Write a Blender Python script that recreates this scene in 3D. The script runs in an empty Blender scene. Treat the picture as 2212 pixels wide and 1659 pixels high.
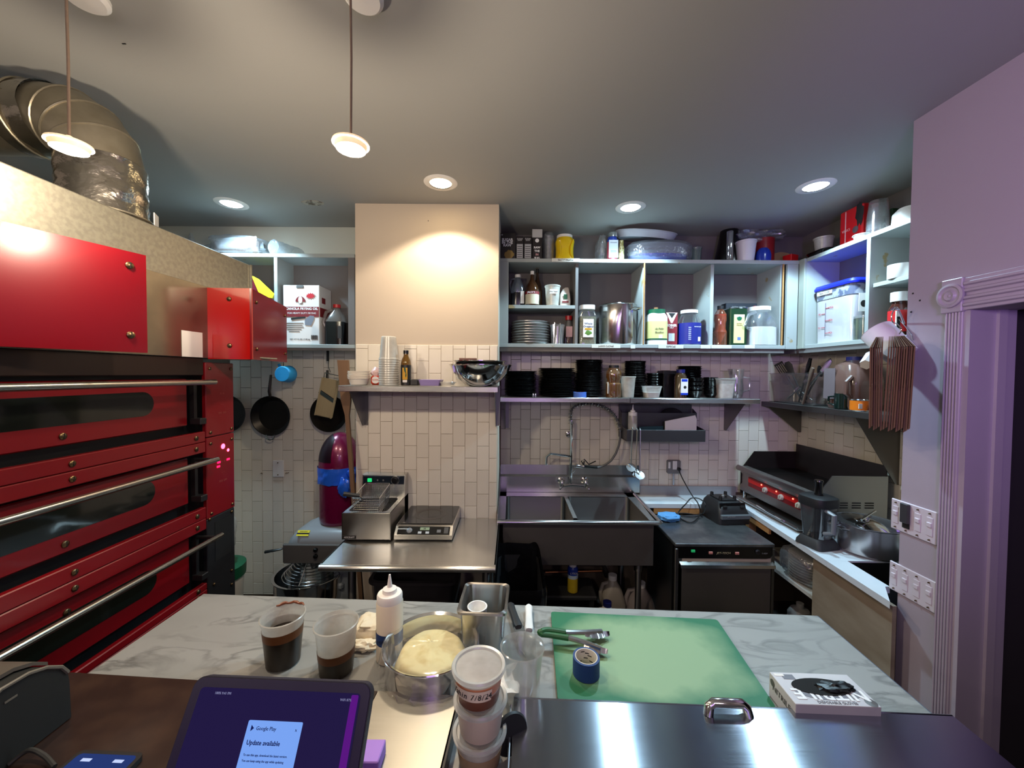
import bpy, bmesh, math, random
from mathutils import Vector, Matrix, noise
R = math.radians
rnd = random.Random(7)
scene = bpy.context.scene
COL = scene.collection
# ---------------------------------------------------------------- camera
CZ = 1.78
F = 831.0
cam_d = bpy.data.cameras.new('camera'); cam = bpy.data.objects.new('camera', cam_d); COL.objects.link(cam)
RC = (Matrix.Rotation(R(90 - 1.5), 3, 'X') @ Matrix.Rotation(R(0.42), 3, 'Z'))
cam.matrix_world = Matrix.Translation((0, 0, CZ)) @ RC.to_4x4()
cam_d.sensor_fit = 'HORIZONTAL'; cam_d.sensor_width = 36.0
cam_d.lens = 36.0 * F / 2212.0
cam_d.clip_start = 0.02; cam_d.clip_end = 60
scene.camera = cam
vs = scene.view_settings
scene.display_settings.display_device = 'sRGB'
vs.view_transform = 'Standard'; vs.look = 'None'; vs.exposure = 0.3; vs.gamma = 1.0; vs.use_curve_mapping = False
scene.cycles.max_bounces = 9; scene.cycles.transparent_max_bounces = 24; scene.cycles.transmission_bounces = 8
scene.cycles.sample_clamp_indirect = 4.0; scene.cycles.caustics_reflective = False; scene.cycles.caustics_refractive = False
# ---------------------------------------------------------------- world and lights
wd = bpy.data.worlds.new('world'); scene.world = wd; wd.use_nodes = True
wd.node_tree.nodes['Background'].inputs[0].default_value = (0.6, 0.6, 0.7, 1)
wd.node_tree.nodes['Background'].inputs[1].default_value = 0.035
WARM = (1.0, 0.83, 0.63); COOL = (0.55, 0.83, 1.0); PURPLE = (0.55, 0.30, 1.0)
CEIL = 2.85
def lamp(kind, name, loc, power, col, rot=None, **kw):
    d = bpy.data.lights.new(name, kind); d.energy = power; d.color = col
    for k, v in kw.items(): setattr(d, k, v)
    o = bpy.data.objects.new(name, d); COL.objects.link(o); o.location = loc
    if rot is not None: o.rotation_euler = rot
    return o
# purple sign glow, a purple fill and warm dining pendants, all behind the camera
lamp('SPOT', 'purple_sign_light', (0.55, -0.15, 2.05), 44, PURPLE, (R(94), 0, R(-38)), spot_size=R(86), spot_blend=1.0, shadow_soft_size=.12)
lamp('AREA', 'purple_fill_light', (0.3, -1.0, 1.9), 4.5, PURPLE, (R(90), 0, R(-8)), size=.9)  # added unseen fill, gives the shadows on the back walls a lavender tint
for i, (x, y) in enumerate([(-1.55, -0.55), (-0.45, -0.7), (0.7, -1.0)]):
    lamp('POINT', 'dining_pendant_light', (x, y, 2.15), 11, (1.0, .88, .78), shadow_soft_size=0.05)
DOWNLIGHTS = [(500, 440, COOL, 36), (952, 395, WARM, 15), (1362, 448, COOL, 34), (1762, 402, COOL, 40)]
PENDANTS = [(150, 322), (758, 322)]
# ---------------------------------------------------------------- pixel -> place on a real plane (2212 x 1659)
CO = Vector((0, 0, CZ))
def ray(px, py): return RC @ Vector(((px - 1106.0) / F, -(py - 829.5) / F, -1.0))
def onZ(px, py, z): d = ray(px, py); return CO + d * ((z - CZ) / d.z)
def onY(px, py, y): d = ray(px, py); return CO + d * (y / d.y)
def onX(px, py, x): d = ray(px, py); return CO + d * (x / d.x)
def fit(x0, x1, ytop, Y, zb):
    a = onY(x0, ytop, Y); b = onY(x1, ytop, Y)
    return (a.x + b.x) / 2, b.x - a.x, (a.z + b.z) / 2 - zb
# ---------------------------------------------------------------- materials
def lin(c):
    def f(u): u /= 255.0; return u / 12.92 if u <= 0.04045 else ((u + 0.055) / 1.055) ** 2.4
    return (f(c[0]), f(c[1]), f(c[2]), 1.0)
MATS = {}
def newmat(name):
    m = bpy.data.materials.new(name); m.use_nodes = True
    nt = m.node_tree; nt.nodes.clear(); out = nt.nodes.new('ShaderNodeOutputMaterial')
    return m, nt, out
def pm(name, col, rough=0.5, metal=0.0, var=0.12, vs=6.0, bump=0.0, bs=40.0, spec=0.5, emit=None, stretch=None, coat=0.0, objvar=0.0, trans=0.0):
    if name in MATS: return MATS[name]
    m, nt, out = newmat(name); N = nt.nodes; L = nt.links
    b = N.new('ShaderNodeBsdfPrincipled'); L.new(b.outputs[0], out.inputs[0])
    tc = N.new('ShaderNodeTexCoord'); mp = N.new('ShaderNodeMapping'); L.new(tc.outputs['Object'], mp.inputs[0])
    if stretch: mp.inputs['Scale'].default_value = stretch
    nz = N.new('ShaderNodeTexNoise'); nz.inputs['Scale'].default_value = vs; nz.inputs['Detail'].default_value = 4; L.new(mp.outputs[0], nz.inputs[0])
    c = lin(col)
    mx = N.new('ShaderNodeMix'); mx.data_type = 'RGBA'
    mx.inputs[6].default_value = tuple(max(0, u * (1 - var)) for u in c[:3]) + (1,)
    mx.inputs[7].default_value = tuple(min(1, u * (1 + var)) for u in c[:3]) + (1,)
    L.new(nz.outputs['Fac'], mx.inputs[0])
    src = mx.outputs[2]
    if objvar:
        oi = N.new('ShaderNodeObjectInfo'); hs = N.new('ShaderNodeHueSaturation'); mr = N.new('ShaderNodeMapRange')
        mr.inputs[3].default_value = 1 - objvar; mr.inputs[4].default_value = 1 + objvar
        L.new(oi.outputs['Random'], mr.inputs[0]); L.new(mr.outputs[0], hs.inputs['Value']); L.new(src, hs.inputs['Color']); src = hs.outputs[0]
    L.new(src, b.inputs['Base Color'])
    mr2 = N.new('ShaderNodeMapRange'); mr2.inputs[3].default_value = max(0.02, rough * .82); mr2.inputs[4].default_value = min(1, rough * 1.18)
    L.new(nz.outputs['Fac'], mr2.inputs[0]); L.new(mr2.outputs[0], b.inputs['Roughness'])
    b.inputs['Metallic'].default_value = metal; b.inputs['Specular IOR Level'].default_value = spec
    b.inputs['Coat Weight'].default_value = coat; b.inputs['Coat Roughness'].default_value = 0.08
    if trans: b.inputs['Transmission Weight'].default_value = trans
    if emit: b.inputs['Emission Color'].default_value = lin(emit[0]); b.inputs['Emission Strength'].default_value = emit[1]
    if bump:
        n2 = N.new('ShaderNodeTexNoise'); n2.inputs['Scale'].default_value = bs; n2.inputs['Detail'].default_value = 3; L.new(mp.outputs[0], n2.inputs[0])
        bp = N.new('ShaderNodeBump'); bp.inputs['Strength'].default_value = bump; bp.inputs['Distance'].default_value = 0.004
        L.new(n2.outputs['Fac'], bp.inputs['Height']); L.new(bp.outputs[0], b.inputs['Normal'])
    MATS[name] = m; return m
def clearmat(name, col=(235, 240, 245), haze=0.10, gloss=0.16, rough=0.08, tint=(1, 1, 1), bump=0.0, bs=30.0, transl=0.5):
    """thin clear or milky plastic / glass sheet: see-through + haze + reflection"""
    if name in MATS: return MATS[name]
    m, nt, out = newmat(name); N = nt.nodes; L = nt.links
    tr = N.new('ShaderNodeBsdfTransparent'); tr.inputs[0].default_value = (*tint, 1)
    df = N.new('ShaderNodeBsdfDiffuse'); df.inputs[0].default_value = lin(col)
    tl = N.new('ShaderNodeBsdfTranslucent'); tl.inputs[0].default_value = lin(col)
    gl = N.new('ShaderNodeBsdfGlossy'); gl.inputs['Roughness'].default_value = rough; gl.inputs[0].default_value = (0.9, 0.9, 0.9, 1)
    dm = N.new('ShaderNodeMixShader'); dm.inputs[0].default_value = transl; L.new(df.outputs[0], dm.inputs[1]); L.new(tl.outputs[0], dm.inputs[2])
    m1 = N.new('ShaderNodeMixShader'); L.new(tr.outputs[0], m1.inputs[1]); L.new(dm.outputs[0], m1.inputs[2])
    tc = N.new('ShaderNodeTexCoord'); nz = N.new('ShaderNodeTexNoise'); nz.inputs['Scale'].default_value = bs; L.new(tc.outputs['Object'], nz.inputs[0])
    mr = N.new('ShaderNodeMapRange'); mr.inputs[3].default_value = haze * 0.7; mr.inputs[4].default_value = min(1, haze * 1.3); L.new(nz.outputs['Fac'], mr.inputs[0])
    L.new(mr.outputs[0], m1.inputs[0])
    lw = N.new('ShaderNodeLayerWeight'); lw.inputs[0].default_value = 0.3
    mg = N.new('ShaderNodeMath'); mg.operation = 'MULTIPLY_ADD'; mg.inputs[1].default_value = 0.30; mg.inputs[2].default_value = gloss * 0.4; L.new(lw.outputs['Fresnel'], mg.inputs[0])
    m2 = N.new('ShaderNodeMixShader'); L.new(mg.outputs[0], m2.inputs[0]); L.new(m1.outputs[0], m2.inputs[1]); L.new(gl.outputs[0], m2.inputs[2])
    if bump:
        bp = N.new('ShaderNodeBump'); bp.inputs['Strength'].default_value = bump; bp.inputs['Distance'].default_value = 0.01
        L.new(nz.outputs['Fac'], bp.inputs['Height']); L.new(bp.outputs[0], gl.inputs['Normal']); L.new(bp.outputs[0], lw.inputs['Normal'])
    L.new(m2.outputs[0], out.inputs[0]); MATS[name] = m; return m
def emat(name, col, strength):
    if name in MATS: return MATS[name]
    m, nt, out = newmat(name); e = nt.nodes.new('ShaderNodeEmission'); e.inputs[0].default_value = lin(col); e.inputs[1].default_value = strength
    nt.links.new(e.outputs[0], out.inputs[0]); MATS[name] = m; return m
def steel(name, col=(200, 198, 194), rough=0.25, stretch=(1, 60, 60), bump=0.004, var=0.05, tang=(0, 1, 0), aniso=.85):
    m = pm(name, col, rough, 1.0, var, 5.0, bump, 10.0, stretch=stretch); nt = m.node_tree
    b = [n for n in nt.nodes if n.type == 'BSDF_PRINCIPLED'][0]; c = nt.nodes.new('ShaderNodeCombineXYZ')
    for i in range(3): c.inputs[i].default_value = tang[i]
    b.inputs['Anisotropic'].default_value = aniso; nt.links.new(c.outputs[0], b.inputs['Tangent']); return m
def marble():
    m, nt, out = newmat('white_marble'); N = nt.nodes; L = nt.links
    b = N.new('ShaderNodeBsdfPrincipled'); L.new(b.outputs[0], out.inputs[0])
    tc = N.new('ShaderNodeTexCoord'); mp = N.new('ShaderNodeMapping'); mp.inputs['Rotation'].default_value = (0, 0, R(35)); mp.inputs['Scale'].default_value = (1.2, 3.2, 1)
    L.new(tc.outputs['Object'], mp.inputs[0])
    n1 = N.new('ShaderNodeTexNoise'); n1.inputs['Scale'].default_value = 2.8; n1.inputs['Detail'].default_value = 8; n1.inputs['Distortion'].default_value = 1.1; L.new(mp.outputs[0], n1.inputs[0])
    n2 = N.new('ShaderNodeTexNoise'); n2.inputs['Scale'].default_value = 2.2; n2.inputs['Detail'].default_value = 5; L.new(mp.outputs[0], n2.inputs[0])
    r = N.new('ShaderNodeValToRGB'); e = r.color_ramp.elements
    e[0].position = 0.44; e[0].color = (1, 1, 1, 1); e[1].position = 0.55; e[1].color = (1, 1, 1, 1)
    q = r.color_ramp.elements.new(0.495); q.color = (0.26, 0.27, 0.27, 1); L.new(n1.outputs['Fac'], r.inputs[0])
    mx = N.new('ShaderNodeMix'); mx.data_type = 'RGBA'; mx.inputs[6].default_value = lin((140, 140, 137)); mx.inputs[7].default_value = lin((160, 160, 156)); L.new(n2.outputs['Fac'], mx.inputs[0])
    mu = N.new('ShaderNodeMix'); mu.data_type = 'RGBA'; mu.blend_type = 'MULTIPLY'
    fr = N.new('ShaderNodeMapRange'); fr.inputs[1].default_value = 0.35; fr.inputs[2].default_value = 0.7; fr.inputs[4].default_value = 0.9; L.new(n2.outputs['Fac'], fr.inputs[0]); L.new(fr.outputs[0], mu.inputs[0])
    L.new(mx.outputs[2], mu.inputs[6]); L.new(r.outputs[0], mu.inputs[7]); L.new(mu.outputs[2], b.inputs['Base Color']); b.inputs['Roughness'].default_value = 0.35
    MATS['white_marble'] = m; return m
def two_tone(name, c1, c2, scale, lo, hi, rough=0.6, stretch=(1, 1, 1), bump=0.1, metal=0.0, detail=6):
    """patches of c2 in c1 (worn paint, scratches, stains)"""
    if name in MATS: return MATS[name]
    m, nt, out = newmat(name); N = nt.nodes; L = nt.links
    b = N.new('ShaderNodeBsdfPrincipled'); L.new(b.outputs[0], out.inputs[0])
    tc = N.new('ShaderNodeTexCoord'); mp = N.new('ShaderNodeMapping'); mp.inputs['Scale'].default_value = stretch; L.new(tc.outputs['Object'], mp.inputs[0])
    n1 = N.new('ShaderNodeTexNoise'); n1.inputs['Scale'].default_value = scale; n1.inputs['Detail'].default_value = detail; L.new(mp.outputs[0], n1.inputs[0])
    r = N.new('ShaderNodeValToRGB'); e = r.color_ramp.elements
    e[0].position = lo; e[0].color = lin(c1); e[1].position = hi; e[1].color = lin(c2); L.new(n1.outputs['Fac'], r.inputs[0])
    L.new(r.outputs[0], b.inputs['Base Color']); b.inputs['Roughness'].default_value = rough; b.inputs['Metallic'].default_value = metal
    bp = N.new('ShaderNodeBump'); bp.inputs['Strength'].default_value = bump; bp.inputs['Distance'].default_value = 0.003; L.new(n1.outputs['Fac'], bp.inputs['Height']); L.new(bp.outputs[0], b.inputs['Normal'])
    MATS[name] = m; return m
# ---------------------------------------------------------------- mesh builder
def circ(r, z, n=24, cx=0, cy=0): return [(cx + r * math.cos(2 * math.pi * i / n), cy + r * math.sin(2 * math.pi * i / n), z) for i in range(n)]
def rrect(w, d, rad, z, k=4, cx=0, cy=0):
    rad = min(rad, w / 2 - 1e-5, d / 2 - 1e-5); pts = []
    for sx, sy, a0 in ((1, 1, 0), (-1, 1, 90), (-1, -1, 180), (1, -1, 270)):
        for i in range(k + 1):
            a = R(a0 + 90 * i / k); pts.append((cx + sx * (w / 2 - rad) + rad * math.cos(a), cy + sy * (d / 2 - rad) + rad * math.sin(a), z))
    return pts
class MB:
    def __init__(s): s.v = []; s.f = []; s.m = []
    def add(s, vs, fs, mi=0, M=None):
        o = len(s.v)
        s.v += [tuple(M @ Vector(p)) if M is not None else tuple(p) for p in vs]
        s.f += [tuple(i + o for i in f) for f in fs]; s.m += [mi] * len(fs); return s
    def box(s, c, d, b=0.0, mi=0, M=None):
        x, y, z = d[0] / 2, d[1] / 2, d[2] / 2
        if b <= 0:
            vs = [(c[0] + i * x, c[1] + j * y, c[2] + k * z) for i in (-1, 1) for j in (-1, 1) for k in (-1, 1)]
            return s.add(vs, [(0, 1, 3, 2), (4, 6, 7, 5), (0, 4, 5, 1), (2, 3, 7, 6), (0, 2, 6, 4), (1, 5, 7, 3)], mi, M)
        b = min(b, x * .98, y * .98, z * .98); vs = []; idx = {}
        for i in (-1, 1):
            for j in (-1, 1):
                for k in (-1, 1):
                    for ax in range(3):
                        p = [i * (x - (0 if ax == 0 else b)), j * (y - (0 if ax == 1 else b)), k * (z - (0 if ax == 2 else b))]
                        idx[(i, j, k, ax)] = len(vs); vs.append((c[0] + p[0], c[1] + p[1], c[2] + p[2]))
        fs = []; sg = (-1, 1)
        for i in sg:
            fs.append([idx[(i, a, q, 0)] for a, q in ((-1, -1), (1, -1), (1, 1), (-1, 1))])
            fs.append([idx[(a, i, q, 1)] for a, q in ((-1, -1), (1, -1), (1, 1), (-1, 1))])
            fs.append([idx[(a, q, i, 2)] for a, q in ((-1, -1), (1, -1), (1, 1), (-1, 1))])
        for i in sg:
            for j in sg:
                fs.append([idx[(i, j, -1, 0)], idx[(i, j, 1, 0)], idx[(i, j, 1, 1)], idx[(i, j, -1, 1)]])
                fs.append([idx[(i, -1, j, 0)], idx[(i, 1, j, 0)], idx[(i, 1, j, 2)], idx[(i, -1, j, 2)]])
                fs.append([idx[(-1, i, j, 1)], idx[(1, i, j, 1)], idx[(1, i, j, 2)], idx[(-1, i, j, 2)]])
                for k in sg: fs.append([idx[(i, j, k, 0)], idx[(i, j, k, 1)], idx[(i, j, k, 2)]])
        return s.add(vs, fs, mi, M)
    def loft(s, rings, cap0=True, cap1=True, mi=0, M=None, closed=True):
        n = len(rings[0]); vs = [p for r in rings for p in r]; fs = []
        for a in range(len(rings) - 1):
            for i in range(n if closed else n - 1):
                j = (i + 1) % n; fs.append((a * n + i, a * n + j, (a + 1) * n + j, (a + 1) * n + i))
        if cap0: fs.append(tuple(reversed(range(n))))
        if cap1: fs.append(tuple((len(rings) - 1) * n + i for i in range(n)))
        return s.add(vs, fs, mi, M)
    def lathe(s, prof, n=24, mi=0, M=None, cx=0, cy=0, cap0=None, cap1=None):
        c0 = prof[0][0] > 1e-4 if cap0 is None else cap0; c1 = prof[-1][0] > 1e-4 if cap1 is None else cap1
        return s.loft([circ(max(r, 1e-5), z, n, cx, cy) for r, z in prof], c0, c1, mi, M)
    def tube(s, pts, r, n=8, mi=0, M=None, cap=True):
        pts = [Vector(p) for p in pts]; rings = []; up = None
        for i, p in enumerate(pts):
            t = (pts[min(i + 1, len(pts) - 1)] - pts[max(i - 1, 0)]).normalized()
            if up is None: up = Vector((0, 0, 1)) if abs(t.z) < .9 else Vector((1, 0, 0))
            u = (up - t * up.dot(t))
            if u.length < 1e-6: u = t.orthogonal()
            u.normalize(); up = u; w = t.cross(u); rr = r[i] if isinstance(r, (list, tuple)) else r
            rings.append([tuple(p + (u * math.cos(2 * math.pi * k / n) + w * math.sin(2 * math.pi * k / n)) * rr) for k in range(n)])
        return s.loft(rings, cap, cap, mi, M)
    def prism(s, poly, z0, z1, mi=0, M=None):
        return s.loft([[(p[0], p[1], z0) for p in poly], [(p[0], p[1], z1) for p in poly]], True, True, mi, M)
    def grid(s, nx, ny, fn, mi=0, M=None, wrap=False):
        vs = [fn(i / (nx if wrap else nx - 1), j / (ny - 1)) for j in range(ny) for i in range(nx)]; fs = []
        for j in range(ny - 1):
            for i in range(nx if wrap else nx - 1):
                k = (i + 1) % nx; fs.append((j * nx + i, j * nx + k, (j + 1) * nx + k, (j + 1) * nx + i))
        return s.add(vs, fs, mi, M)
    def blob(s, c, d, amp=0.15, fr=8.0, nu=28, nv=16, mi=0, sq=1.0, flat=True, seed=0, M=None):
        """crumpled closed lump (bag, cloth, paper)"""
        def fn(u, v):
            a = 2 * math.pi * u; b = math.pi * (v - .5)
            pw = lambda t: math.copysign(abs(t) ** sq, t)
            p = Vector((pw(math.cos(b)) * pw(math.cos(a)), pw(math.cos(b)) * pw(math.sin(a)), pw(math.sin(b))))
            k = 1 + amp * noise.noise(p * fr * .35 + Vector((seed, seed * 2.3, 0))) + amp * .6 * noise.noise(p * fr + Vector((seed, 0, seed)))
            q = Vector((p.x * d[0] / 2, p.y * d[1] / 2, p.z * d[2] / 2)) * k
            if flat and q.z < -d[2] / 2 * .98: q.z = -d[2] / 2
            if flat: q.z = max(q.z, -d[2] / 2)
            return (c[0] + q.x, c[1] + q.y, c[2] + q.z)
        return s.grid(nu, nv, fn, mi, M, wrap=True)
    def mesh(s, name, mats, smooth=35):
        me = bpy.data.meshes.new(name); me.from_pydata(s.v, [], s.f)
        for m in (mats if isinstance(mats, (list, tuple)) else [mats]): me.materials.append(m)
        if any(s.m): me.polygons.foreach_set('material_index', s.m)
        bm = bmesh.new(); bm.from_mesh(me); bmesh.ops.remove_doubles(bm, verts=bm.verts, dist=1e-6)
        bmesh.ops.recalc_face_normals(bm, faces=bm.faces); bm.to_mesh(me); bm.free()
        if smooth: me.shade_smooth(); me.set_sharp_from_angle(angle=R(smooth))
        return me
def tag(o, label=None, cat=None, group=None, kind=None):
    if label: o['label'] = label
    if cat: o['category'] = cat
    if group: o['group'] = group
    if kind: o['kind'] = kind
    return o
def ob(name, mesh, parent=None, loc=None, rot=None):
    o = bpy.data.objects.new(name, mesh); COL.objects.link(o)
    if parent is not None: o.parent = parent
    if loc is not None: o.location = loc
    if rot is not None: o.rotation_euler = rot
    return o
def part(parent, name, mb, mats, label=None, loc=None, rot=None, smooth=35, kind=None):
    return tag(ob(name, mb.mesh(name, mats, smooth), parent, loc, rot), label, kind=kind)
def thing(name, label, cat, loc=(0, 0, 0), rz=0.0, group=None):
    o = bpy.data.objects.new(name, None); COL.objects.link(o); o.empty_display_size = .05
    o.location = loc; o.rotation_euler = (0, 0, rz); return tag(o, label, cat, group)
def solo(name, label, cat, mb, mats, loc=(0, 0, 0), rz=0.0, group=None, smooth=35, rot=None):
    return tag(ob(name, mb.mesh(name, mats, smooth), None, loc, rot or (0, 0, rz)), label, cat, group)
def struct(name, mb, mats, smooth=35, loc=None, parent=None):
    return tag(ob(name, mb.mesh(name, mats, smooth), parent, loc), kind=None if parent else 'structure')
def dup(root, loc, rz=None, label=None, group=None):
    r = root.copy(); COL.objects.link(r); r.location = loc
    if rz is not None: r.rotation_euler = (0, 0, rz)
    if label: r['label'] = label
    if group: r['group'] = group
    for ch in list(root.children):
        c = ch.copy(); COL.objects.link(c); c.parent = r
        for g in ch.children:
            d = g.copy(); COL.objects.link(d); d.parent = c
    return r
FRONT = (R(90), 0, 0); FACE_R = (R(90), 0, R(90)); FACE_L = (R(90), 0, R(-90)); FLAT = (0, 0, 0)
def text(parent, s, size, loc, rot, mat, name='lettering', sx=1.0, align='CENTER', spacing=1.0, label=None, shear=0.0, bold=0.0):
    cu = bpy.data.curves.new(name, 'FONT'); cu.body = s; cu.size = size; cu.align_x = align; cu.align_y = 'CENTER'
    cu.extrude = 0.0003; cu.resolution_u = 2; cu.space_line = spacing; cu.shear = shear; cu.offset = bold
    t = bpy.data.objects.new(name, cu); COL.objects.link(t)
    me = bpy.data.meshes.new_from_object(t.evaluated_get(bpy.context.evaluated_depsgraph_get()))
    bpy.data.objects.remove(t); bpy.data.curves.remove(cu)
    me.name = name; me.materials.clear(); me.materials.append(mat)
    o = ob(name, me, parent, loc, rot); o.scale = (sx, 1, 1); return tag(o, label)
def screw(parent, loc, rot, r=0.012, name='screw'):
    key = ('screw', round(r, 4))
    if key not in MATS:
        mb = MB(); mb.lathe([(0, -.002), (r, -.002), (r, .003), (r * .7, .0055), (0, .0065)], 14); mb.box((0, 0, .0062), (r * 1.7, r * .22, .0012), mi=1)
        MATS[key] = mb.mesh('screw', [pm('brass_screw', (120, 100, 72), .35, 1.0), pm('screw_slot', (15, 12, 10), .8)])
    return ob(name, MATS[key], parent, loc, rot)
# ---------------------------------------------------------------- shared materials
M_ceil = pm('ceiling_paint', (156, 156, 152), .85, var=.03, vs=1.5, bump=.08, bs=60)
M_plaster = pm('beige_plaster', (200, 186, 168), .8, var=.03, vs=2, bump=.06, bs=50)
M_wallw = pm('white_wall_paint', (166, 156, 166), .7, var=.04, vs=2, bump=.1, bs=45)
M_tile = pm('cream_glazed_tile', (230, 222, 206), .22, var=.04, vs=5, objvar=.05, bump=.03, bs=12)
M_grout = pm('dirty_grout', (112, 98, 84), .9, var=.3, vs=14, bump=.2)
M_steel = steel('brushed_steel')
M_steelv = steel('brushed_steel_upright', stretch=(1, 1, 60), tang=(0, 0, 1))
M_steely = steel('brushed_steel_lid', (168, 174, 184), .2, stretch=(1, 60, 60), bump=.0008, var=.03, aniso=.97)
M_dsteel = steel('dull_grey_steel', (128, 126, 124), .42, tang=(0, 0, 1))
M_alu = pm('brushed_aluminium', (205, 203, 200), .34, .85, var=.06)
M_chrome = pm('chrome', (215, 215, 215), .1, 1.0, var=.03)
M_galv = two_tone('galvanized_sheet', (158, 154, 140), (172, 168, 152), 60, .4, .6, .45, bump=.03, metal=.8)
M_red = pm('red_gloss_acrylic', (112, 7, 18), .2, var=.05, vs=2, coat=.1)
M_ored = pm('red_oven_enamel', (120, 8, 18), .34, var=.15, vs=3, coat=.15)
M_black = pm('black_metal', (22, 21, 22), .45, var=.3)
M_blackg = pm('gloss_black_plastic', (13, 13, 14), .2, var=.2)
M_bplast = pm('matt_black_plastic', (24, 24, 26), .5, var=.2, bump=.05, bs=120)
M_white = pm('white_plastic', (232, 230, 226), .4, var=.04)
M_cabw = two_tone('worn_white_cabinet_paint', (158, 164, 162), (150, 132, 94), 9, .66, .70, .55, bump=.05)
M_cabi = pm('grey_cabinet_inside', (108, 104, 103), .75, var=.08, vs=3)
M_deli = clearmat('milky_deli_plastic', (240, 238, 232), haze=.6, gloss=.15, rough=.25)
M_clear = clearmat('clear_plastic', haze=.1, gloss=.3, rough=.1)
M_glass = clearmat('clear_glass', haze=.05, gloss=.45, rough=.03)
M_bag = clearmat('crinkled_clear_bag', (215, 225, 235), haze=.26, gloss=.35, rough=.14, bump=.8, bs=45)
M_wrap = clearmat('cling_film', (245, 245, 240), haze=.10, gloss=.16, rough=.14, bump=.35, bs=16)
M_bplate = pm('black_melamine', (12, 12, 13), .28, var=.2)
M_wood = pm('raw_pine_edge', (176, 128, 76), .7, var=.25, vs=9, stretch=(1, 14, 14))
M_card = pm('brown_kraft_paper', (150, 104, 70), .85, var=.12, vs=12, bump=.1)
M_paper = pm('white_paper', (236, 232, 226), .8, var=.03)
M_ink = pm('black_ink', (20, 18, 18), .7, var=.05)
M_inkr = pm('maroon_ink', (120, 20, 28), .6, var=.05)
M_inkw = pm('white_ink', (240, 240, 240), .6, var=.02)
M_tape = pm('masking_tape_strip', (214, 214, 204), .7, var=.05)
M_blue = pm('blue_plastic', (20, 60, 190), .35, var=.08)
M_green = pm('green_plastic', (12, 92, 60), .45, var=.1)
M_redp = pm('red_plastic', (180, 20, 24), .35, var=.08)
# ================================================================ ROOM SHELL
YB, YL, YC, XW, XS = 3.0, 2.87, 2.46, 2.24, 1.675
XC0, XC1 = -1.0, -0.09
M_floor = pm('dark_floor', (52, 46, 42), .6, var=.3, vs=3)
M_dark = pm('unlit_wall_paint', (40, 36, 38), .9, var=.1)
M_dining = pm('dining_wall_paint', (186, 180, 178), .9, var=.05)
struct('floor', MB().box((0, 0, -.03), (8, 7.2, .06)), M_floor)
ceil = struct('ceiling', MB().box((0, 0, CEIL + .03), (8, 7.2, .06)), M_ceil)
M_lback = pm('pale_green_wall_paint', (196, 200, 190), .8, var=.04, vs=2, bump=.06)
wall_back = struct('wall_back', MB().box(((XC1 + XW + .1) / 2, YB + .05, CEIL / 2), (XW - XC1 + .3, .1, CEIL), mi=0), [M_grout])
part(wall_back, 'painted_strip', MB().box(((XC1 + XW) / 2, YB - .004, 2.42), (XW - XC1, .008, .86)), M_cabi)
wall_left_back = struct('wall_left_back', MB().box(((-2.7 + XC0) / 2, YL + .05, CEIL / 2), (1.7, .1, CEIL)), [M_grout])
part(wall_left_back, 'painted_strip', MB().box(((-2.7 + XC0) / 2, YL - .004, 2.42), (1.7, .008, .86)), M_lback)
chim = struct('wall_chimney', MB().box(((XC0 + XC1) / 2, (YC + YB) / 2, CEIL / 2), (XC1 - XC0, YB - YC, CEIL)), M_plaster)
wall_right = struct('wall_right', MB().box((XW + .05, 2.35, CEIL / 2), (.1, 1.5, CEIL)), M_grout)
part(wall_right, 'painted_strip', MB().box((XW - .004, 2.32, 2.42), (.008, 1.36, .86)), M_cabi)
struct('wall_left', MB().box((-2.68, 0, CEIL / 2), (.1, 7, CEIL)), M_dining)
struct('wall_dining', MB().box((0, -3.4, CEIL / 2), (8, .1, CEIL)), M_dining)
DY, DZ = 1.425, onX(2045, 677, XS).z
stub = MB(); stub.box((XS + .08, (DY + 1.64) / 2, CEIL / 2), (.16, 1.64 - DY, CEIL)); stub.box((XS + .08, (DY - .95) / 2, (DZ + CEIL) / 2), (.16, DY + .95, CEIL - DZ)); stub.box((XS + .08, -2.1, CEIL / 2), (.16, 2.6, CEIL))
wall_near = struct('wall_right_near', stub, M_wallw)
struct('wall_stub_end', MB().box((2.1, 1.57, CEIL / 2), (.6, .14, CEIL)), M_wallw)
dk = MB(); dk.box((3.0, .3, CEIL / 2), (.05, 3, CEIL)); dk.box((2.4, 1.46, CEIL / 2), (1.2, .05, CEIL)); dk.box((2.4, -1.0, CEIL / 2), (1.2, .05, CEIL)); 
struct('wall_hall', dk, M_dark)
# door casing
M_trim = pm('glossy_trim_paint', (172, 162, 174), .4, var=.03, bump=.04)
casing = struct('door_1', MB().box((XS + .075, DY - .01, DZ / 2), (.17, .02, DZ)), M_trim)
part(casing, 'jamb_stop', MB().box((XS + .10, DY - .024, DZ / 2), (.03, .012, DZ)), M_trim)
ya, yb = onX(2042, 900, XS).y, DY
cb = MB(); w = ya - yb
cb.box((XS - .008, (ya + yb) / 2, DZ / 2), (.016, w, DZ), .002)
for i in range(5): cb.tube([(XS - .018, yb + w * (.14 + .18 * i), .02), (XS - .018, yb + w * (.14 + .18 * i), DZ - .001)], w * .062, 6)
part(casing, 'fluted_casing', cb, M_trim)
th = .118
hd = MB(); hd.box((XS - .010, (yb - .9) / 2, DZ + th / 2), (.02, yb + .9, th), .002)
for i in range(4): hd.tube([(XS - .022, yb - .01, DZ + th * (.16 + .22 * i)), (XS - .022, -.85, DZ + th * (.16 + .22 * i))], .0075, 6)
part(casing, 'head_casing', hd, M_trim)
rb = MB(); rb.box((XS - .014, (ya + yb) / 2, DZ + th / 2), (.028, w + .012, th + .008), .003)
part(casing, 'corner_block', rb, M_trim)
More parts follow.
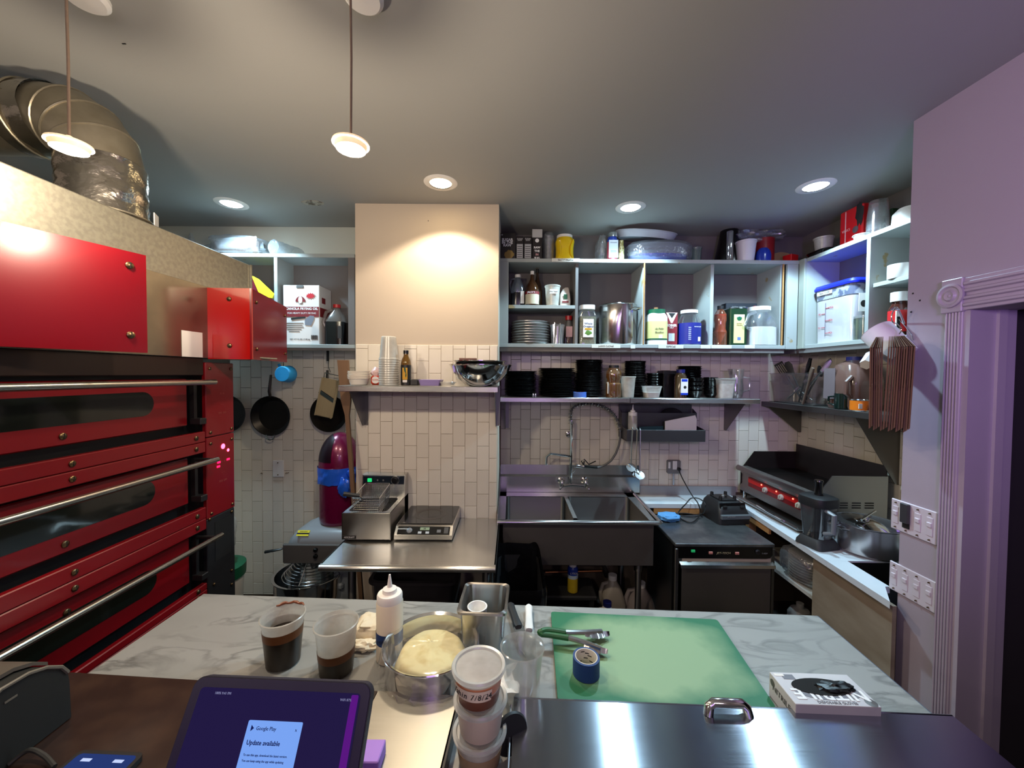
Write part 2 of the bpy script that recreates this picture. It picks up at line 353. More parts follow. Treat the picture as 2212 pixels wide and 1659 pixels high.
rs = MB(); rs.lathe([(.044, 0), (.044, .008), (.036, .010), (.030, .004), (.022, .004), (.016, .011), (.006, .008), (0, .012)], 28)
part(casing, 'rosette', rs, M_trim, loc=(XS - .028, (ya + yb) / 2, DZ + th / 2), rot=(0, R(-90), 0))
# nail holes in the painted wall
nh = MB()
for px, py in [(1972, 634), (1987, 649), (1968, 674), (925, 477)]:
    p = onX(px, py, XS - .001) if px > 1500 else onY(px, py, YC - .001)
    nh.box(p, (.004, .004, .005) if px < 1500 else (.002, .005, .006))
part(wall_near, 'nail_hole', nh, M_ink, kind='stuff')
# peeled patch on the ceiling
pc = MB(); c0 = onZ(676, 438, CEIL)
pc.prism([(c0.x + (.07 + .02 * noise.noise(Vector((i * .9, 0, 0)))) * math.cos(i * .6) , c0.y + (.035 + .02 * noise.noise(Vector((i, 3, 0)))) * math.sin(i * .6)) for i in range(10)], CEIL - .003, CEIL)
part(ceil, 'peeled_paint_patch', pc, two_tone('peeled_patch', (170, 165, 150), (92, 80, 64), 30, .5, .6))
pc = MB(); c0 = onZ(268, 94, CEIL); pc.box((c0.x, c0.y, CEIL - .001), (.012, .003, .002), M=None); part(ceil, 'scuff_mark', pc, M_ink)
# ---------------------------------------------------------------- tiles, one by one
TW, TH = .0775, .155
TMESH = {}
def tile_mesh(w, h):
    k = (round(w, 3), round(h, 3))
    if k not in TMESH: TMESH[k] = MB().box((0, 0, 0), (w - .0022, .008, h - .0022), .0012).mesh('tile', [M_tile], 0)
    return TMESH[k]
def tile_wall(parent, x0, x1, z0, z1, place, rz, zoff=0.0, skip=None):
    n = 0; i = 0; x = x0
    while x < x1 - .008:
        w = min(TW, x1 - x); z = z0 - TH + (zoff + (TH / 2 if i % 2 else 0)) % TH
        while z < z1 - .008:
            a, b = max(z, z0), min(z + TH, z1)
            if b - a > .012 and not (skip and skip(x + w / 2, (a + b) / 2)):
                p = place(x + w / 2, (a + b) / 2)
                ob('tile', tile_mesh(w, b - a), parent, (p[0], p[1] , p[2]), (R(rnd.uniform(-.25, .25)), 0, rz + R(rnd.uniform(-.25, .25)))); n += 1
            z += TH
        x += TW; i += 1
    return n
CBOT = onY(1400, 752, 2.69).z
tile_wall(wall_back, XC1 + .004, XW - .006, .865, CBOT - .01, lambda x, z: (x, YB - .003, z), 0, .02)
tile_wall(chim, XC0 + .004, XC1 - .004, .80, onY(920, 745, YC).z, lambda x, z: (x, YC - .003, z), 0, .05)
tile_wall(wall_left_back, -2.1, XC0 - .004, .10, 1.98, lambda x, z: (x, YL - .003, z), 0, .09)
tile_wall(wall_right, 1.65, YB - .006, .865, CBOT - .01, lambda x, z: (XW - .003, x, z), R(90), .06)
# ================================================================ CEILING LIGHTS
def downlight(px, py, col, power, label, warm):
    p = onZ(px, py, CEIL)
    t = thing('recessed_downlight', label, 'light', (p.x, p.y, CEIL), 0, 'recessed downlights in the kitchen ceiling')
    rg = MB(); rg.lathe([(.062, -.006), (.086, -.005), (.094, -.0005), (.094, 0), (.062, 0)], 32, cap0=False, cap1=False); part(t, 'trim_ring', rg, M_white)
    bl = MB(); bl.lathe([(0, -.010), (.035, -.009), (.054, -.005), (.061, -.001), (.061, 0)], 28, cap1=False)
    part(t, 'bulb', bl, emat('warm_bulb_glow', (255, 226, 170), 28) if warm else emat('cool_bulb_glow', (222, 244, 255), 38))
    lamp('SPOT', 'downlight_beam', (p.x, p.y, CEIL - .03), power * 2.2, col, (0, 0, 0), spot_size=R(124), spot_blend=.22, shadow_soft_size=.045)
downlight(*DOWNLIGHTS[0], 'cool white recessed downlight above the red oven and left cabinet', False)
downlight(*DOWNLIGHTS[1], 'warm recessed downlight in front of the beige chimney breast', True)
downlight(*DOWNLIGHTS[2], 'cool white recessed downlight above the wrapped platters', False)
downlight(*DOWNLIGHTS[3], 'cool white recessed downlight nearest the purple wall', False)
M_cord = pm('tan_cloth_cord', (128, 108, 92), .9, var=.2, vs=60)
M_shade = pm('white_lamp_shade', (238, 232, 215), .5, var=.02, emit=((255, 214, 150), .55))
def pendant(px, py, Y, cpx, label):
    p = onY(px, py, Y); h = CEIL - p.z; cn_ = onZ(cpx, -14, CEIL)
    t = thing('pendant_lamp', label, 'lamp', (p.x, p.y, CEIL), 0, 'small pendant lamps on cloth cords')
    part(t, 'canopy', MB().lathe([(0, 0), (.055, 0), (.055, -.012), (.045, -.02), (0, -.022)], 28, cx=cn_.x - p.x, cy=cn_.y - p.y), M_white); part(t, 'ceiling_hook', MB().lathe([(.012, 0), (.006, -.02), (0, -.022)], 12), M_white)
    part(t, 'cord', MB().tube([(0, 0, -.02), (.002, 0, -h * .5), (0, 0, -h + .02)], .0032, 8), M_cord)
    part(t, 'shade', MB().lathe([(.006, -h + .034), (.014, -h + .022), (.046, -h + .016), (.047, -h + .011), (.040, -h + .010), (.037, -h - .002), (.034, -h - .002), (.034, -h + .008), (.006, -h + .012)], 32), M_shade)
    part(t, 'bulb', MB().lathe([(0, -h - .010), (.02, -h - .009), (.032, -h - .003), (.033, -h + .006)], 28, cap1=False), emat('pendant_glow', (255, 236, 190), 30))
    lamp('POINT', 'pendant_glow_light', (p.x, p.y, p.z - .045), 17, WARM, shadow_soft_size=.03)
pendant(150, 322, 1.04, 182, 'lit pendant lamp hanging in front of the silver duct')
pendant(758, 322, 1.04, 785, 'lit pendant lamp hanging in the middle of the ceiling')
# ================================================================ WALL CABINETS
YF, YK = 2.69, 2.985
ZT = onY(1400, 560, YF).z; ZB0 = onY(1400, 752, YF).z; BT = .026
def X2(px, py=650, Y=YF): return onY(px, py, Y).x
cx0, cx1 = X2(1079), X2(1699)
cab = thing('open_cabinet', 'long open white wall cabinet of four bays above the sink shelf', 'cabinet', (0, 0, 0))
YM, DP = (YF + YK) / 2, YK - YF
part(cab, 'top_board', MB().box(((cx0 + 1.998) / 2, YM, ZT - BT / 2), (1.998 - cx0, DP, BT), .002), M_cabw)
part(cab, 'bottom_board', MB().box(((cx0 + cx1) / 2, YM, ZB0 + BT / 2), (cx1 - cx0, DP, BT), .002), M_cabw)
part(cab, 'front_rail', MB().box(((cx0 + cx1) / 2, YF + .02, ZB0 - .015), (cx1 - cx0, .02, .03), .002), M_cabi)
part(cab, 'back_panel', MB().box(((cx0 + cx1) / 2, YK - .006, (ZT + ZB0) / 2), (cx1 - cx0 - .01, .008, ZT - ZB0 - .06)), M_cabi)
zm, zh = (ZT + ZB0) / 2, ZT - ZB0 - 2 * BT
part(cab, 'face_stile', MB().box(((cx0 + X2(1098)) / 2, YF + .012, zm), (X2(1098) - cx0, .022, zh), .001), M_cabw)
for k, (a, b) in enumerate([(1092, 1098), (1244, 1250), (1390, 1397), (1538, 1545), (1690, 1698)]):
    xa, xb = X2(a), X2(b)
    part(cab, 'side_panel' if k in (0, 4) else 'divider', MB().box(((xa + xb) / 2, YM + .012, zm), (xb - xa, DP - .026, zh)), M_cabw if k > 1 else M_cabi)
    if k in (2, 4):
        part(cab, 'raw_edge', MB().box((xa + .004, YF + .003, zm), (.007, .008, zh)), M_wood, label='bare yellowish wood edge of a divider')
zs = onY(1170, 658, YF).z
part(cab, 'shelf', MB().box(((X2(1098) + X2(1244)) / 2, YM + .01, zs - .011), (X2(1244) - X2(1098) - .002, DP - .03, .024), .001), M_cabw)
def tape(parent, px0, px1, py, Y, s=None, h=.024, sz=.017):
    a, b = onY(px0, py, Y), onY(px1, py, Y); c = (a + b) / 2
    part(parent, 'tape_strip', MB().box((c.x, Y - .0022, c.z), (b.x - a.x, .001, h)), M_tape)
    if s: text(parent, s, sz, (c.x, Y - .0032, c.z), FRONT, M_ink)
ZTF, ZBF = ZT - BT / 2, ZB0 + BT / 2
tape(cab, 1192, 1252, 562, YF, 'SaLT Y OzuCar'); tape(cab, 1278, 1340, 748, YF, 'JuGOS CuCHaS', sz=.016)
for a, b, s in [(1422, 1476, 'ESPECiaS'), (1513, 1535, None), (1536, 1580, None), (1608, 1630, None), (1362, 1372, None)]: tape(cab, a, b, 749, YF, s)
# left cabinet
YF2, YK2 = 2.645, 2.855
lx0, lx1 = onY(430, 650, YF2).x, onY(766, 650, YF2).x
lc = thing('open_cabinet', 'open wall cabinet with an oil box beside the chimney', 'cabinet')
LT, LB = onY(700, 548, YF2).z, onY(700, 752, YF2).z; YM2, DP2 = (YF2 + YK2) / 2, YK2 - YF2; zm2 = (LT + LB) / 2; zh2 = LT - LB - 2 * BT
part(lc, 'top_board', MB().box(((lx0 + lx1) / 2, YM2, LT - BT / 2), (lx1 - lx0, DP2, BT), .002), M_cabw)
part(lc, 'bottom_board', MB().box(((lx0 + lx1) / 2, YM2, LB + BT / 2), (lx1 - lx0, DP2, BT), .002), M_cabw)
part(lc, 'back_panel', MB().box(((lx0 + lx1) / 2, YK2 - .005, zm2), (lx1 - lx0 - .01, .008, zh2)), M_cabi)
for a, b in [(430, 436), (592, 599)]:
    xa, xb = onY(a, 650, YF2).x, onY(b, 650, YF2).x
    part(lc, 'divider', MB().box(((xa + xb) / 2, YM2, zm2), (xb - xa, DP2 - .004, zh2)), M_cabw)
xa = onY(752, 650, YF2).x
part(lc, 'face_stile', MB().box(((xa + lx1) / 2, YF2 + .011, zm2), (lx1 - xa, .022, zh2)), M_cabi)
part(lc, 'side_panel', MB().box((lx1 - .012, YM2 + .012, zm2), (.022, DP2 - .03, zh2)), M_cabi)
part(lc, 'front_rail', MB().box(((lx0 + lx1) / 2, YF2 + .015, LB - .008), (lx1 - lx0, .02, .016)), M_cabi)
# cabinet on the right wall, turned to face left
XF = 2.0
rc = thing('open_cabinet', 'open white cabinet on the side wall with a blue lidded flour bin', 'cabinet')
ry0, ry1 = 1.66, 2.985; rym = (ry0 + ry1) / 2; xm = (XF + XW - .01) / 2; xd = XW - .01 - XF
part(rc, 'top_board', MB().box((xm, rym, ZT - BT / 2), (xd, ry1 - ry0, BT), .002), M_cabw)
part(rc, 'bottom_board', MB().box((xm, rym, ZB0 + BT / 2), (xd, ry1 - ry0, BT), .002), M_cabw)
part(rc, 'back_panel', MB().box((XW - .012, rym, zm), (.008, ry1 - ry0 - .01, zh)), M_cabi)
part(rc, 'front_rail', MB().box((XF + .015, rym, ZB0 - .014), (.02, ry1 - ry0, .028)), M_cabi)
yfar = onX(1741, 650, XF).y
part(rc, 'side_panel', MB().box((xm, yfar + .012, zm), (xd, .022, zh)), two_tone('patched_cabinet_paint', (160, 166, 162), (150, 126, 76), 6, .62, .66, .6))
M_grain = pm('thin_white_wood_grain', (150, 156, 146), .6, var=.12, vs=5, stretch=(30, 30, 1.5))
part(rc, 'face_stile', MB().box((XF - .008, (yfar + 2.688) / 2, zm), (.016, 2.688 - yfar, ZT - ZB0), .002), M_grain)
yd0, yd1 = onX(1869, 650, XF).y, onX(1877, 650, XF).y
part(rc, 'divider', MB().box((xm, (yd0 + yd1) / 2, zm), (xd, yd0 - yd1, zh)), M_cabw)
zsr = onX(1905, 606, XF).z
part(rc, 'shelf', MB().box((xm + .01, (ry0 + yd1) / 2, zsr - .011), (xd - .02, yd1 - ry0 - .001, .022), .001), M_cabw)
part(rc, 'side_panel', MB().box((xm, ry0 + .01, zm), (xd, .02, zh)), M_cabi)
xq0, xq1 = cx1 + .002, XF - .0165
part(rc, 'corner_filler', MB().box(((xq0 + xq1) / 2, YF + .01, (ZT - BT + ZB0) / 2 - .0005), (xq1 - xq0, .02, ZT - BT - ZB0), .001), M_cabw)
# ================================================================ STEEL WALL SHELVES
def steel_shelf(label, x0, x1, yf, yb, zt, lip, brackets, mat=None):
    t = thing('steel_shelf', label, 'shelf'); m = mat or M_steel
    part(t, 'shelf_top', MB().box(((x0 + x1) / 2, (yf + yb) / 2, zt - .002), (x1 - x0, yb - yf, .004)), m)
    part(t, 'front_lip', MB().loft([[(x, yf, zt), (x, yf - .003, zt - .004), (x, yf - .003, zt - lip + .003), (x, yf + .002, zt - lip), (x, yf + .012, zt - lip), (x, yf + .012, zt - lip + .002), (x, yf + .004, zt - lip + .004), (x, yf + .002, zt - .004)] for x in (x0, x1)]), m)
    for bx, bw in brackets:
        b = MB(); tri = [(yf + .03, zt - .004), (yb, zt - .004), (yb, zt - .26), (yb - .03, zt - .26), (yf + .03, zt - .04)]
        b.loft([[(bx, y, z) for y, z in tri], [(bx + bw, y, z) for y, z in tri]]); b.box((bx + bw / 2 + .012 * (1 if bw > 0 else -1), yb - .002, zt - .13), (.028, .004, .255))
        part(t, 'bracket', b, M_dsteel)
    return t
sz1 = onY(900, 834, 2.2).z; s1x0, s1x1 = onY(731, 840, 2.2).x, onY(1075, 840, 2.2).x
steel_shelf('steel wall shelf on the tiled chimney holding mixing bowls', s1x0, s1x1, 2.2, YC - .009, sz1, .034, [(s1x0 + .05, .003), (s1x1 - .02, .003)])
SY = 2.7; sz2 = onY(1360, 860, SY).z; s2x0, s2xm, s2x1 = onY(1081, 865, SY).x, onY(1361, 865, SY).x, onY(1642, 865, SY).x
steel_shelf('steel wall shelf above the sink under tall stacks of black plates', s2x0, s2xm - .002, SY, YB - .009, sz2, .034, [(s2x0 + .03, .003)])
steel_shelf('steel wall shelf carrying the glass pitcher and black bowls', s2xm + .002, s2x1, SY, YB - .009, sz2, .034, [(s2x1 - .09, .003)])
SX = 1.94; p_a = onX(1643, 866, SX); sz3 = (onX(1643, 868, SX).z + onX(1875, 890, SX).z) / 2
t = thing('steel_shelf', 'dull steel shelf on the side wall carrying the utensil bin', 'shelf')
part(t, 'shelf_top', MB().box(((SX + XW - .009) / 2, (1.72 + 2.985) / 2, sz3 - .002), (XW - .009 - SX, 2.985 - 1.72, .004)), M_dsteel)
part(t, 'front_lip', MB().box((SX + .001, (1.72 + 2.985) / 2, sz3 - .018), (.004, 2.985 - 1.72, .034), .001), M_dsteel)
for by, sc in ((2.955, .235), (2.2, .42)):
    tri = [(SX + .03, sz3 - .005), (XW - .009, sz3 - .005), (XW - .009, sz3 - sc), (XW - .03, sz3 - sc), (SX + .03, sz3 - .035)]
    part(t, 'bracket', MB().loft([[(x, by, z) for x, z in tri], [(x, by + .004, z) for x, z in tri]]), M_dsteel)
# ================================================================ RED DECK OVEN
XO = -1.40
def oz(y, px=440, X=XO): return onX(px, y, X).z
yE, yP = onX(506, 1000, XO).y, onX(445, 1000, XO).y; Y0 = .25
ov = thing('pizza_oven', 'red three-deck pizza oven with steel bar handles under a metal hood', 'oven', (0, 0, 0))
D = [(oz(811), oz(924)), (oz(978), oz(1089)), (oz(1146), oz(1258))]      # openings top, bottom
part(ov, 'body', MB().box((-2.0, (Y0 + yE) / 2, .93), (1.06, yE - Y0 - .02, 1.78)), M_black)
M_strip = M_ored
bands = [(D[0][1], D[1][0]), (D[1][1], D[2][0]), (D[2][1], D[2][1] - .07)]
for zt, zb in bands:
    g = .018 if zb > .9 else .012
    zs_ = [zt - g, (zt - g) - (zt - g - zb) * .5, zb]
    for a, b in ((zs_[0], zs_[1] + .001), (zs_[1] - .001, zs_[2])):
        if a - b < .012: continue
        q = part(ov, 'fascia_strip', MB().box((XO - .012, (Y0 + yP) / 2, (a + b) / 2), (.024, yP - Y0 - .002, a - b), .003), M_strip)
        for yy in (.55, 1.218, 1.70): screw(q, (XO + .0005, yy, (a + b) / 2), (0, R(90), 0), .010)
part(ov, 'lintel', MB().box((XO - .02, (Y0 + yP) / 2, (D[0][0] + 1.842) / 2), (.03, yP - Y0, 1.842 - D[0][0]), .003), pm('brown_black_steel', (48, 34, 28), .4, .4))
for k, (zt, zb) in enumerate(D):
    dr = part(ov, 'door', MB().box((XO - .045, (Y0 + yP - .055) / 2, (zt + zb) / 2), (.02, yP - .055 - Y0, zt - zb - .03), .004), M_ored)
    zc = (zt + zb) / 2 + .008; h = .047; yw = onX(335, 1070, XO - .035).y
    poly = [(Y0 + .02, zc + h)] + [(yw - h + h * math.cos(R(a)), zc + h * math.sin(R(a))) for a in range(90, -91, -15)] + [(Y0 + .02, zc - h)]
    part(dr, 'window', MB().loft([[(XO - .036, y, z) for y, z in poly], [(XO - .0335, y, z) for y, z in poly]]), pm('dark_oven_glass', (22, 26, 22), .06, var=.1, coat=.5) )
    zh_ = oz({0: 825, 1: 992, 2: 1160}[k], 470, XO + .07); ye = onX({0: 467, 1: 470, 2: 477}[k], 1000, XO + .07).y
    part(dr, 'handle', MB().tube([(XO + .07, Y0 + .02, zh_), (XO + .07, ye, zh_)], .0115, 14), steel('bar_steel', (170, 166, 156), .25, aniso=0))
    arm = MB(); ya_ = yP - .03
    arm.box((XO - .03, ya_, (zt + zb) / 2 + .005), (.02, .016, zt - zb - .05)); arm.box((XO - .01, ya_ + .002, zb + .032), (.05, .036, .028), .003)
    arm.tube([(XO - .03, ya_, zh_), (XO + .07, ya_, zh_)], .008, 8)
    part(dr, 'hinge_arm', arm, M_black)
    for yy in (.7, 1.224): screw(dr, (XO - .0345, yy, zb + .045 if k != 2 else zb + .18), (0, R(90), 0), .011)
# control column
cz = [oz(783, 475), oz(940, 475), oz(1110, 475)]
for k in range(2):
    pn = part(ov, 'control_panel', MB().box((XO - .008, (yP + yE) / 2, (cz[k] + cz[k + 1]) / 2), (.02, yE - yP - .003, cz[k] - cz[k + 1] - .004), .003), M_ored)
    for a in (yP + .025, yE - .02):
        for b in (cz[k] - .03, cz[k + 1] + .022): screw(pn, (XO + .002, a, b), (0, R(90), 0), .007)
    ym = (yP + yE) / 2; z0 = cz[k]
    if k == 1:
        e = MB()
        for px, py, r in ((482, 964, .013), (493, 972, .008)):
            q = onX(px, py, XO + .003); e.lathe([(0, .003), (r * .7, .002), (r, 0)], 12, M=Matrix.Translation(q) @ Matrix.Rotation(R(90), 4, 'Y'), cap1=False)
        part(pn, 'indicator_lamp', e, emat('red_lamp_glow', (255, 60, 90), 9))
        for px, py in ((473, 999), (472, 1008), (493, 992)):
            q = onX(px, py, XO + .003); text(pn, '888', .014, (q.x, q.y, q.z), FACE_R, emat('red_digit_glow', (255, 20, 70), 5), 'digits')
    mk = pm('faded_print', (150, 70, 66), .5)
    for dz, s in ((.10, '+ +'), (.15, '- -'), (.19, 'oo oo')): text(pn, s, .02, (XO + .003, ym + .01, z0 - dz - (.05 if k == 0 else .03)), FACE_R, mk)
    if k == 0: text(pn, '*', .03, (XO + .003, ym, z0 - .05), FACE_R, mk)
lo = part(ov, 'lower_panel', MB().box((XO - .010, (yP + yE) / 2, (cz[2] + .35) / 2), (.02, yE - yP - .004, cz[2] - .35), .003), M_bplast)
q0, q1 = onX(462, 1130, XO), onX(502, 1190, XO)
part(lo, 'vent_opening', MB().box((XO + .0005, (q0.y + q1.y) / 2, (q0.z + q1.z) / 2), (.002, q1.y - q0.y - .01, q0.z - q1.z)), pm('vent_black', (4, 4, 4), .9))
for a, b in ((452, 1122), (500, 1105), (500, 1232), (462, 1262), (500, 1262)): q = onX(a, b, XO); screw(lo, (XO + .001, q.y, q.z), (0, R(90), 0), .007)
part(ov, 'base_skirt', MB().box((XO - .03, (Y0 + yP) / 2, .40), (.02, yP - Y0, .74)), M_black)
# hood
HT = onX(540, 572, XO).z; yH = onX(540, 600, XO).y; HB = 1.842
hd = part(ov, 'hood', MB().box((-1.93, (Y0 + yH) / 2, (HT + HB) / 2), (1.06, yH - Y0, HT - HB), .004), M_galv)
zsm = onX(400, 606, XO).z
part(hd, 'lower_sheet', MB().box((XO + .003, (Y0 + yH) / 2, (zsm + HB) / 2), (.006, yH - Y0 - .01, zsm - HB - .002), .001), two_tone('galvanized_lower', (128, 120, 106), (150, 142, 124), 6, .4, .65, .22, bump=.02, metal=.9))
part(hd, 'corner_edge', MB().box((XO + .004, yH + .002, (HT + zsm) / 2), (.010, .006, HT - zsm)), M_galv)
pt, pb = 2.168, 1.838
def slab(p, q, z0, z1, th, b=.0):
    d = Vector((q[0] - p[0], q[1] - p[1], 0)); n = Vector((d.y, -d.x, 0)).normalized() * th
    poly = [p, q, (q[0] - n.x, q[1] - n.y), (p[0] - n.x, p[1] - n.y)]
    return MB().prism(poly, z0, z1)
pa, pq = (-1.37, .90), (-1.23, 1.30)
pA = part(ov, 'red_panel', slab(pa, pq, pb + .004, pt, .008), M_red, label='large glossy red panel angled out from the hood')
yv = Vector((pq[0] - pa[0], pq[1] - pa[1], 0)).normalized(); nA = Vector((yv.y, -yv.x, 0)); rotA = (R(90), 0, math.atan2(yv.y, yv.x))
for zz in (pt - .045, pb + .06):
    s = screw(pA, (pq[0] - yv.x * .045 + nA.x * .001, pq[1] - yv.y * .045 + nA.y * .001, zz), (0, R(90), math.atan2(nA.y, nA.x)), .011)
ps, pe_, pf = (XO + .006, 1.765), (-1.195, 1.77), (-1.33, 2.275)
M_red2 = pm('red_gloss_acrylic_front', (160, 15, 14), .12, var=.04, vs=2, coat=.6)
pB = part(ov, 'red_panel', slab(ps, pe_, pb, pt - .005, .008), M_red2, label='narrow red panel facing the counter')
for zz in (pt - .055, pb + .062): screw(pB, ((ps[0] + pe_[0]) / 2, ps[1] + .001, zz), (R(90), 0, 0), .010)
pC = part(ov, 'red_panel', slab(pe_, pf, pb, pt - .005, .008), M_red, label='red side panel at the far end of the hood')
yv = Vector((pf[0] - pe_[0], pf[1] - pe_[1], 0)).normalized(); nC = Vector((yv.y, -yv.x, 0))
for t_ in (.10, .93):
    for zz in (pt - .06, pb + .05): screw(pC, (pe_[0] + (pf[0] - pe_[0]) * t_ + nC.x * .001, pe_[1] + (pf[1] - pe_[1]) * t_ + nC.y * .001, zz), (0, R(90), math.atan2(nC.y, nC.x)), .008)
part(ov, 'panel_bracket', MB().box((-1.3, 1.9, 1.850), (.16, .2, .006)), M_galv)
for y_ in (.95, 1.20): part(ov, 'panel_bracket', MB().box(((-1.40 + pa[0] + .35 * (y_ - .9)) / 2 - .008, y_, 2.0), (abs(-1.40 - pa[0] - .35 * (y_ - .9)) - .014, .02, .02)), M_galv)
st = part(hd, 'sticker', MB().box((XO + .007, (onX(389, 740, XO).y + onX(434, 740, XO).y) / 2, (onX(411, 716, XO).z + onX(411, 771, XO).z) / 2), (.001, onX(434, 740, XO).y - onX(389, 740, XO).y, onX(411, 716, XO).z - onX(411, 771, XO).z)), M_paper, label='plain white square sticker')
# ---------------------------------------------------------------- exhaust duct
dx, dy, dr_ = -1.525, 1.45, .118
du = thing('exhaust_duct', 'round silver duct with foil tape rising from the oven hood', 'duct', (dx, dy, HT))
M_duct = two_tone('dull_duct_metal', (132, 124, 106), (158, 150, 132), 9, .35, .65, .38, bump=.05, metal=.8)
M_foil = pm('crinkled_foil_tape', (178, 172, 160), .22, 1.0, var=.08, vs=10, bump=1.0, bs=30)
zc_, rb_ = CEIL - HT - .165, .135
def foil(prof_pts, amp, seed, n=40):
    return prof_pts
def rough_ring(c, u, w, r, n, amp, seed): return [tuple(c + u * (r + amp * noise.noise(Vector((math.cos(a) * 3 + seed, math.sin(a) * 3, seed * 1.7)))) * math.cos(a) + w * (r + amp * noise.noise(Vector((math.cos(a) * 3 + seed, math.sin(a) * 3, seed * 1.7)))) * math.sin(a)) for a in [2 * math.pi * k / n for k in range(n)]]
UX, UY, UZ = Vector((1, 0, 0)), Vector((0, 1, 0)), Vector((0, 0, 1))
zv = zc_ - rb_
zv = max(zv, .06)
part(du, 'foil_tape', MB().loft([rough_ring(Vector((0, 0, z)), UX, UY, dr_ + .006 - .01 * z, 40, .008, i * .7) for i, z in enumerate([zv * k / 11 for k in range(12)])], False, False), M_foil)
el = MB(); rings = []
for k, a in enumerate([0, 22, 24, 45, 47, 66, 68, 90]):
    c = Vector((-rb_ + rb_ * math.cos(R(a)), -.03 * math.sin(R(a)), zv + rb_ * math.sin(R(a)))); u = Vector((math.cos(R(a)), 0, math.sin(R(a))))
    rr = dr_ - .002 + (.003 if k in (1, 2, 3, 4, 5, 6) else 0)
    rings.append([tuple(c + (u * math.cos(t) + UY * math.sin(t)) * rr) for t in [2 * math.pi * i / 36 for i in range(36)]])
el.loft(rings, False, False); part(du, 'elbow', el, M_duct)
for a in (23, 46, 67):
    c = Vector((-rb_ + rb_ * math.cos(R(a)), -.03 * math.sin(R(a)), zv + rb_ * math.sin(R(a)))); u = Vector((math.cos(R(a)), 0, math.sin(R(a))))
    part(du, 'seam_ring', MB().tube([c + (u * math.cos(t) + UY * math.sin(t)) * (dr_ + .001) for t in [2 * math.pi * i / 36 for i in range(37)]], .004, 6), M_duct)
ze = zv + rb_
part(du, 'foil_tape', MB().loft([rough_ring(Vector((-rb_ - x, -.03, ze)), UY, UZ, dr_ + .004, 40, .006, 5 + i * .7) for i, x in enumerate([-.01, .01, .03, .05, .07, .09, .11])], False, False), M_foil)
part(du, 'pipe', MB().loft([[(-rb_ - x, -.03 + (dr_ - .006) * math.cos(2 * math.pi * i / 36), ze + (dr_ - .006) * math.sin(2 * math.pi * i / 36)) for i in range(36)] for x in (.09, .5, .93)], False, True), M_duct)
part(du, 'seam_ring', MB().tube([(-rb_ - .06, -.03 + (dr_ + .007) * math.cos(t), ze + (dr_ + .007) * math.sin(t)) for t in [2 * math.pi * i / 36 for i in range(37)]], .004, 6), M_duct)
part(du, 'flange', MB().lathe([(dr_ + .02, .001), (dr_ + .02, .006), (dr_, .008)], 36, cap0=True, cap1=False), M_duct)
# ================================================================ FRONT COUNTER (island)
MZ = .93
M_marb = marble()
A, B, C_, D_ = onZ(440, 1283, MZ), onZ(1765, 1330, MZ), onZ(2010, 1540, MZ), onZ(190, 1455, MZ)
def ext(p, q, Y): t = (Y - p.y) / (q.y - p.y); return p + (q - p) * t
C2, D2 = ext(B, C_, .38), ext(A, D_, .38)
D2.x = max(D2.x, -1.30)
isl = thing('counter', 'marble-topped island counter in the middle of the kitchen', 'counter', (0, 0, 0))
part(isl, 'marble_top', MB().prism([(p.x, p.y) for p in (A, B, C2, D2)], MZ - .03, MZ), M_marb)
ins = lambda p, dx_, dy_: (p.x + dx_, p.y + dy_)
part(isl, 'base_cabinet', MB().prism([ins(A, .04, -.04), ins(B, -.04, -.04), ins(C2, -.04, .0), ins(D2, .04, .0)], .02, MZ - .03), pm('dark_brown_laminate_base', (40, 28, 24), .5))
part(isl, 'edge_trim', MB().loft([[(p.x + .001, p.y, MZ - .032), (p.x + .004, p.y, MZ - .032), (p.x + .004, p.y, MZ - .001), (p.x + .001, p.y, MZ - .001)] for p in (B, C2)]), pm('blue_grey_edge', (70, 78, 98), .5))
# bar ledge and stainless covers in front of it
BZ = .972
E1, E2 = onZ(0, 1443, BZ), onZ(1000, 1504, BZ)
th_c = math.atan2(E2.y - E1.y, E2.x - E1.x)
def edge(px): # point on the far edge of the ledge for an image column
    r = ray(px, 1500); n = Vector((-(E2.y - E1.y), E2.x - E1.x, 0)); t = (E1 - CO).dot(n) / r.dot(n); q = CO + r * t; return Vector((q.x, q.y, BZ))
fw = Vector((math.sin(-th_c) * -1, -math.cos(th_c), 0)) ; fw = Vector((math.sin(th_c), -math.cos(th_c), 0))
def ledge_poly(pxa, pxb, depth, z=BZ, back=0.0):
    a, b = edge(pxa), edge(pxb); return [(a + fw * back), (b + fw * back), (b + fw * depth), (a + fw * depth)]
brown = thing('bar_ledge', 'dark brown laminate bar ledge behind the tablet', 'counter')
part(brown, 'ledge_top', MB().prism([(p.x, p.y) for p in ledge_poly(20, 815, .62)], MZ + .001, BZ), two_tone('dark_brown_laminate', (44, 29, 24), (62, 44, 34), 14, .4, .75, .32, bump=.02))
s1 = thing('steel_cover', 'smooth steel work sheet between the tablet and the stacked tubs', 'cover')
part(s1, 'sheet', MB().prism([(p.x, p.y) for p in ledge_poly(817, 992, .55)], BZ - .004, BZ + .001), steel('pale_rolled_steel', (176, 172, 162), .4, aniso=.5))
part(s1, 'folded_edge', MB().prism([(p.x, p.y) for p in ledge_poly(989, 996, .55)], MZ + .002, BZ + .001), M_black)
part(s1, 'frame', MB().prism([(p.x, p.y) for p in ledge_poly(818, 990, .55, back=.02)], MZ + .001, BZ - .005), M_dsteel)
L0 = onZ(1110, 1508, BZ); L1 = onZ(2058, 1546, BZ); L2 = onZ(2195, 1659, BZ); th_l = math.atan2(L1.y - L0.y, L1.x - L0.x); fl = Vector((math.sin(th_l), -math.cos(th_l), 0))
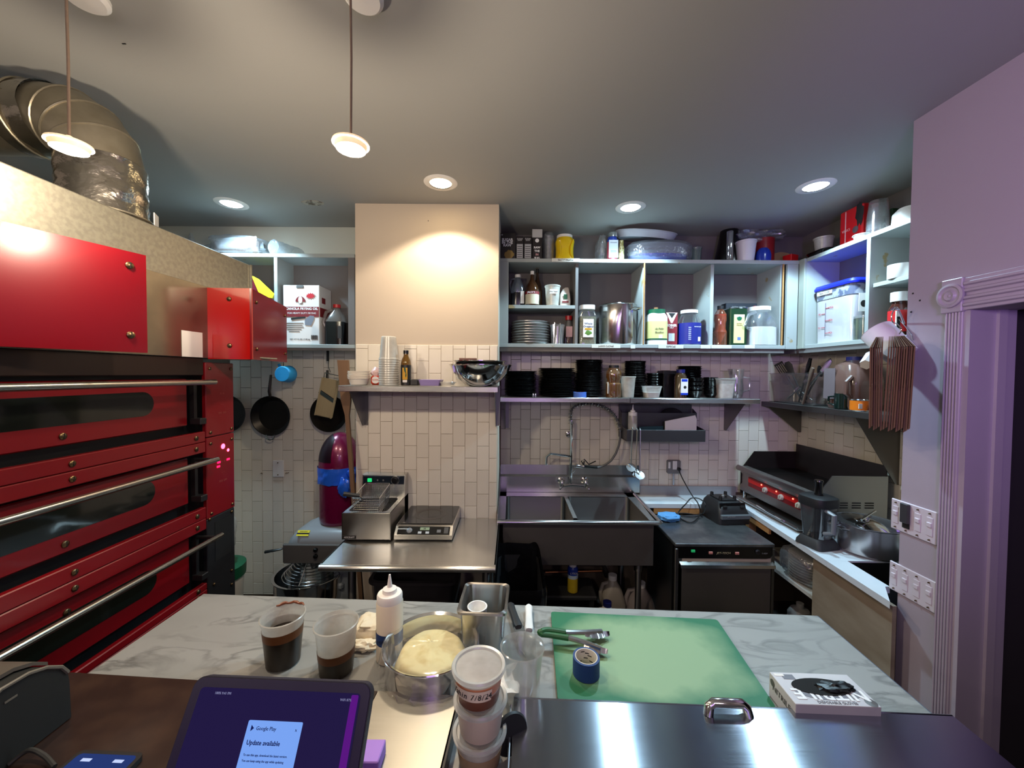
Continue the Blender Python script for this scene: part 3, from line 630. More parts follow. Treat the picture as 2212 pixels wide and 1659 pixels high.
lid = thing('steel_cover', 'wide brushed steel prep lid with a raised grip handle', 'cover')
P3 = L1 + (L2 - L1) * 3.2; P4 = L0 + fl * (P3 - L1).length * .92
part(lid, 'lid_top', MB().prism([(p.x, p.y) for p in (L0, L1, P3, P4)], BZ - .004, BZ), M_steely)
part(lid, 'rolled_edge', MB().tube([L0 + Vector((0, .001, -.004)), L1 + Vector((0, .001, -.004))], .005, 8), M_steely)
part(lid, 'seam_edge', MB().tube([L0 + fl * .02 + Vector((-.006, 0, -.001)), P4 + Vector((-.006, 0, -.001))], .0025, 6), M_chrome)
part(lid, 'cold_well', MB().prism([(p.x, p.y) for p in (L0 + Vector((.01, -.03, 0)), L1 + Vector((-.02, -.03, 0)), P3 + Vector((-.05, 0, 0)), P4 + Vector((.01, 0, 0)))], MZ + .001, BZ - .006), M_dsteel)
h0, h1 = onZ(1530, 1543, BZ), onZ(1618, 1546, BZ); hv = (h1 - h0); hl = hv.length; hu = hv.normalized()
hm = MB(); 
hm.tube([h0 + Vector((0, 0, -.002)), h0 + hu * .004 + Vector((0, .004, .016)), h0 + hu * .014 + Vector((0, .006, .024)), h1 - hu * .014 + Vector((0, .006, .024)), h1 - hu * .004 + Vector((0, .004, .016)), h1 + Vector((0, 0, -.002))], [.011, .0115, .0105, .0105, .0115, .011], 12)
part(lid, 'handle', hm, M_chrome)
# ================================================================ METAL TABLE WITH FRYER
TZ = .85
tf0, tf1 = onZ(691, 1219, TZ), onZ(1076, 1230, TZ)
tb = thing('work_table', 'stainless work table standing against the tiled chimney', 'table')
tl, tr_, tyf, tyb = tf0.x, tf1.x - .014, (tf0.y + tf1.y) / 2, YC - .012
part(tb, 'table_top', MB().box(((tl + tr_) / 2, (tyf + tyb) / 2 + .01, TZ - .003), (tr_ - tl, tyb - tyf - .02, .006)), M_steel)
part(tb, 'rolled_edge', MB().tube([(tl, tyf + .014, TZ - .016), (tr_, tyf + .014, TZ - .016)], .0155, 14), M_steel)
for xq in (tl + .004, tr_ - .003): part(tb, 'side_edge', MB().box((xq, (tyf + tyb) / 2 + .01, TZ - .02), (.007, tyb - tyf - .03, .04)), M_dsteel)
for x in (tl + .12, tr_ - .05):
    for y in (tyf + .1, tyb - .05): part(tb, 'leg', MB().tube([(x, y, 0), (x, y, TZ - .01)], .02, 12), M_dsteel)
part(tb, 'lower_shelf', MB().box(((tl + tr_) / 2 + .03, (tyf + tyb) / 2 + .03, .25), (tr_ - tl - .1, tyb - tyf - .12, .02)), M_dsteel)
# ================================================================ SINK
KZ = .872
k0, k1 = onZ(1081, 1123, KZ), onZ(1432, 1129, KZ); kyf = (k0.y + k1.y) / 2; kx0, kx1 = XC1 + .004, k1.x
sk = thing('sink', 'two-bowl stainless sink with tall backsplash between chimney and dishwasher', 'sink')
kyb = YB - .012; ymid = (kyf + kyb) / 2
bw0, bw1 = kx0 + .05, onY(1404, 1180, kyf + .05).x
bm0, bz = (onY(1236, 1120, kyf + .2).x), .585
yfb, ybb = kyf + .045, kyb - .12
part(sk, 'rolled_rim', MB().tube([(kx0, kyf + .012, KZ - .014), (kx1 - .02, kyf + .012, KZ - .014), (kx1 - .006, kyf + .02, KZ - .014), (kx1 - .002, kyf + .05, KZ - .014), (onZ(1380, 1074, KZ).x, kyb - .05, KZ - .014)], .014, 12), M_steel)
xr = onZ(1380, 1074, KZ).x
dk_ = MB()
dk_.box(((kx0 + xr) / 2, kyf + .03, KZ - .012), (xr - kx0, .03, .004)); dk_.box(((kx0 + xr) / 2, (ybb + kyb) / 2, KZ - .012), (xr - kx0, kyb - ybb, .004))
dk_.box(((kx0 + bw0) / 2, ymid, KZ - .012), (bw0 - kx0, kyb - kyf, .004)); dk_.prism([(bw1 - .005, yfb), (kx1 - .03, kyf + .03), (xr + .0, kyb), (bw1 - .005, kyb)], KZ - .014, KZ - .010); dk_.box((bm0, ymid, KZ - .013), (.025, ybb - yfb, .004))
part(sk, 'drainboard', dk_, M_steel)
for a, b in ((bw0, bm0 - .010), (bm0 + .010, bw1)):
    m = MB(); o_ = rrect(b - a, ybb - yfb, .03, KZ - .011, 4, (a + b) / 2, (yfb + ybb) / 2)
    m.loft([o_, rrect(b - a, ybb - yfb, .03, bz + .03, 4, (a + b) / 2, (yfb + ybb) / 2), rrect(b - a - .04, ybb - yfb - .04, .03, bz, 4, (a + b) / 2, (yfb + ybb) / 2)], False, True)
    part(sk, 'bowl', m, M_dsteel)
part(sk, 'front_apron', MB().box(((bw0 + bw1) / 2, yfb - .012, (KZ - .02 + bz - .005) / 2), (bw1 - bw0 + .03, .006, KZ - .02 - bz + .005), .002), pm('dark_apron_steel', (98, 95, 92), .42, .45, var=.08))
part(sk, 'side_apron', MB().box((bw1 + .013, (yfb + ybb) / 2, (KZ - .02 + bz - .005) / 2), (.006, ybb - yfb + .02, KZ - .02 - bz), .002), M_dsteel)
zbs = onY(1230, 1004, kyb).z; zb2 = onY(1230, 1027, kyb - .02).z; xbr = onY(1380, 1030, kyb).x
bs = MB(); bs.loft([[(x, kyb, KZ - .012), (x, kyb - .022, KZ - .008), (x, kyb - .026, zb2 - .01), (x, kyb - .006, zb2 + .004), (x, kyb - .004, zbs), (x, kyb, zbs)] for x in (kx0, xbr)]); part(sk, 'backsplash', bs, M_steelv)
part(sk, 'side_splash', MB().prism([(kyf + .02, KZ - .02), (kyb, KZ - .02), (kyb, zbs), (kyb - .1, zbs), (kyf + .12, KZ + .04), (kyf + .03, KZ + .03)], 0, .004, M=Matrix(((0, 0, 1, kx0 - .001), (1, 0, 0, 0), (0, 1, 0, 0), (0, 0, 0, 1)))), M_dsteel)
for x in (bw0 + .05, bw1 - .06):
    for y in (yfb + .04, ybb - .04): part(sk, 'leg', MB().tube([(x, y, 0), (x, y, bz + .01)], .02, 12).lathe([(.028, bz - .06), (.028, bz + .0)], 12, cx=x, cy=y), M_dsteel)
part(sk, 'drain_pipe', MB().tube([(bm0 - .2, 2.7, bz + .0), (bm0 - .2, 2.7, .45), (bm0 + .25, 2.72, .43), (bm0 + .3, 2.8, .3)], .022, 10), pm('dark_pvc', (70, 66, 62), .6))
part(sk, 'copper_pipe', MB().tube([onY(1178, 1236, 2.8), onY(1305, 1233, 2.8)], .009, 8), pm('dull_copper', (150, 96, 60), .4, .9))
fx0, fx1, fx2 = onY(1213, 1040, kyb - .06), onY(1264, 1040, kyb - .06), onY(1236, 1048, kyb - .09)
fa = thing('pre_rinse_faucet', 'chrome pre-rinse faucet with a spring hose arching over the sink', 'faucet')
yb_ = kyb - .0275
fm = MB()
for p in (fx0, fx1):
    fm.lathe([(.028, 0), (.028, .006), (.018, .012), (.014, .03), (0, .03)], 16, M=Matrix.Translation((p.x, yb_, p.z)) @ Matrix.Rotation(R(90), 4, 'X'))
    fm.tube([(p.x, yb_ - .02, p.z), (p.x, fx2.y, p.z - .012)], .013, 10); fm.lathe([(.017, -.022), (.02, 0), (.017, .018), (.011, .03)], 12, M=Matrix.Translation((p.x, fx2.y, p.z - .012)))
fm.tube([(fx0.x, fx2.y, fx2.z - .008), (fx2.x, fx2.y, fx2.z + .002), (fx1.x, fx2.y, fx2.z - .008)], .013, 10)
part(fa, 'valve_body', fm, M_chrome)
for p, s in ((fx0, -1), (fx1, 1)): part(fa, 'tap_handle', MB().tube([(p.x + s * .004, fx2.y - .012, p.z - .03), (p.x + s * .02, fx2.y - .05, p.z - .036)], [.008, .006], 8), M_chrome)
FYv = fx2.y
r0 = onY(1233, 1045, FYv); r1 = onY(1233, 915, FYv)
part(fa, 'riser', MB().tube([(r0.x, FYv, r0.z), (r0.x, FYv, r1.z + .02)], .0095, 10).lathe([(.014, 0), (.016, .012), (.014, .03)], 14, M=Matrix.Translation((r0.x, FYv, r1.z - .004))).tube([(r0.x, FYv, onY(1233, 945, FYv).z), (r0.x, yb_ + .01, onY(1233, 945, FYv).z)], .006, 8).lathe([(.022, 0), (.022, .006), (.01, .012)], 16, M=Matrix.Translation((r0.x - .012, yb_ + .012, onY(1233, 941, FYv).z)) @ Matrix.Rotation(R(90), 4, 'X')), M_chrome)
sp = onY(1234, 986, FYv); e1 = onY(1188, 978, FYv); e2 = onY(1180, 985, FYv); e3 = onY(1179, 1002, FYv)
part(fa, 'add_on_spout', MB().tube([(sp.x, FYv, sp.z), (e1.x, FYv - .03, e1.z), (e2.x, FYv - .032, e2.z), (e3.x, FYv - .032, e3.z)], [.009, .0085, .0085, .009], 10), M_chrome)
arc = [(1233, 915), (1233, 895), (1236, 882), (1246, 875), (1260, 872), (1278, 872), (1296, 875), (1312, 882), (1325, 893), (1334, 908), (1338, 922), (1340, 932)]
ap = [onY(a, b, FYv) for a, b in arc]
def resample(pts, n):
    L = [0]
    for i in range(1, len(pts)): L.append(L[-1] + (pts[i] - pts[i - 1]).length)
    out = []
    for k in range(n):
        s = L[-1] * k / (n - 1); i = max(j for j in range(len(L)) if L[j] <= s + 1e-9); i = min(i, len(pts) - 2)
        out.append(pts[i].lerp(pts[i + 1], (s - L[i]) / max(1e-9, L[i + 1] - L[i])))
    return out
def helix(pts, turns, r, per=10):
    c = resample(pts, turns * per + 1); out = []
    for i, p in enumerate(c):
        t = (c[min(i + 1, len(c) - 1)] - c[max(i - 1, 0)]).normalized(); u = t.cross(UY).normalized(); a = 2 * math.pi * i / per
        out.append(p + u * r * math.cos(a) + UY * r * math.sin(a))
    return out
part(fa, 'spring', MB().tube(helix(ap, 26, .0155), .0022, 5), M_chrome)
hs = ap + [onY(a, b, FYv - .04 * i / 6) for i, (a, b) in enumerate([(1340, 945), (1337, 962), (1330, 980), (1320, 995), (1308, 1004), (1296, 1009), (1288, 1010)])]
part(fa, 'hose', MB().tube(resample(hs, 60), .0085, 8), pm('grey_rubber_hose', (92, 92, 92), .5))
g0, g1 = onY(1290, 1010, FYv - .045), onY(1262, 1007, FYv - .045)
part(fa, 'spray_grip', MB().tube([g0, g1], [.010, .012], 10).tube([g1, onY(1256, 996, FYv - .045), onY(1262, 992, FYv - .045), onY(1272, 1003, FYv - .045), onY(1287, 996, FYv - .045)], .0045, 8), M_blackg)
part(fa, 'spray_head', MB().tube([g1, onY(1258, 1009, FYv - .045), onY(1244, 1006, FYv - .05)], [.010, .010, .016], 12).tube([onY(1261, 1007, FYv - .045), onY(1262, 995, FYv - .045)], .006, 8), M_chrome)
part(fa, 'hanger_clip', MB().tube([(r0.x, FYv, onY(1233, 1010, FYv).z), onY(1244, 1012, FYv - .045), onY(1238, 1022, FYv - .03), (r0.x, FYv, onY(1233, 1018, FYv).z)], .004, 6), M_chrome)
# ================================================================ DISHWASHER
WZ = .79
w0, w1, w2 = onZ(1458, 1173, WZ), onZ(1676, 1177, WZ), onZ(1422, 1109, WZ)
wx0, wx1, wyf, wyb = w0.x, w1.x, (w0.y + w1.y) / 2, 2.70
dw = thing('dishwasher', 'steel undercounter dishwasher with a black control strip', 'dishwasher')
wcx = (wx0 + wx1) / 2; ww = wx1 - wx0
M_dwt = two_tone('worn_steel_top', (120, 130, 138), (160, 168, 172), 12, .4, .7, .32, metal=.9, bush=0) if False else two_tone('worn_steel_top', (126, 132, 136), (164, 168, 170), 12, .4, .7, .3, metal=.9, bump=.03)
part(dw, 'top_panel', MB().box((wcx, (wyf + wyb) / 2, WZ - .01), (ww, wyb - wyf, .02), .003), M_dwt)
part(dw, 'body', MB().box((wcx, (wyf + wyb) / 2 + .02, .405), (ww - .004, wyb - wyf - .05, .75)), M_dsteel)
def wy(y): return onY(1560, y, wyf).z
part(dw, 'side_frame', MB().box((wx0 + .02, wyf + .008, .40), (.04, .02, .72), .002), M_dsteel); part(dw, 'side_frame', MB().box((wx1 - .012, wyf + .008, .40), (.024, .02, .72), .002), M_dsteel)
cx_a, cx_b = onY(1465, 1190, wyf).x, onY(1668, 1190, wyf).x; zt_, zb_ = wy(1181), wy(1206)
poly = [(cx_a, zt_), (cx_b, zt_), (cx_b, zb_ + .02)] + [(cx_b - .04 + .04 * math.cos(R(a)), zb_ + .03 - .03 * math.sin(R(a))) for a in range(0, 91, 15)] + [(cx_a, zb_)]
cp = part(dw, 'control_strip', MB().loft([[(x, wyf + .004, z) for x, z in poly], [(x, wyf - .004, z) for x, z in poly]]), M_blackg)
part(dw, 'trim_strip', MB().box(((cx_a + cx_b) / 2, wyf + .006, (wy(1206) + wy(1214)) / 2), (cx_b - cx_a, .012, .02)), pm('cream_trim', (196, 186, 168), .5))
hz = wy(1217); part(dw, 'door', MB().box(((cx_a + cx_b) / 2, wyf + .008, (hz + .1) / 2), (cx_b - cx_a + .004, .02, hz - .1), .004), pm('dark_door_steel', (96, 93, 90), .4, .45, var=.08))
part(dw, 'door_handle', MB().loft([[(x, wyf - .002, hz + .012), (x, wyf - .028, hz + .002), (x, wyf - .03, hz - .016), (x, wyf - .026, hz - .016), (x, wyf - .022, hz - .002), (x, wyf - .002, hz)] for x in (cx_a + .006, cx_b + .004)]), M_steel)
def cpt(px, py): p = onY(px, py, wyf - .0045); return (p.x, p.y, p.z)
text(cp, 'JET-TECH', .016, cpt(1563, 1195), FRONT, pm('gold_ink', (200, 190, 150), .5), shear=.2, sx=1.2); text(cp, 'F-16DP', .011, cpt(1652, 1196), FRONT, pm('grey_ink', (150, 150, 150), .5))
for (px, py), m in (((1497, 1190), pm('green_lamp_lens', (40, 150, 90), .3, emit=((40, 190, 110), .3))), ((1535, 1194), pm('pink_button', (220, 150, 140), .4)), ((1592, 1195), pm('pink_button', (220, 150, 140), .4))):
    p = cpt(px, py); part(cp, 'button', MB().box((p[0], p[1] - .002, p[2]), (.022, .006, .014), .001), m)
p = cpt(1636, 1192); part(cp, 'dial', MB().lathe([(.014, 0), (.014, .006), (.009, .010), (0, .010)], 16), M_black, loc=p, rot=(R(90), 0, 0))
# ================================================================ SIDE COUNTER (L-shaped, pale top)
RZ = .845
M_ctop = pm('pale_blue_white_solid_surface', (206, 214, 220), .4, var=.04, vs=10)
M_ply = two_tone('stained_plywood', (150, 138, 120), (120, 104, 84), 3.5, .35, .75, .7, stretch=(1, 1, 3))
f0, f1 = onZ(1918, 1297, RZ), onZ(1613, 1100, RZ)
def fx(y): return f0.x + (f1.x - f0.x) * (y - f0.y) / (f1.y - f0.y)
sc_ = thing('counter', 'pale L-shaped side counter under the griddle with a dark sunken basin', 'counter')
yfs = onZ(1480, 1089, RZ).y
hx0, hx1, hy0, hy1 = 1.74, 2.14, 1.70, 1.925
def hx(y): return fx(y) + .105
T = RZ - .03
tp = MB()
tp.prism([(kx1 + .004 + (xr - kx1) * (yfs - kyf) / (kyb - kyf) + .026, yfs), (fx(yfs), yfs), (XW - .01, yfs), (XW - .01, YB - .011), (xr + .024, YB - .011)], T, RZ)
tp.prism([(fx(hy1), hy1), (XW - .01, hy1), (XW - .01, yfs - .0005), (fx(yfs), yfs - .0005)], T, RZ)
tp.prism([(fx(1.575), 1.575), (XS - .006, 1.69), (hx(1.69), 1.69), (hx(hy1), hy1 - .0005), (fx(hy1), hy1 - .0005)], T, RZ)
tp.prism([(hx1, 1.69), (XW - .01, 1.69), (XW - .01, hy1 - .0005), (hx1, hy1 - .0005)], T, RZ)
part(sc_, 'counter_top', tp, M_ctop)
part(sc_, 'wood_edge', MB().box(((xr + .09 + fx(yfs)) / 2, yfs + .012, T - .022), (fx(yfs) - xr - .09, .02, .042)), M_wood)
part(sc_, 'wood_edge', MB().loft([[(fx(y) + .006, y, T - .042), (fx(y) + .02, y, T - .042), (fx(y) + .02, y, T), (fx(y) + .006, y, T)] for y in (2.42, yfs)]), M_wood)
part(sc_, 'upstand', MB().box(((xbr + .006 + 1.75) / 2, YB - .018, RZ + .035), (1.75 - xbr - .006, .012, .07)), pm('grey_upstand', (150, 152, 156), .5))
bb = MB(); bb.loft([[(hx(hy1) + .002, hy1 - .01, z), (hx1 - .01, hy1 - .01, z), (hx1 - .01, 1.70, z), (hx(1.70) + .002, 1.70, z)] for z in (RZ - .004, .62)], False, True); part(sc_, 'basin', bb, pm('black_basin', (10, 10, 12), .5))
XP = .035
ypn = onX(1757, 1300, 1.65).y
part(sc_, 'front_panel', MB().loft([[(fx(y) + XP, y, .10), (fx(y) + XP + .018, y, .10), (fx(y) + XP + .018, y, T - .004), (fx(y) + XP, y, T - .004)] for y in (1.60, ypn)]), M_ply)
part(sc_, 'front_rail', MB().loft([[(fx(y) + XP - .003, y, .42), (fx(y) + XP, y, .42), (fx(y) + XP, y, .434), (fx(y) + XP - .003, y, .434)] for y in (1.60, ypn)]), M_wood)
part(sc_, 'partition', MB().box((1.94, ypn + .012, T / 2), (.56, .02, T - .01)), M_ply)
sh_z = onX(1720, 1262, 1.67).z
part(sc_, 'lower_shelf', MB().box((1.945, (ypn + .024 + 2.70) / 2, sh_z - .01), (.55, 2.70 - ypn - .024, .02)), two_tone('scuffed_white_shelf', (190, 188, 180), (120, 104, 84), 7, .5, .75, .6))
part(sc_, 'leg', MB().box((1.70, 2.70, T / 2), (.05, .04, T - .01)), M_wood)
# ================================================================ GRIDDLE
M_gdk = pm('dark_griddle_wall', (58, 50, 48), .45, .7, var=.3)  # darker metal for the griddle's back and far side walls
gx0, gx1, gy0, gy1 = 1.72, 2.17, 2.20, 2.92
gz = 1.085; gs = 1.205
gr = thing('griddle', 'electric countertop griddle with a red control strip and three dials', 'griddle')
M_gst = steel('griddle_steel', (160, 156, 152), .38, tang=(0, 0, 1))
part(gr, 'cooking_plate', MB().box(((gx0 + gx1) / 2 + .03, (gy0 + gy1) / 2, gz - .015), (gx1 - gx0 - .08, gy1 - gy0 - .03, .02)), pm('seasoned_plate', (26, 23, 22), .35, .5, var=.4))
part(gr, 'front_rail', MB().tube([(gx0 + .012, gy0 + .002, gz - .004), (gx0 + .012, gy1 - .002, gz - .004)], .020, 12).box((gx0 + .045, (gy0 + gy1) / 2, gz + .006), (.06, gy1 - gy0 - .02, .008)), M_gst)
sw = .006
def side(y): return MB().loft([[(x, yy, z) for x, z in [(gx0 + .03, gz - .20), (gx1, gz - .20), (gx1, gs), (gx0 + .13, gs), (gx0 + .05, gz + .01), (gx0 + .03, gz + .005)]] for yy in (y, y + sw)])
nsd = part(gr, 'side_wall', side(gy0), M_gst); part(gr, 'side_wall', side(gy1 - sw), M_gdk)
for i in range(4):
    for j in range(3):
        part(nsd, 'vent_slot', MB().box((1.84 + .075 * i, gy0 - .001, gz - .035 - .014 * j), (.05, .003, .006)), M_ink)
part(gr, 'back_wall', MB().box((gx1 - .003, (gy0 + gy1) / 2, gz + .02), (.006, gy1 - gy0 - .014, .20 + .02 + gs - gz - .02)), M_gdk)
XG = gx0 + .035
fb = MB(); fb.loft([[(gx0 + .02, y, gz - .02), (XG, y, gz - .05), (XG, y, gz - .12), (gx0 + .025, y, gz - .14), (gx0 + .025, y, gz - .172), (gx0 + .06, y, gz - .172), (gx0 + .1, y, gz - .02)] for y in (gy0 + .008, gy1 - .008)])
ff = part(gr, 'front_face', fb, M_gst)
gp0, gp1 = onX(1618, 1040, XG).y, onX(1745, 1080, XG).y
rp = part(gr, 'control_strip', MB().box((XG - .003, (gp0 + gp1) / 2 - .02, gz - .085), (.006, gp0 - gp1 + .04, .066), .001), pm('deep_red_panel', (120, 14, 18), .3, var=.15))
part(rp, 'red_band', MB().box((XG - .007, (gp0 + gp1) / 2 - .02, gz - .075), (.002, gp0 - gp1 + .035, .026)), pm('bright_red_band', (200, 22, 20), .3))
for (kx, ky), (lx, ly) in (((1651, 1043), (1645, 1033)), ((1685, 1057), (1677, 1047)), ((1723, 1074), (1713, 1063))):
    q = onX(kx, ky, XG - .02); k = MB(); k.lathe([(.019, 0), (.019, .006), (.015, .016), (0, .016)], 18); k.box((0, 0, .017), (.007, .03, .012), .002)
    part(rp, 'dial', k, pm('ivory_knob', (200, 200, 188), .35), loc=(XG - .008, q.y, gz - .088), rot=(R(90), R(20), R(-90)))
    part(rp, 'pilot_lamp', MB().lathe([(.005, 0), (.004, .004), (0, .005)], 10), emat('pilot_red', (255, 90, 70), 6), loc=(XG - .008, onX(lx, ly, XG - .01).y, gz - .066), rot=(0, R(-90), 0))
for y in (gy0 + .03, gy1 - .03):
    for x in (gx0 + .05, gx1 - .04): part(gr, 'leg', MB().tube([(x, y, RZ + .001), (x, y, gz - .17)], .014, 10), M_chrome)
tray = MB(); tz = gz - .205
tray.loft([[(gx0 - .02, y, tz + .004), (gx0 - .026, y, tz - .008), (gx0 - .02, y, tz - .02), (gx0 + .3, y, tz - .02), (gx0 + .3, y, tz - .014), (gx0 - .008, y, tz - .014)] for y in (gy0 + .06, gy1 - .06)])
part(gr, 'grease_tray', tray, M_gst); part(gr, 'tray_handle', MB().tube([(gx0 - .03, 2.62, tz + .012), (gx0 - .036, 2.5, tz + .008), (gx0 - .030, 2.38, tz + .004)], .006, 8), M_chrome)
# ================================================================ BLENDER BASE, JAR, POT on the right
b0 = onZ(1568, 1122, WZ); 
bl = thing('blender', 'black commercial blender motor unit without its jar on the dishwasher', 'blender', (b0.x, b0.y + .02, WZ + .001), R(4))
lw_ = .20
part(bl, 'body', MB().loft([rrect(lw_ + .02, .23, .02, .0), rrect(lw_ + .02, .23, .02, .055), rrect(lw_ - .01, .21, .03, .11, cy=.01), rrect(lw_ - .05, .17, .03, .135, cy=.02)]), M_bplast)
cp2 = part(bl, 'control_face', MB().box((0, -.108, .088), (lw_ - .02, .012, .045), .003, M=Matrix.Rotation(R(-14), 4, 'X')), M_blackg)
for x in (-.06, .06): part(cp2, 'switch', MB().box((x, -.098, .112), (.028, .01, .016), .002), M_black)
part(bl, 'front_lip', MB().box((0, -.118, .052), (lw_, .02, .03), .004), pm('grey_lip', (92, 98, 102), .4)); text(bl, 'VITA-PREP', .012, (-.035, -.129, .056), FRONT, pm('grey_ink', (150, 150, 150), .5))
part(bl, 'jar_pad', MB().box((0, .02, .139), (.12, .12, .012), .003), M_black)
for x, y in ((-.05, -.03), (.05, -.03), (-.05, .07), (.05, .07)): part(bl, 'jar_post', MB().lathe([(.012, .14), (.01, .165), (0, .168)], 10, cx=x, cy=y), M_black)
part(bl, 'drive_socket', MB().lathe([(.022, .144), (.022, .156), (.012, .16), (0, .16)], 16, cy=.02), M_dsteel)
cdp = [onY(1466, 1014, YB - .05), onY(1475, 1035, YB - .08), onY(1495, 1070, 2.78), onY(1508, 1088, 2.66), onZ(1512, 1110, WZ + .02), onZ(1495, 1128, WZ + .006), onZ(1470, 1120, WZ + .006), onZ(1465, 1108, WZ + .02), onY(1482, 1088, 2.66), onY(1494, 1076, 2.7), onY(1512, 1078, 2.68), onY(1524, 1092, 2.62), onZ(1514, 1112, WZ + .006), onZ(1480, 1109, WZ + .006), onZ(1455, 1110, WZ + .006), onZ(1500, 1116, WZ + .006), Vector((b0.x - .11, b0.y + .08, WZ + .02))]
def smooth(pts, n=8):
    out = []
    for i in range(len(pts) - 1):
        p0, p1, p2, p3 = pts[max(i - 1, 0)], pts[i], pts[i + 1], pts[min(i + 2, len(pts) - 1)]
        for k in range(n):
            t = k / n; out.append(.5 * ((2 * p1) + (p2 - p0) * t + (2 * p0 - 5 * p1 + 4 * p2 - p3) * t * t + (3 * p1 - p0 - 3 * p2 + p3) * t ** 3))
    return out + [pts[-1]]
cord = thing('power_cord', 'black power cord coiled on the dishwasher and plugged into the outlet', 'cord')
part(cord, 'cable', MB().tube(smooth(cdp), .0042, 7), M_bplast)
pl = onY(1466, 1014, YB - .04); part(cord, 'plug', MB().box((pl.x, YB - .045, pl.z + .004), (.026, .03, .022), .006), M_bplast)
ot = onY(1455, 1008, YB - .02)
#
outl = thing('outlet', 'grey surface-mounted outlet box on the tiled wall above the dishwasher', 'outlet')
part(outl, 'box', MB().box((ot.x, YB - .018, ot.z), (.105, .03, .105), .008), pm('grey_box_paint', (120, 120, 120), .5))
o2 = onY(1458, 1005, YB - .034); part(outl, 'receptacle', MB().box((o2.x, YB - .034, o2.z), (.034, .006, .066), .002), M_white)
o3 = onY(1446, 1005, YB - .034); part(outl, 'switch', MB().box((o3.x, YB - .034, o3.z), (.016, .006, .05), .002), M_white)
part(outl, 'conduit', MB().tube([(ot.x, YB - .018, ot.z - .05), (ot.x, YB - .018, RZ + .08)], .008, 8), M_steelv)
sk_ = onZ(1445, 1123, WZ)
solo('cloth', 'folded light blue cloth on the dishwasher beside the sink', 'cloth', MB().blob((0, 0, .02), (.14, .11, .05), .18, 7, sq=.7), pm('light_blue_cloth', (86, 150, 208), .8, var=.1, vs=30, bump=.3, bs=120), (sk_.x, sk_.y, WZ + .001), .2)
jb = Vector((1.695, 2.105, RZ + .001))
jr = thing('blender', 'smoky clear blender jar with a black lid and tamper on the side counter', 'blender', jb, R(12))
part(jr, 'base', MB().loft([rrect(.15, .15, .02, 0), rrect(.145, .145, .02, .02), rrect(.12, .12, .02, .045), rrect(.112, .112, .02, .05)]), pm('dark_grey_rubber', (44, 46, 48), .6))
part(jr, 'jar', MB().loft([rrect(.108, .108, .03, .05, 5), rrect(.118, .118, .035, .10, 5), rrect(.142, .142, .04, .235, 5)], True, False), clearmat('smoky_jar', (90, 96, 100), haze=.45, gloss=.4, rough=.1, tint=(.6, .62, .64)))
part(jr, 'handle', MB().tube([(-.03, -.066, .215), (-.03, -.11, .205), (-.03, -.108, .11), (-.03, -.062, .09)], .012, 10), pm('smoky_handle', (120, 126, 130), .25))
part(jr, 'lid', MB().loft([rrect(.152, .152, .045, .225, 5), rrect(.156, .156, .045, .25, 5), rrect(.15, .15, .045, .272, 5), rrect(.12, .12, .04, .28, 5)]), M_bplast)
part(jr, 'tamper', MB().lathe([(.02, .275), (.018, .30), (.017, .345), (.022, .355), (.02, .362), (0, .363)], 14), M_blackg)
pot = thing('stock_pot', 'wide shiny steel pot with utensils heaped in it on the side counter', 'pot', (1.918, 2.042, RZ + .0015), 0)
pot.scale = (.93, .93, .95)
part(pot, 'body', MB().lathe([(0, .001), (.14, .001), (.152, .012), (.155, .04), (.155, .155), (.16, .16), (.160, .164), (.152, .162), (.150, .04), (.138, .012), (0, .010)], 40), pm('pot_steel', (196, 196, 198), .24, .9, var=.05))
part(pot, 'side_handle', MB().tube([(-.15, -.04, .13), (-.182, -.035, .135), (-.182, .035, .135), (-.15, .04, .13)], .005, 8), M_chrome)
solo('lid', 'shiny steel lid tilted inside the wide pot', 'lid', MB().lathe([(.0, .022), (.04, .018), (.08, .009), (.10, 0), (.103, .004), (.08, .016), (.04, .026), (.012, .03), (.014, .045), (0, .048)], 32), M_chrome, (1.90, 2.045, RZ + .147), rot=(R(10), R(8), 0))
sp_ = MB(); sp_.tube([(0, 0, 0), (.12, .05, .03)], .005, 8); sp_.lathe([(0, -.012), (.02, -.008), (.03, 0), (.027, 0), (.018, -.006), (0, -.009)], 16)
solo('ladle', 'small shiny ladle lying across the wide pot', 'ladle', sp_, M_chrome, (1.82, 1.98, RZ + .190))
solo('scoop', 'lavender plastic scoop handle sticking up at the rim of the wide pot', 'scoop', MB().loft([rrect(.03, .016, .007, 0), rrect(.034, .018, .008, .05), rrect(.02, .012, .005, .09)]), pm('lavender_plastic', (170, 120, 205), .4), (2.0, 1.955, RZ + .135), rot=(R(-30), R(15), 0))
# ================================================================ UNDER THE SIDE COUNTER
wp = thing('wrapped_plates', 'stack of plates wrapped in cling film under the side counter', 'plates', (1.80, ypn + .19, sh_z + .001))
for i in range(9): part(wp, 'plate', MB().lathe([(.06, .001), (.125, .016), (.127, .019), (.06, .005), (0, .005)], 28), pm('cream_plate', (190, 180, 165), .3), loc=(0, 0, .016 * i))
part(wp, 'film', MB().blob((0, 0, .0945), (.285, .285, .186), .05, 9, 40, 22, sq=.55), M_bag)
# metal canister below
c_ = onX(1700, 1320, 1.72)
solo('canister', 'milky plastic canister under the wrapped plates', 'canister', MB().lathe([(0, 0), (.06, 0), (.065, .02), (.065, .3), (.05, .33), (.02, .34), (.02, .37), (0, .37)], 24), M_deli, (1.80, c_.y, 0.001))
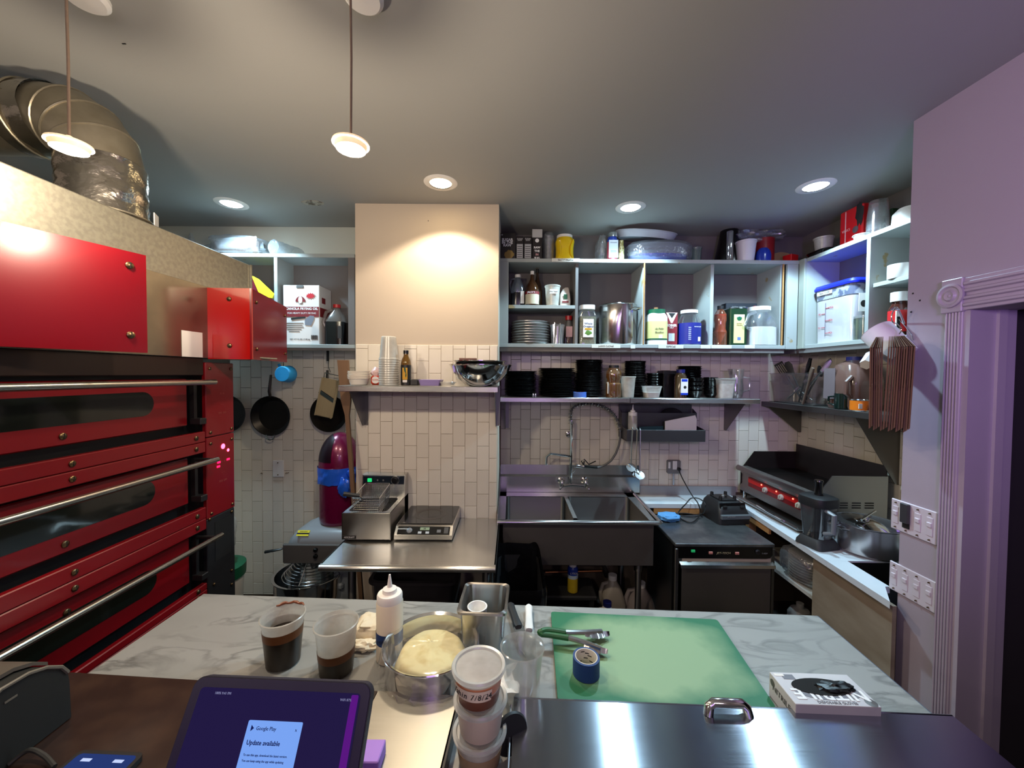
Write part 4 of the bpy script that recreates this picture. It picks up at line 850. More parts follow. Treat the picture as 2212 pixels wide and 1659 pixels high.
# ================================================================ LEFT BACK CORNER
YLF = YL - .010
M_pan = pm('black_carbon_steel', (70, 64, 60), .34, .8, var=.35, vs=4); M_pani = pm('scorched_pan_inside', (40, 35, 31), .36, .6, var=.5, vs=5)
TOY = Matrix.Rotation(R(90), 4, 'X')    # lathe axis z -> -y (opens towards the room)
def hang_pan(px, py, rpx, label, handle_top=None, loop=True, Y=None, depth=.045):
    Y = Y or YLF - .003; p = onY(px, py, Y - .03); r = rpx / F * (Y - .03)
    t = thing('frying_pan', label, 'pan', (p.x, Y, p.z))
    part(t, 'body', MB().lathe([(0, .002), (r * .72, .002), (r * .78, .006), (r * .98, depth), (r, depth + .003), (r * .97, depth + .002), (r * .74, .009), (0, .006)], 40, M=TOY), M_pani)
    if handle_top:
        h = onY(handle_top[0], handle_top[1], Y - .03); dx_, dz_ = h.x - p.x, h.z - p.z
        part(t, 'handle', MB().tube([(dx_ * r / dz_ * .95, -depth, r * .95), (dx_ * .6, -depth - .012, dz_ * .6), (dx_, -depth + .01, dz_)], [.009, .010, .008], 10), M_pan)
    if loop:
        part(t, 'loop_handle', MB().tube([(-.03, -depth, -r * .96), (-.026, -depth - .008, -r * 1.13), (0, -depth - .01, -r * 1.2), (.026, -depth - .008, -r * 1.13), (.03, -depth, -r * .96)], .0045, 8), M_dsteel)
    return t
hang_pan(587, 898, 43, 'black frying pan hanging left of centre under the blue cup', (586, 810))
hang_pan(494, 893, 40, 'black frying pan half hidden by the oven', (494, 812), loop=False)
hang_pan(712, 893, 40, 'large black pan hanging behind the wooden slicer', (708, 800), loop=False)
mp_ = onY(706, 857, 2.77)
md = thing('mandoline', 'wooden slicer board with a slanted blade hanging on the tiled wall', 'slicer', (mp_.x, 2.782, mp_.z)); md.rotation_euler = (0, R(12), 0)
M_board = pm('pale_slicer_wood', (184, 164, 124), .6, var=.1, vs=5, stretch=(20, 1, 1))
part(md, 'board', MB().box((0, 0, -.01), (.128, .018, .28), .006), M_board)
for x in (-.058, .058): part(md, 'side_rail', MB().box((x, -.011, -.01), (.010, .008, .28), .002), M_board)
part(md, 'blade', MB().box((0, -.0115, .0), (.135, .003, .024), M=Matrix.Rotation(R(22), 4, 'Y')), M_dsteel)
part(md, 'blade_slot', MB().box((0, -.0105, .012), (.12, .003, .008), M=Matrix.Rotation(R(22), 4, 'Y')), M_ink)
part(md, 'wire_hanger', MB().tube([(-.055, 0, .125), (-.055, 0, .165), (.055, 0, .165), (.055, 0, .125)], .003, 6), M_dsteel)
hk = thing('hook', 'black strap and wire hook hanging from the cabinet above the slicer', 'hook')
a_, b_, c_ = onY(706, 757, 2.79), onY(710, 780, 2.79), onY(714, 803, 2.79)
part(hk, 'strap', MB().box(((a_.x + b_.x) / 2, 2.79, (a_.z + b_.z) / 2), (.018, .004, a_.z - b_.z)), M_bplast); part(hk, 'wire', MB().tube([b_, (b_.x - .003, 2.79, (b_.z + c_.z) / 2), c_ + Vector((0, 0, -.004))], .0025, 6), M_dsteel)
q = onY(609, 808, 2.66); cr = .062
cu_ = thing('measuring_cup', 'bright blue measuring cup hanging under the cabinet', 'cup', (q.x, 2.74, q.z))
part(cu_, 'bowl', MB().lathe([(cr * .98, .0), (cr * .98, .002), (cr * .86, .075), (cr * .80, .08), (0, .08), (0, .076), (cr * .8, .074), (cr * .92, .004)], 32, M=TOY), pm('sky_blue_plastic', (42, 150, 214), .45, var=.04))
part(cu_, 'handle', MB().box((-.03, -.006, .068), (.02, .008, .05), .002, M=Matrix.Rotation(R(-25), 4, 'Y')), pm('sky_blue_plastic', (42, 150, 214), .45))
rail = thing('hook', 'short black hook rail under the left cabinet holding the blue cup', 'hook')
qq = onY(606, 782, 2.72); part(rail, 'rail', MB().box((qq.x - .02, 2.738, LB - .045), (.02, .006, .088)), M_black); part(rail, 'peg', MB().tube([(qq.x + .02, 2.72, LB), (qq.x + .02, 2.72, q.z + .055)], .003, 6), M_black)
sp2 = onY(602, 1012, YLF); wpl = thing('blank_plate', 'blank white wall plate on the tiles left of the purple bin', 'plate', (sp2.x, YLF - .004, sp2.z))
part(wpl, 'cover', MB().box((0, 0, 0), (.084, .010, .126), .004), M_white); screw(wpl, (0, -.005, .045), (R(90), 0, 0), .004); screw(wpl, (0, -.005, -.045), (R(90), 0, 0), .004)
for k, (a, b) in enumerate([(565, 1022), (623, 1021)]):
    p = onY(a, b, YLF); solo('brass_hook', ['small brass hook left of the blank wall plate', 'small brass hook right of the blank wall plate'][k], 'hook', MB().tube([(0, .004, 0), (0, -.012, 0), (.010 if k == 0 else -.008, -.016, .004), (.016 if k == 0 else -.012, -.014, -.004)], .0025, 6), pm('brass_screw', (120, 100, 72), .35, 1.0), p)
# mixer
mx0, mx1, my0, my1 = -1.42, -1.006, 2.36, 2.68
MT = .795
mix = thing('stand_mixer', 'grey floor mixer with a steel bowl and wire guard behind the work table', 'mixer')
M_mixg = pm('grey_mixer_enamel', (142, 150, 158), .35, var=.05, coat=.2); M_mixd = pm('dark_grey_plate', (84, 84, 84), .5, var=.1)
hm_ = MB(); secs = []
for x, zt2, zb2, inset in ((mx0, MT - .12, .62, .08), (mx0 + .012, MT - .07, .61, .04), (mx0 + .06, MT - .02, .605, .012), (mx0 + .12, MT, .60, 0), (mx1, MT, .60, 0)):
    w_, h_ = my1 - my0 - 2 * inset, zt2 - zb2; secs.append([(x, p[0] + (my0 + my1) / 2, p[1] + (zt2 + zb2) / 2) for p in rrect(w_, h_, .07, 0, 5)])
hm_.loft(secs); part(mix, 'head', hm_, M_mixg)
pz = .62; part(mix, 'face_plate', MB().box((-1.215, my0 + .002, .655), (.40, .02, .125), .008), M_mixd)
for z_ in (.685, .645): part(mix, 'knob', MB().lathe([(.013, 0), (.013, .012), (.009, .018), (0, .018)], 14, M=Matrix.Translation((-1.205, my0 - .008, z_)) @ TOY), M_blackg)
l0, l1 = onY(575, 1191, my0), onY(607, 1186, my0); part(mix, 'lever', MB().tube([(l0.x, my0 - .01, l0.z), (l1.x, my0 - .005, l1.z), (l1.x + .04, my0 + .03, l1.z + .01)], [.010, .007, .007], 10), M_chrome)
y0_, y1_ = onY(634, 1149, my0 - .01), onY(658, 1162, my0 - .01)
Mw = Matrix.Translation(((y0_.x + y1_.x) / 2 + .01, my0 + .0195, MT - .0195)) @ Matrix.Rotation(R(-45), 4, 'X')
ws = part(mix, 'warning_label', MB().box((0, 0, 0), (.075, .002, .036), M=Mw), pm('yellow_label', (225, 215, 30), .5), label='yellow warning label')
part(ws, 'print_band', MB().box((0, -.0014, -.003), (.076, .001, .009), M=Mw), M_ink)
text(ws, 'WARNING', .010, Mw @ Vector((0, -.0016, .009)), (R(45), 0, 0), M_ink)
part(mix, 'column', MB().loft([rrect(.16, .2, .04, .02, 4, -1.09, 2.56), rrect(.14, .18, .04, .62, 4, -1.09, 2.56)]), M_mixg); part(mix, 'foot', MB().box((-1.225, 2.54, .03), (.42, .40, .05), .02), M_mixg)
bx_, by_, bt = onY(655, 1265, 2.40).x, 2.50, .47
part(mix, 'bowl', MB().lathe([(0, .16), (.10, .165), (.19, .24), (.215, .36), (.215, bt), (.226, bt), (.226, bt + .006), (.210, bt + .004), (.21, .36), (.185, .25), (.10, .172), (0, .167)], 44, cx=bx_, cy=by_), M_chrome)
part(mix, 'bowl_cradle', MB().box((-1.13, by_, .40), (.10, .12, .04), .01), M_mixg)
part(mix, 'attachment_hub', MB().lathe([(.07, .605), (.07, .575), (.05, .56), (.03, .55), (.02, .50), (0, .50)], 20, cx=bx_ + .02, cy=by_), M_dsteel)
gd = MB()
for i in range(8):
    f = i / 7; zz = .475 + .095 * f; rr = .185 - .095 * f
    gd.tube([(bx_ + .02 + rr * math.cos(R(a)), by_ + rr * math.sin(R(a)), zz) for a in range(190, 351, 10)], .0028, 6)
for a in (190, 270, 350): gd.tube([(bx_ + .02 + .185 * math.cos(R(a)), by_ + .185 * math.sin(R(a)), .475), (bx_ + .02 + .09 * math.cos(R(a)), by_ + .09 * math.sin(R(a)), .57)], .0035, 6)
part(mix, 'wire_guard', gd, M_chrome, kind='stuff')
# purple bin on the mixer
bn = thing('trash_can', 'tall metallic purple bin with a domed push lid standing on the mixer', 'bin', (-1.14, 2.545, MT + .0015))
M_purp = pm('metallic_purple', (112, 8, 62), .28, .25, var=.04, coat=.4)
br = .127; zr = onY(727, 1000, 2.545).z - MT; zd = onY(727, 934, 2.545).z - MT
part(bn, 'body', MB().lathe([(br - .012, 0), (br - .004, .01), (br, .03), (br, zr - .004), (0, zr - .004)], 48), M_purp)
dm = [(br + .003, zr - .01), (br + .003, zr + .006)] + [((br + .002) * math.cos(R(a)), zr + .006 + (zd - zr - .006) * math.sin(R(a))) for a in range(8, 90, 9)] + [(0, zd)]
part(bn, 'dome_lid', MB().lathe(dm, 48), M_purp)
fl_ = MB(); Rf = Matrix.Rotation(R(214), 4, 'Z')
def domept(az, el, k=1.012): return ((br + .002) * k * math.cos(R(el)) * math.cos(R(az)), (br + .002) * k * math.cos(R(el)) * math.sin(R(az)), zr + .006 + (zd - zr - .006) * k * math.sin(R(el)))
fl_.grid(14, 10, lambda u, v: domept(-55 + 110 * u, 6 + 66 * v * (1 - .25 * (2 * u - 1) ** 2)), M=Rf)
part(bn, 'push_flap', fl_, pm('dark_purple_flap', (26, 3, 18), .4, .2))
part(bn, 'rim_ring', MB().lathe([(br + .0005, zr - .03), (br + .004, zr - .026), (br + .004, zr - .012), (br + .0005, zr - .008)], 48, cap0=False, cap1=False), M_purp)
lb = MB()
def bagband(u, v):
    a = 2 * math.pi * u; n_ = noise.noise(Vector((math.cos(a) * 4, math.sin(a) * 4, v * 3))); n2 = noise.noise(Vector((math.cos(a) * 9, math.sin(a) * 9, v * 6 + 3)))
    r = br + .009 + .006 * n_ + .004 * n2; z = zr - .012 - .105 * (1 - v) * (1 + .12 * noise.noise(Vector((math.cos(a) * 3, math.sin(a) * 3, 7))))
    return (r * math.cos(a), r * math.sin(a), z)
lb.grid(72, 9, bagband, wrap=True)
part(bn, 'bin_liner', lb, pm('blue_bag_plastic', (36, 96, 214), .25, var=.12, vs=12, bump=.6, bs=25), label='blue plastic bag folded over the rim')
kn = MB(); kn.blob((.115, -.10, zr - .04), (.05, .05, .06), .25, 6, 16, 12, flat=False); kn.blob((.085, -.135, zr - .125), (.075, .05, .12), .3, 5, 20, 14, flat=False, seed=2); part(bn, 'bag_knot', kn, pm('blue_bag_plastic', (36, 96, 214), .25), kind='stuff')
pk0, pk1 = onY(771, 1185, 2.30), onY(740, 778, 2.40)
pl_ = MB(); dz_ = pk1 - pk0
pl_.loft([[tuple(pk0 + dz_ * t + Vector((x, y, 0))) for x, y in ((-.014, 0), (.012, 0), (.012, .04), (-.014, .04))] for t in (-1.0, 0, .75, 1)])
solo('wooden_plank', 'narrow wooden plank leaning beside the chimney behind the fryer', 'plank', MB().loft([[tuple(pk0 + dz_ * t + Vector((x + (.0), y, 0))) for x, y in ((-w2, 0), (w2, 0), (w2, .018), (-w2, .018))] for t, w2 in ((-.9, .012), (.70, .012), (.78, .03), (1, .034))]), pm('worn_brown_wood', (112, 84, 60), .7, var=.2, vs=6, stretch=(12, 12, 1)))
# bucket with green lid, bag on top
bq = onY(516, 1232, 2.56)
bk = thing('bucket', 'white plastic bucket with a green lid beside the oven', 'bucket', (-1.965, 2.56, .0))
part(bk, 'tub', MB().lathe([(.12, 0), (.14, .42), (0, .42)], 32), M_white); part(bk, 'lid', MB().lathe([(.15, .40), (.152, .44), (.152, .475), (.14, .48), (0, .478)], 32), M_green)
solo('plastic_bag', 'crumpled milky bag standing on the green bucket lid', 'bag', MB().blob((0, 0, .2), (.26, .24, .40), .16, 5, 26, 18, seed=4), M_deli, (-2.0, 2.56, .482))
# ================================================================ ON THE WORK TABLE
fy_, fd = onZ(790, 1172, TZ).y + .005, .37
fx0_, fx1_ = onZ(737, 1172, TZ).x, onZ(843, 1172, TZ).x; fw_ = fx1_ - fx0_
fr = thing('deep_fryer', 'small steel countertop fryer with a wire basket and green switch', 'fryer', ((fx0_ + fx1_) / 2, fy_, TZ + .001))
fh = onY(790, 1109, fy_).z - TZ
st_ = M_steelv
ft = MB()
ft.box((0, .003, fh / 2 + .006), (fw_, .006, fh - .012), .002); ft.box((-fw_ / 2 + .002, fd / 2, fh / 2 + .006), (.004, fd, fh - .012)); ft.box((fw_ / 2 - .002, fd / 2, fh / 2 + .006), (.004, fd, fh - .012)); ft.box((0, fd - .02, fh / 2), (fw_, .004, fh - .012))
part(fr, 'housing', ft, st_)
ti = rrect(fw_ - .05, fd - .13, .03, fh, 5, -.005, (fd - .13) / 2 + .025); to = [(max(-fw_ / 2, min(fw_ / 2, x * 9)), max(0, min(fd - .09, (y - (fd - .09) / 2) * 9 + (fd - .09) / 2)), fh) for x, y, z in ti]
part(fr, 'top_deck', MB().loft([to, ti, [(x, y, fh - .012) for x, y, z in ti], [(x * .96, y * .96 + .006, .04) for x, y, z in ti]], False, True), M_steel)
part(fr, 'oil', MB().loft([[(x * .97, y * .97 + .004, fh - .065) for x, y, z in ti]], True, False), pm('dark_fryer_oil', (30, 20, 10), .08))
hd_z = onY(820, 1026, fy_ + fd - .08).z - TZ
hd2 = part(fr, 'control_head', MB().loft([[(x, fd - .09, fh - .01), (x, fd - .075, hd_z - .002), (x, fd - .07, hd_z), (x, fd, hd_z), (x, fd, .01), (x, fd - .08, .01)] for x in (-fw_ / 2, fw_ / 2)]), st_)
tl_ = math.atan2(.015, hd_z - fh)
fc = part(hd2, 'control_face', MB().box((0, fd - .082, hd_z - .032), (fw_ - .014, .004, .052), .001, M=None), pm('dark_blue_face', (20, 30, 42), .25))
def fcp(x, z): return (x, fd - .086, hd_z - .032 + z)
part(fc, 'rocker_switch', MB().box(fcp(-.085, 0), (.026, .008, .022), .002), pm('green_switch_glow', (20, 90, 50), .3, emit=((30, 220, 120), .8)))
for x in (-.035, 0): part(fc, 'indicator', MB().lathe([(.006, 0), (.005, .004), (0, .005)], 10, M=Matrix.Translation(fcp(x, 0)) @ TOY), M_dsteel)
dk2 = MB(); dk2.lathe([(.026, 0), (.026, .004), (.019, .006), (.017, .02), (0, .02)], 24, M=Matrix.Translation(fcp(.075, 0)) @ TOY); part(fc, 'thermostat_dial', dk2, M_blackg); part(fc, 'dial_ring', MB().lathe([(.021, 0), (.027, 0), (.027, .005), (.021, .005)], 24, M=Matrix.Translation(fcp(.075, 0)) @ TOY, cap0=False, cap1=False), M_chrome)
bp_ = part(fr, 'name_plate', MB().box((-fw_ / 2 + .042, -.0015, .026), (.075, .003, .017), .001), M_ink); text(bp_, 'ADCRAFT', .013, (-fw_ / 2 + .042, -.0034, .026), FRONT, M_inkw, shear=.2)
for x in (-1, 1):
    for y in (.03, fd - .05): part(fr, 'foot', MB().lathe([(.008, 0), (.010, .008), (0, .008)], 10, cx=x * (fw_ / 2 - .02), cy=y), M_black)
bk_ = MB(); bw_, bd_, bh_ = .15, .19, .10; bz0 = fh - .035; oy = .05
def bpt(x, y, z): return (x - .02, oy + y, bz0 + z + .16 * y)
for i in range(13):
    x = -bw_ / 2 + bw_ * i / 12; bk_.tube([bpt(x, 0, bh_), bpt(x * .92, .006, 0), bpt(x * .92, bd_ - .006, 0), bpt(x, bd_, bh_)], .0011, 4, cap=False)
for i in range(15):
    y = bd_ * i / 14; bk_.tube([bpt(-bw_ / 2, y, bh_), bpt(-bw_ * .46, y, 0), bpt(bw_ * .46, y, 0), bpt(bw_ / 2, y, bh_)], .0011, 4, cap=False)
for k in range(8):
    z = bh_ * k / 8; s = .92 + .08 * k / 8; bk_.tube([bpt(-bw_ / 2 * s, 0, z), bpt(bw_ / 2 * s, 0, z), bpt(bw_ / 2 * s, bd_, z), bpt(-bw_ / 2 * s, bd_, z), bpt(-bw_ / 2 * s, 0, z)], .0011, 4, cap=False)
bsk = thing('fryer_basket', 'wire mesh basket with a black handle resting in the fryer', 'basket', fr.location)
part(bsk, 'wire_mesh', bk_, M_chrome, kind='stuff')
part(bsk, 'rim_wire', MB().tube([bpt(-bw_ / 2, 0, bh_), bpt(bw_ / 2, 0, bh_), bpt(bw_ / 2, bd_, bh_), bpt(-bw_ / 2, bd_, bh_), bpt(-bw_ / 2, 0, bh_)], .0032, 6), M_chrome)
part(bsk, 'bail', MB().tube([bpt(-.02, 0, bh_ + .002), bpt(-.045, -.012, bh_ + .026), bpt(-.06, -.02, bh_ + .034)], .003, 6), M_chrome)
part(bsk, 'handle', MB().tube([bpt(-.03, -.012, bh_ + .020), bpt(-.11, -.035, bh_ + .042)], [.011, .013], 10), M_bplast)
# induction cooker
iy = onZ(913, 1171, TZ).y + .006; ix0, ix1 = onZ(850, 1171, TZ).x, onZ(976, 1171, TZ).x; iw = ix1 - ix0; idp = .355
ic = thing('induction_cooker', 'steel countertop induction burner with a black glass top beside the fryer', 'burner', ((ix0 + ix1) / 2, iy, TZ + .001))
ih = onY(913, 1137, iy + .03).z - TZ
part(ic, 'housing', MB().loft([[(x, 0, .010), (x, .0, .034), (x, .040, ih - .004), (x, .05, ih), (x, idp, ih), (x, idp, .010)] for x in (-iw / 2, iw / 2)]), st_)
part(ic, 'glass_top', MB().box((0, .052 + (idp - .06) / 2, ih + .003), (iw - .012, idp - .064, .006), .001), pm('black_glass_top', (34, 32, 31), .12, var=.1, coat=.3))
part(ic, 'burner_ring', MB().lathe([(.07, ih + .0063), (.082, ih + .0066), (.095, ih + .0063)], 36, cy=.2, cap0=False, cap1=False), pm('burner_ring_print', (60, 50, 44), .3))
ang = math.atan2(.040, ih - .038); Mi = Matrix.Translation((0, .02, (ih + .030) / 2)) @ Matrix.Rotation(-ang, 4, 'X')
def isub(name, c, d, m, parent): return part(parent, name, MB().box(c, d, .0006, M=Mi), m)
fcz = isub('control_face', (0, -.002, 0), (iw - .03, .003, .046), M_blackg, ic)
isub('display', (.005, -.0045, .009), (.052, .002, .017), pm('lcd_grey_green', (128, 140, 112), .3), fcz)
for x in (-.02, .022): isub('button', (x, -.0045, -.013), (.020, .002, .013), pm('pale_button', (170, 170, 170), .4), fcz)
isub('button', (.085, -.0045, -.004), (.022, .002, .018), pm('grey_button', (96, 96, 98), .4), fcz)
isub('power_pad', (.125, -.0045, 0), (.024, .002, .036), pm('dark_grey_pad', (58, 58, 60), .4), fcz)
part(fcz, 'dial_mark', MB().lathe([(.016, 0), (.013, .002), (0, .002)], 18, M=Mi @ Matrix.Translation((-.08, -.0035, 0)) @ TOY), pm('grey_button', (96, 96, 98), .4))
t0 = text(fcz, 'AVANTCO', .011, Mi @ Vector((-.118, -.0042, .008)), (R(90) - ang, 0, 0), M_inkw); text(fcz, '88', .013, Mi @ Vector((.005, -.0058, .009)), (R(90) - ang, 0, 0), M_ink)
for s in (-1, 1):
    for y in (.03, idp - .03): part(ic, 'foot', MB().lathe([(.010, 0), (.012, .010), (0, .010)], 10, cx=s * (iw / 2 - .03), cy=y), M_black)
# under the table and beside it
tub = thing('storage_tub', 'dark plastic tub under the steel work table', 'tub', (-.50, 2.13, .262))
part(tub, 'tub', MB().loft([rrect(.36, .36, .04, 0), rrect(.42, .40, .04, .44)], True, False), pm('dark_grey_tub', (52, 48, 50), .45)); part(tub, 'rim', MB().loft([rrect(.42, .40, .04, .44), rrect(.46, .44, .05, .445), rrect(.46, .44, .05, .46), rrect(.42, .40, .04, .462), rrect(.41, .39, .04, .43)], False, False), pm('dark_grey_tub', (52, 48, 50), .45))
tc_ = thing('trash_can', 'slim black bin lined with a black bag between table and sink', 'bin', (.045, 2.02, 0.001))
part(tc_, 'body', MB().loft([rrect(.18, .42, .04, 0), rrect(.235, .50, .05, .70)], True, False), pm('dark_bin_plastic', (26, 26, 28), .5))
def liner(u, v):
    a = u * 40; ring = rrect(.25, .515, .06, 0, 9); i = int(u * len(ring)) % len(ring); p = ring[i]
    n_ = noise.noise(Vector((p[0] * 22, p[1] * 22, v * 4)))
    if v < .5: k = 1.0 + .05 * n_ + .03; z = .60 + .17 * (v * 2) + .012 * n_
    else: k = 1.0 - .12 * (v - .5) * 2 + .05 * n_; z = .77 - .30 * (v - .5) * 2 + .012 * n_
    return (p[0] * k, p[1] * k, z)
part(tc_, 'bin_liner', MB().grid(40, 13, liner, wrap=True), pm('black_bag_plastic', (12, 12, 14), .2, var=.2, bump=.9, bs=26, coat=.3))
# ================================================================ UNDER THE SINK
ss = onY(1240, 1300, 2.50)
stool = thing('step_stool', 'low dark plastic stand under the sink', 'stool', (.36, 2.56, 0))
part(stool, 'top', MB().box((0, 0, .335), (.40, .24, .03), .008), pm('dark_stool_plastic', (44, 44, 44), .6))
for x in (-.17, .17): part(stool, 'leg', MB().box((x, 0, .16), (.03, .20, .32), .006), pm('dark_stool_plastic', (44, 44, 44), .6))
cn = thing('spray_can', 'blue and yellow spray can on the dark stand under the sink', 'can', (onY(1237, 1260, 2.50).x, 2.50, .3515))
part(cn, 'body', MB().lathe([(.03, 0), (.034, .004), (.034, .10), (0, .10)], 24), pm('yellow_can_print', (206, 176, 40), .35, var=.2, vs=20))
part(cn, 'upper_body', MB().lathe([(.0343, .10), (.0343, .155), (.026, .168), (0, .17)], 24), pm('blue_can_print', (30, 60, 160), .35)); part(cn, 'white_band', MB().lathe([(.0346, .095), (.0346, .118)], 24, cap0=False, cap1=False), pm('pale_blue_band', (190, 210, 225), .4))
part(cn, 'cap', MB().lathe([(.024, .168), (.024, .20), (.020, .204), (0, .204)], 20), M_white); text(cn, 'LYSOL', .018, (.004, -.0352, .135), FRONT, M_inkw)
def jug(name, label, x, y, z, r, h, m, capm, group=None, level=None, levm=None):
    t = thing(name, label, 'jug', (x, y, z), group=group)
    part(t, 'body', MB().loft([rrect(2 * r, 1.7 * r, r * .4, 0), rrect(2 * r, 1.7 * r, r * .4, h * .55), rrect(1.5 * r, 1.4 * r, r * .5, h * .75), circ(r * .42, h * .88, 20) if False else rrect(.8 * r, .8 * r, r * .39, h * .88), rrect(.62 * r, .62 * r, r * .3, h * .93)]), m)
    part(t, 'cap', MB().lathe([(r * .36, h * .92), (r * .36, h), (0, h)], 16), capm)
    part(t, 'handle', MB().tube([(-r * .3, 0, h * .86), (-r * .8, 0, h * .84), (-r * 1.0, 0, h * .7), (-r * .95, 0, h * .5)], r * .16, 8), m)
    return t
jx = onY(1312, 1290, 2.42).x
jug('bleach_jug', 'white bleach jug with a dark blue cap under the sink', jx, 2.42, .001, .075, .33, M_white, pm('navy_cap', (24, 28, 96), .4))
jug('plastic_jug', 'cloudy plastic jug with a white cap behind the bleach jug', jx + .085, 2.62, .001, .082, .40, pm('cloudy_jug', (170, 162, 150), .35), M_white)
jug('plastic_jug', 'cloudy plastic jug with a white cap beside the sink leg', jx + .27, 2.60, .001, .095, .36, pm('cloudy_jug2', (150, 140, 138), .35), M_white)
# ================================================================ ON THE CHIMNEY SHELF
def lx(px, Y, py=830): return onY(px, py, Y).x
CY = 2.315; zsA = sz1 + .001
def stack(proto, n, dz, loc, label, toplabel, group, jit=.0015):
    for i in range(n):
        l = (loc[0] + rnd.uniform(-jit, jit), loc[1] + rnd.uniform(-jit, jit), loc[2] + dz * i)
        if i == 0: proto.location = l; o = proto
        else: o = dup(proto, l, rnd.uniform(0, 6))
        o['label'] = toplabel if i == n - 1 else label; o['group'] = group
pb = solo('paper_bowl', 'x', 'bowl', MB().lathe([(0, .002), (.045, 0), (.048, .002), (.058, .035), (.062, .036), (.063, .040), (.057, .038), (.046, .006), (0, .006)], 32), pm('white_paper_bowl', (240, 234, 220), .6, var=.02))
stack(pb, 7, .0072, (lx(775, CY), CY, zsA), 'white paper bowl in the short stack at the left end of the chimney shelf', 'topmost white paper bowl of the short stack on the chimney shelf', 'white paper bowls')
rx, rw, rh = fit(798, 822, 793, 2.33, zsA)
rp_ = thing('food_package', 'red and clear plastic package between the paper bowls and plastic cups', 'package', (rx + .004, 2.35, zsA))
part(rp_, 'label_band', MB().box((0, 0, .028), (.062, .05, .056), .01), pm('orange_red_wrapper', (214, 74, 50), .4)); part(rp_, 'clear_top', MB().blob((0, 0, .075), (.07, .05, .06), .3, 7, 16, 12, flat=False), pm('pinkish_film', (226, 190, 184), .35, bump=.5, bs=60))
part(rp_, 'white_oval', MB().lathe([(.022, 0), (0, .001)], 20, M=Matrix.Translation((.0, -.0255, .03)) @ TOY), M_paper); text(rp_, 'ROMA', .014, (0, -.027, .03), FRONT, pm('orange_red_wrapper', (214, 74, 50), .4))
def deli_shape(t, r0, r1, h, mat=M_deli, n=32, M=None):
    part(t, 'cup', MB().lathe(M=M, prof=[(0, .002), (r0 - .004, .0), (r0, .004), (r1 - .004, h - .018), (r1 - .003, h - .012), (r1, h - .010), (r1 + .0015, h - .002), (r1 - .001, h), (r1 - .0028, h - .010), (r1 - .0048, h - .018), (r0 - .0008, .005), (0, .003)], n=n), mat)
M_cup = clearmat('frosted_cup_plastic', (240, 236, 226), haze=.6, gloss=.12, rough=.28)
dc = thing('plastic_cup', 'x', 'cup'); deli_shape(dc, .043, .0575, .14, M_cup, 28, Matrix.Translation((0, 0, .14)) @ Matrix.Rotation(R(180), 4, 'X'))
ch = onY(840, 727, CY).z - zsA
stack(dc, 12, (ch - .14) / 11, (lx(840, CY), CY, zsA), 'milky plastic cup nested in the tall stack on the chimney shelf', 'topmost cup of the tall nested stack on the chimney shelf', 'nested plastic cups', .00005)
def bottle(name, label, cat, loc, prof, mat, cap=None, capm=None, liquid=None, lm=None, n=28, group=None):
    t = thing(name, label, cat, loc, 0, group)
    part(t, 'body', MB().lathe(prof, n, cap1=False), mat)
    if liquid: part(t, 'contents', MB().lathe([(0, .003)] + [(max(0, r - .003), z) for r, z in prof if .002 < z < liquid] + [(max(r for r, z in prof) * .96 if False else [r for r, z in prof if z < liquid][-1] - .003, liquid), (0, liquid)], n), lm)
    if cap: part(t, 'cap', MB().lathe(cap, 20), capm)
    return t
oh = onY(877, 757, CY).z - zsA
ob_ = bottle('oil_bottle', 'dark oil bottle with a yellow label on the chimney shelf', 'bottle', (lx(877, CY), CY, zsA), [(0, 0), (.027, 0), (.03, .004), (.03, oh * .62), (.026, oh * .72), (.015, oh * .84), (.0135, oh * .93)], pm('golden_oil_glass', (96, 66, 22), .08, coat=.4), [(.0155, oh * .9), (.0155, oh), (0, oh)], M_blackg)
part(ob_, 'dark_sleeve', MB().lathe([(.0304, .002), (.0306, oh * .58)], 28, cap0=False, cap1=False), pm('black_label', (24, 22, 18), .4)); part(ob_, 'label_panel', MB().box((.002, -.0306, oh * .33), (.03, .002, oh * .34), .001), pm('mustard_label', (205, 152, 26), .5))
part(ob_, 'map_print', MB().prism([(-.006, .03), (.004, .034), (.006, .01), (.010, -.014), (.006, -.03), (.002, -.02), (.004, -.004), (-.004, .012)], 0, .001, M=Matrix.Translation((.002, -.0318, oh * .36)) @ TOY), pm('dark_green_ink', (20, 70, 40), .5)); part(ob_, 'white_strip', MB().box((.002, -.0315, oh * .12), (.026, .001, .014)), M_paper)
a_, w_, h_ = fit(889, 906, 816, 2.33, zsA); solo('tray', 'flat black tray beside the oil bottle on the chimney shelf', 'tray', MB().box((0, 0, .018), (w_, .08, .036), .004), M_bplast, (a_ - .002, 2.34, zsA))
a_, w_, h_ = fit(906, 954, 818, 2.3, zsA); solo('tray', 'low lavender tray beside the oil bottle on the chimney shelf', 'tray', MB().loft([rrect(w_ - .02, .10, .01, 0), rrect(w_, .115, .012, .034), rrect(w_ - .008, .107, .01, .034), rrect(w_ - .02, .095, .01, .006)]), pm('lavender_tray', (158, 140, 196), .4), (a_, 2.32, zsA))
solo('clear_disc', 'clear plastic lid lying between the lavender tray and mixing bowls', 'lid', MB().lathe([(0, .004), (.04, .004), (.05, .018), (.055, .018), (.055, .022), (.044, .022), (.036, .008), (0, .008)], 28), M_deli, (lx(966, 2.31), 2.31, zsA))
bw = 68 * 2.255 / F; bxc = lx(1038, 2.255)
mb_ = thing('mixing_bowl', 'large steel mixing bowl at the right end of the chimney shelf', 'bowl', (bxc, 2.255, zsA)); hb = onY(1038, 789, 2.255).z - zsA
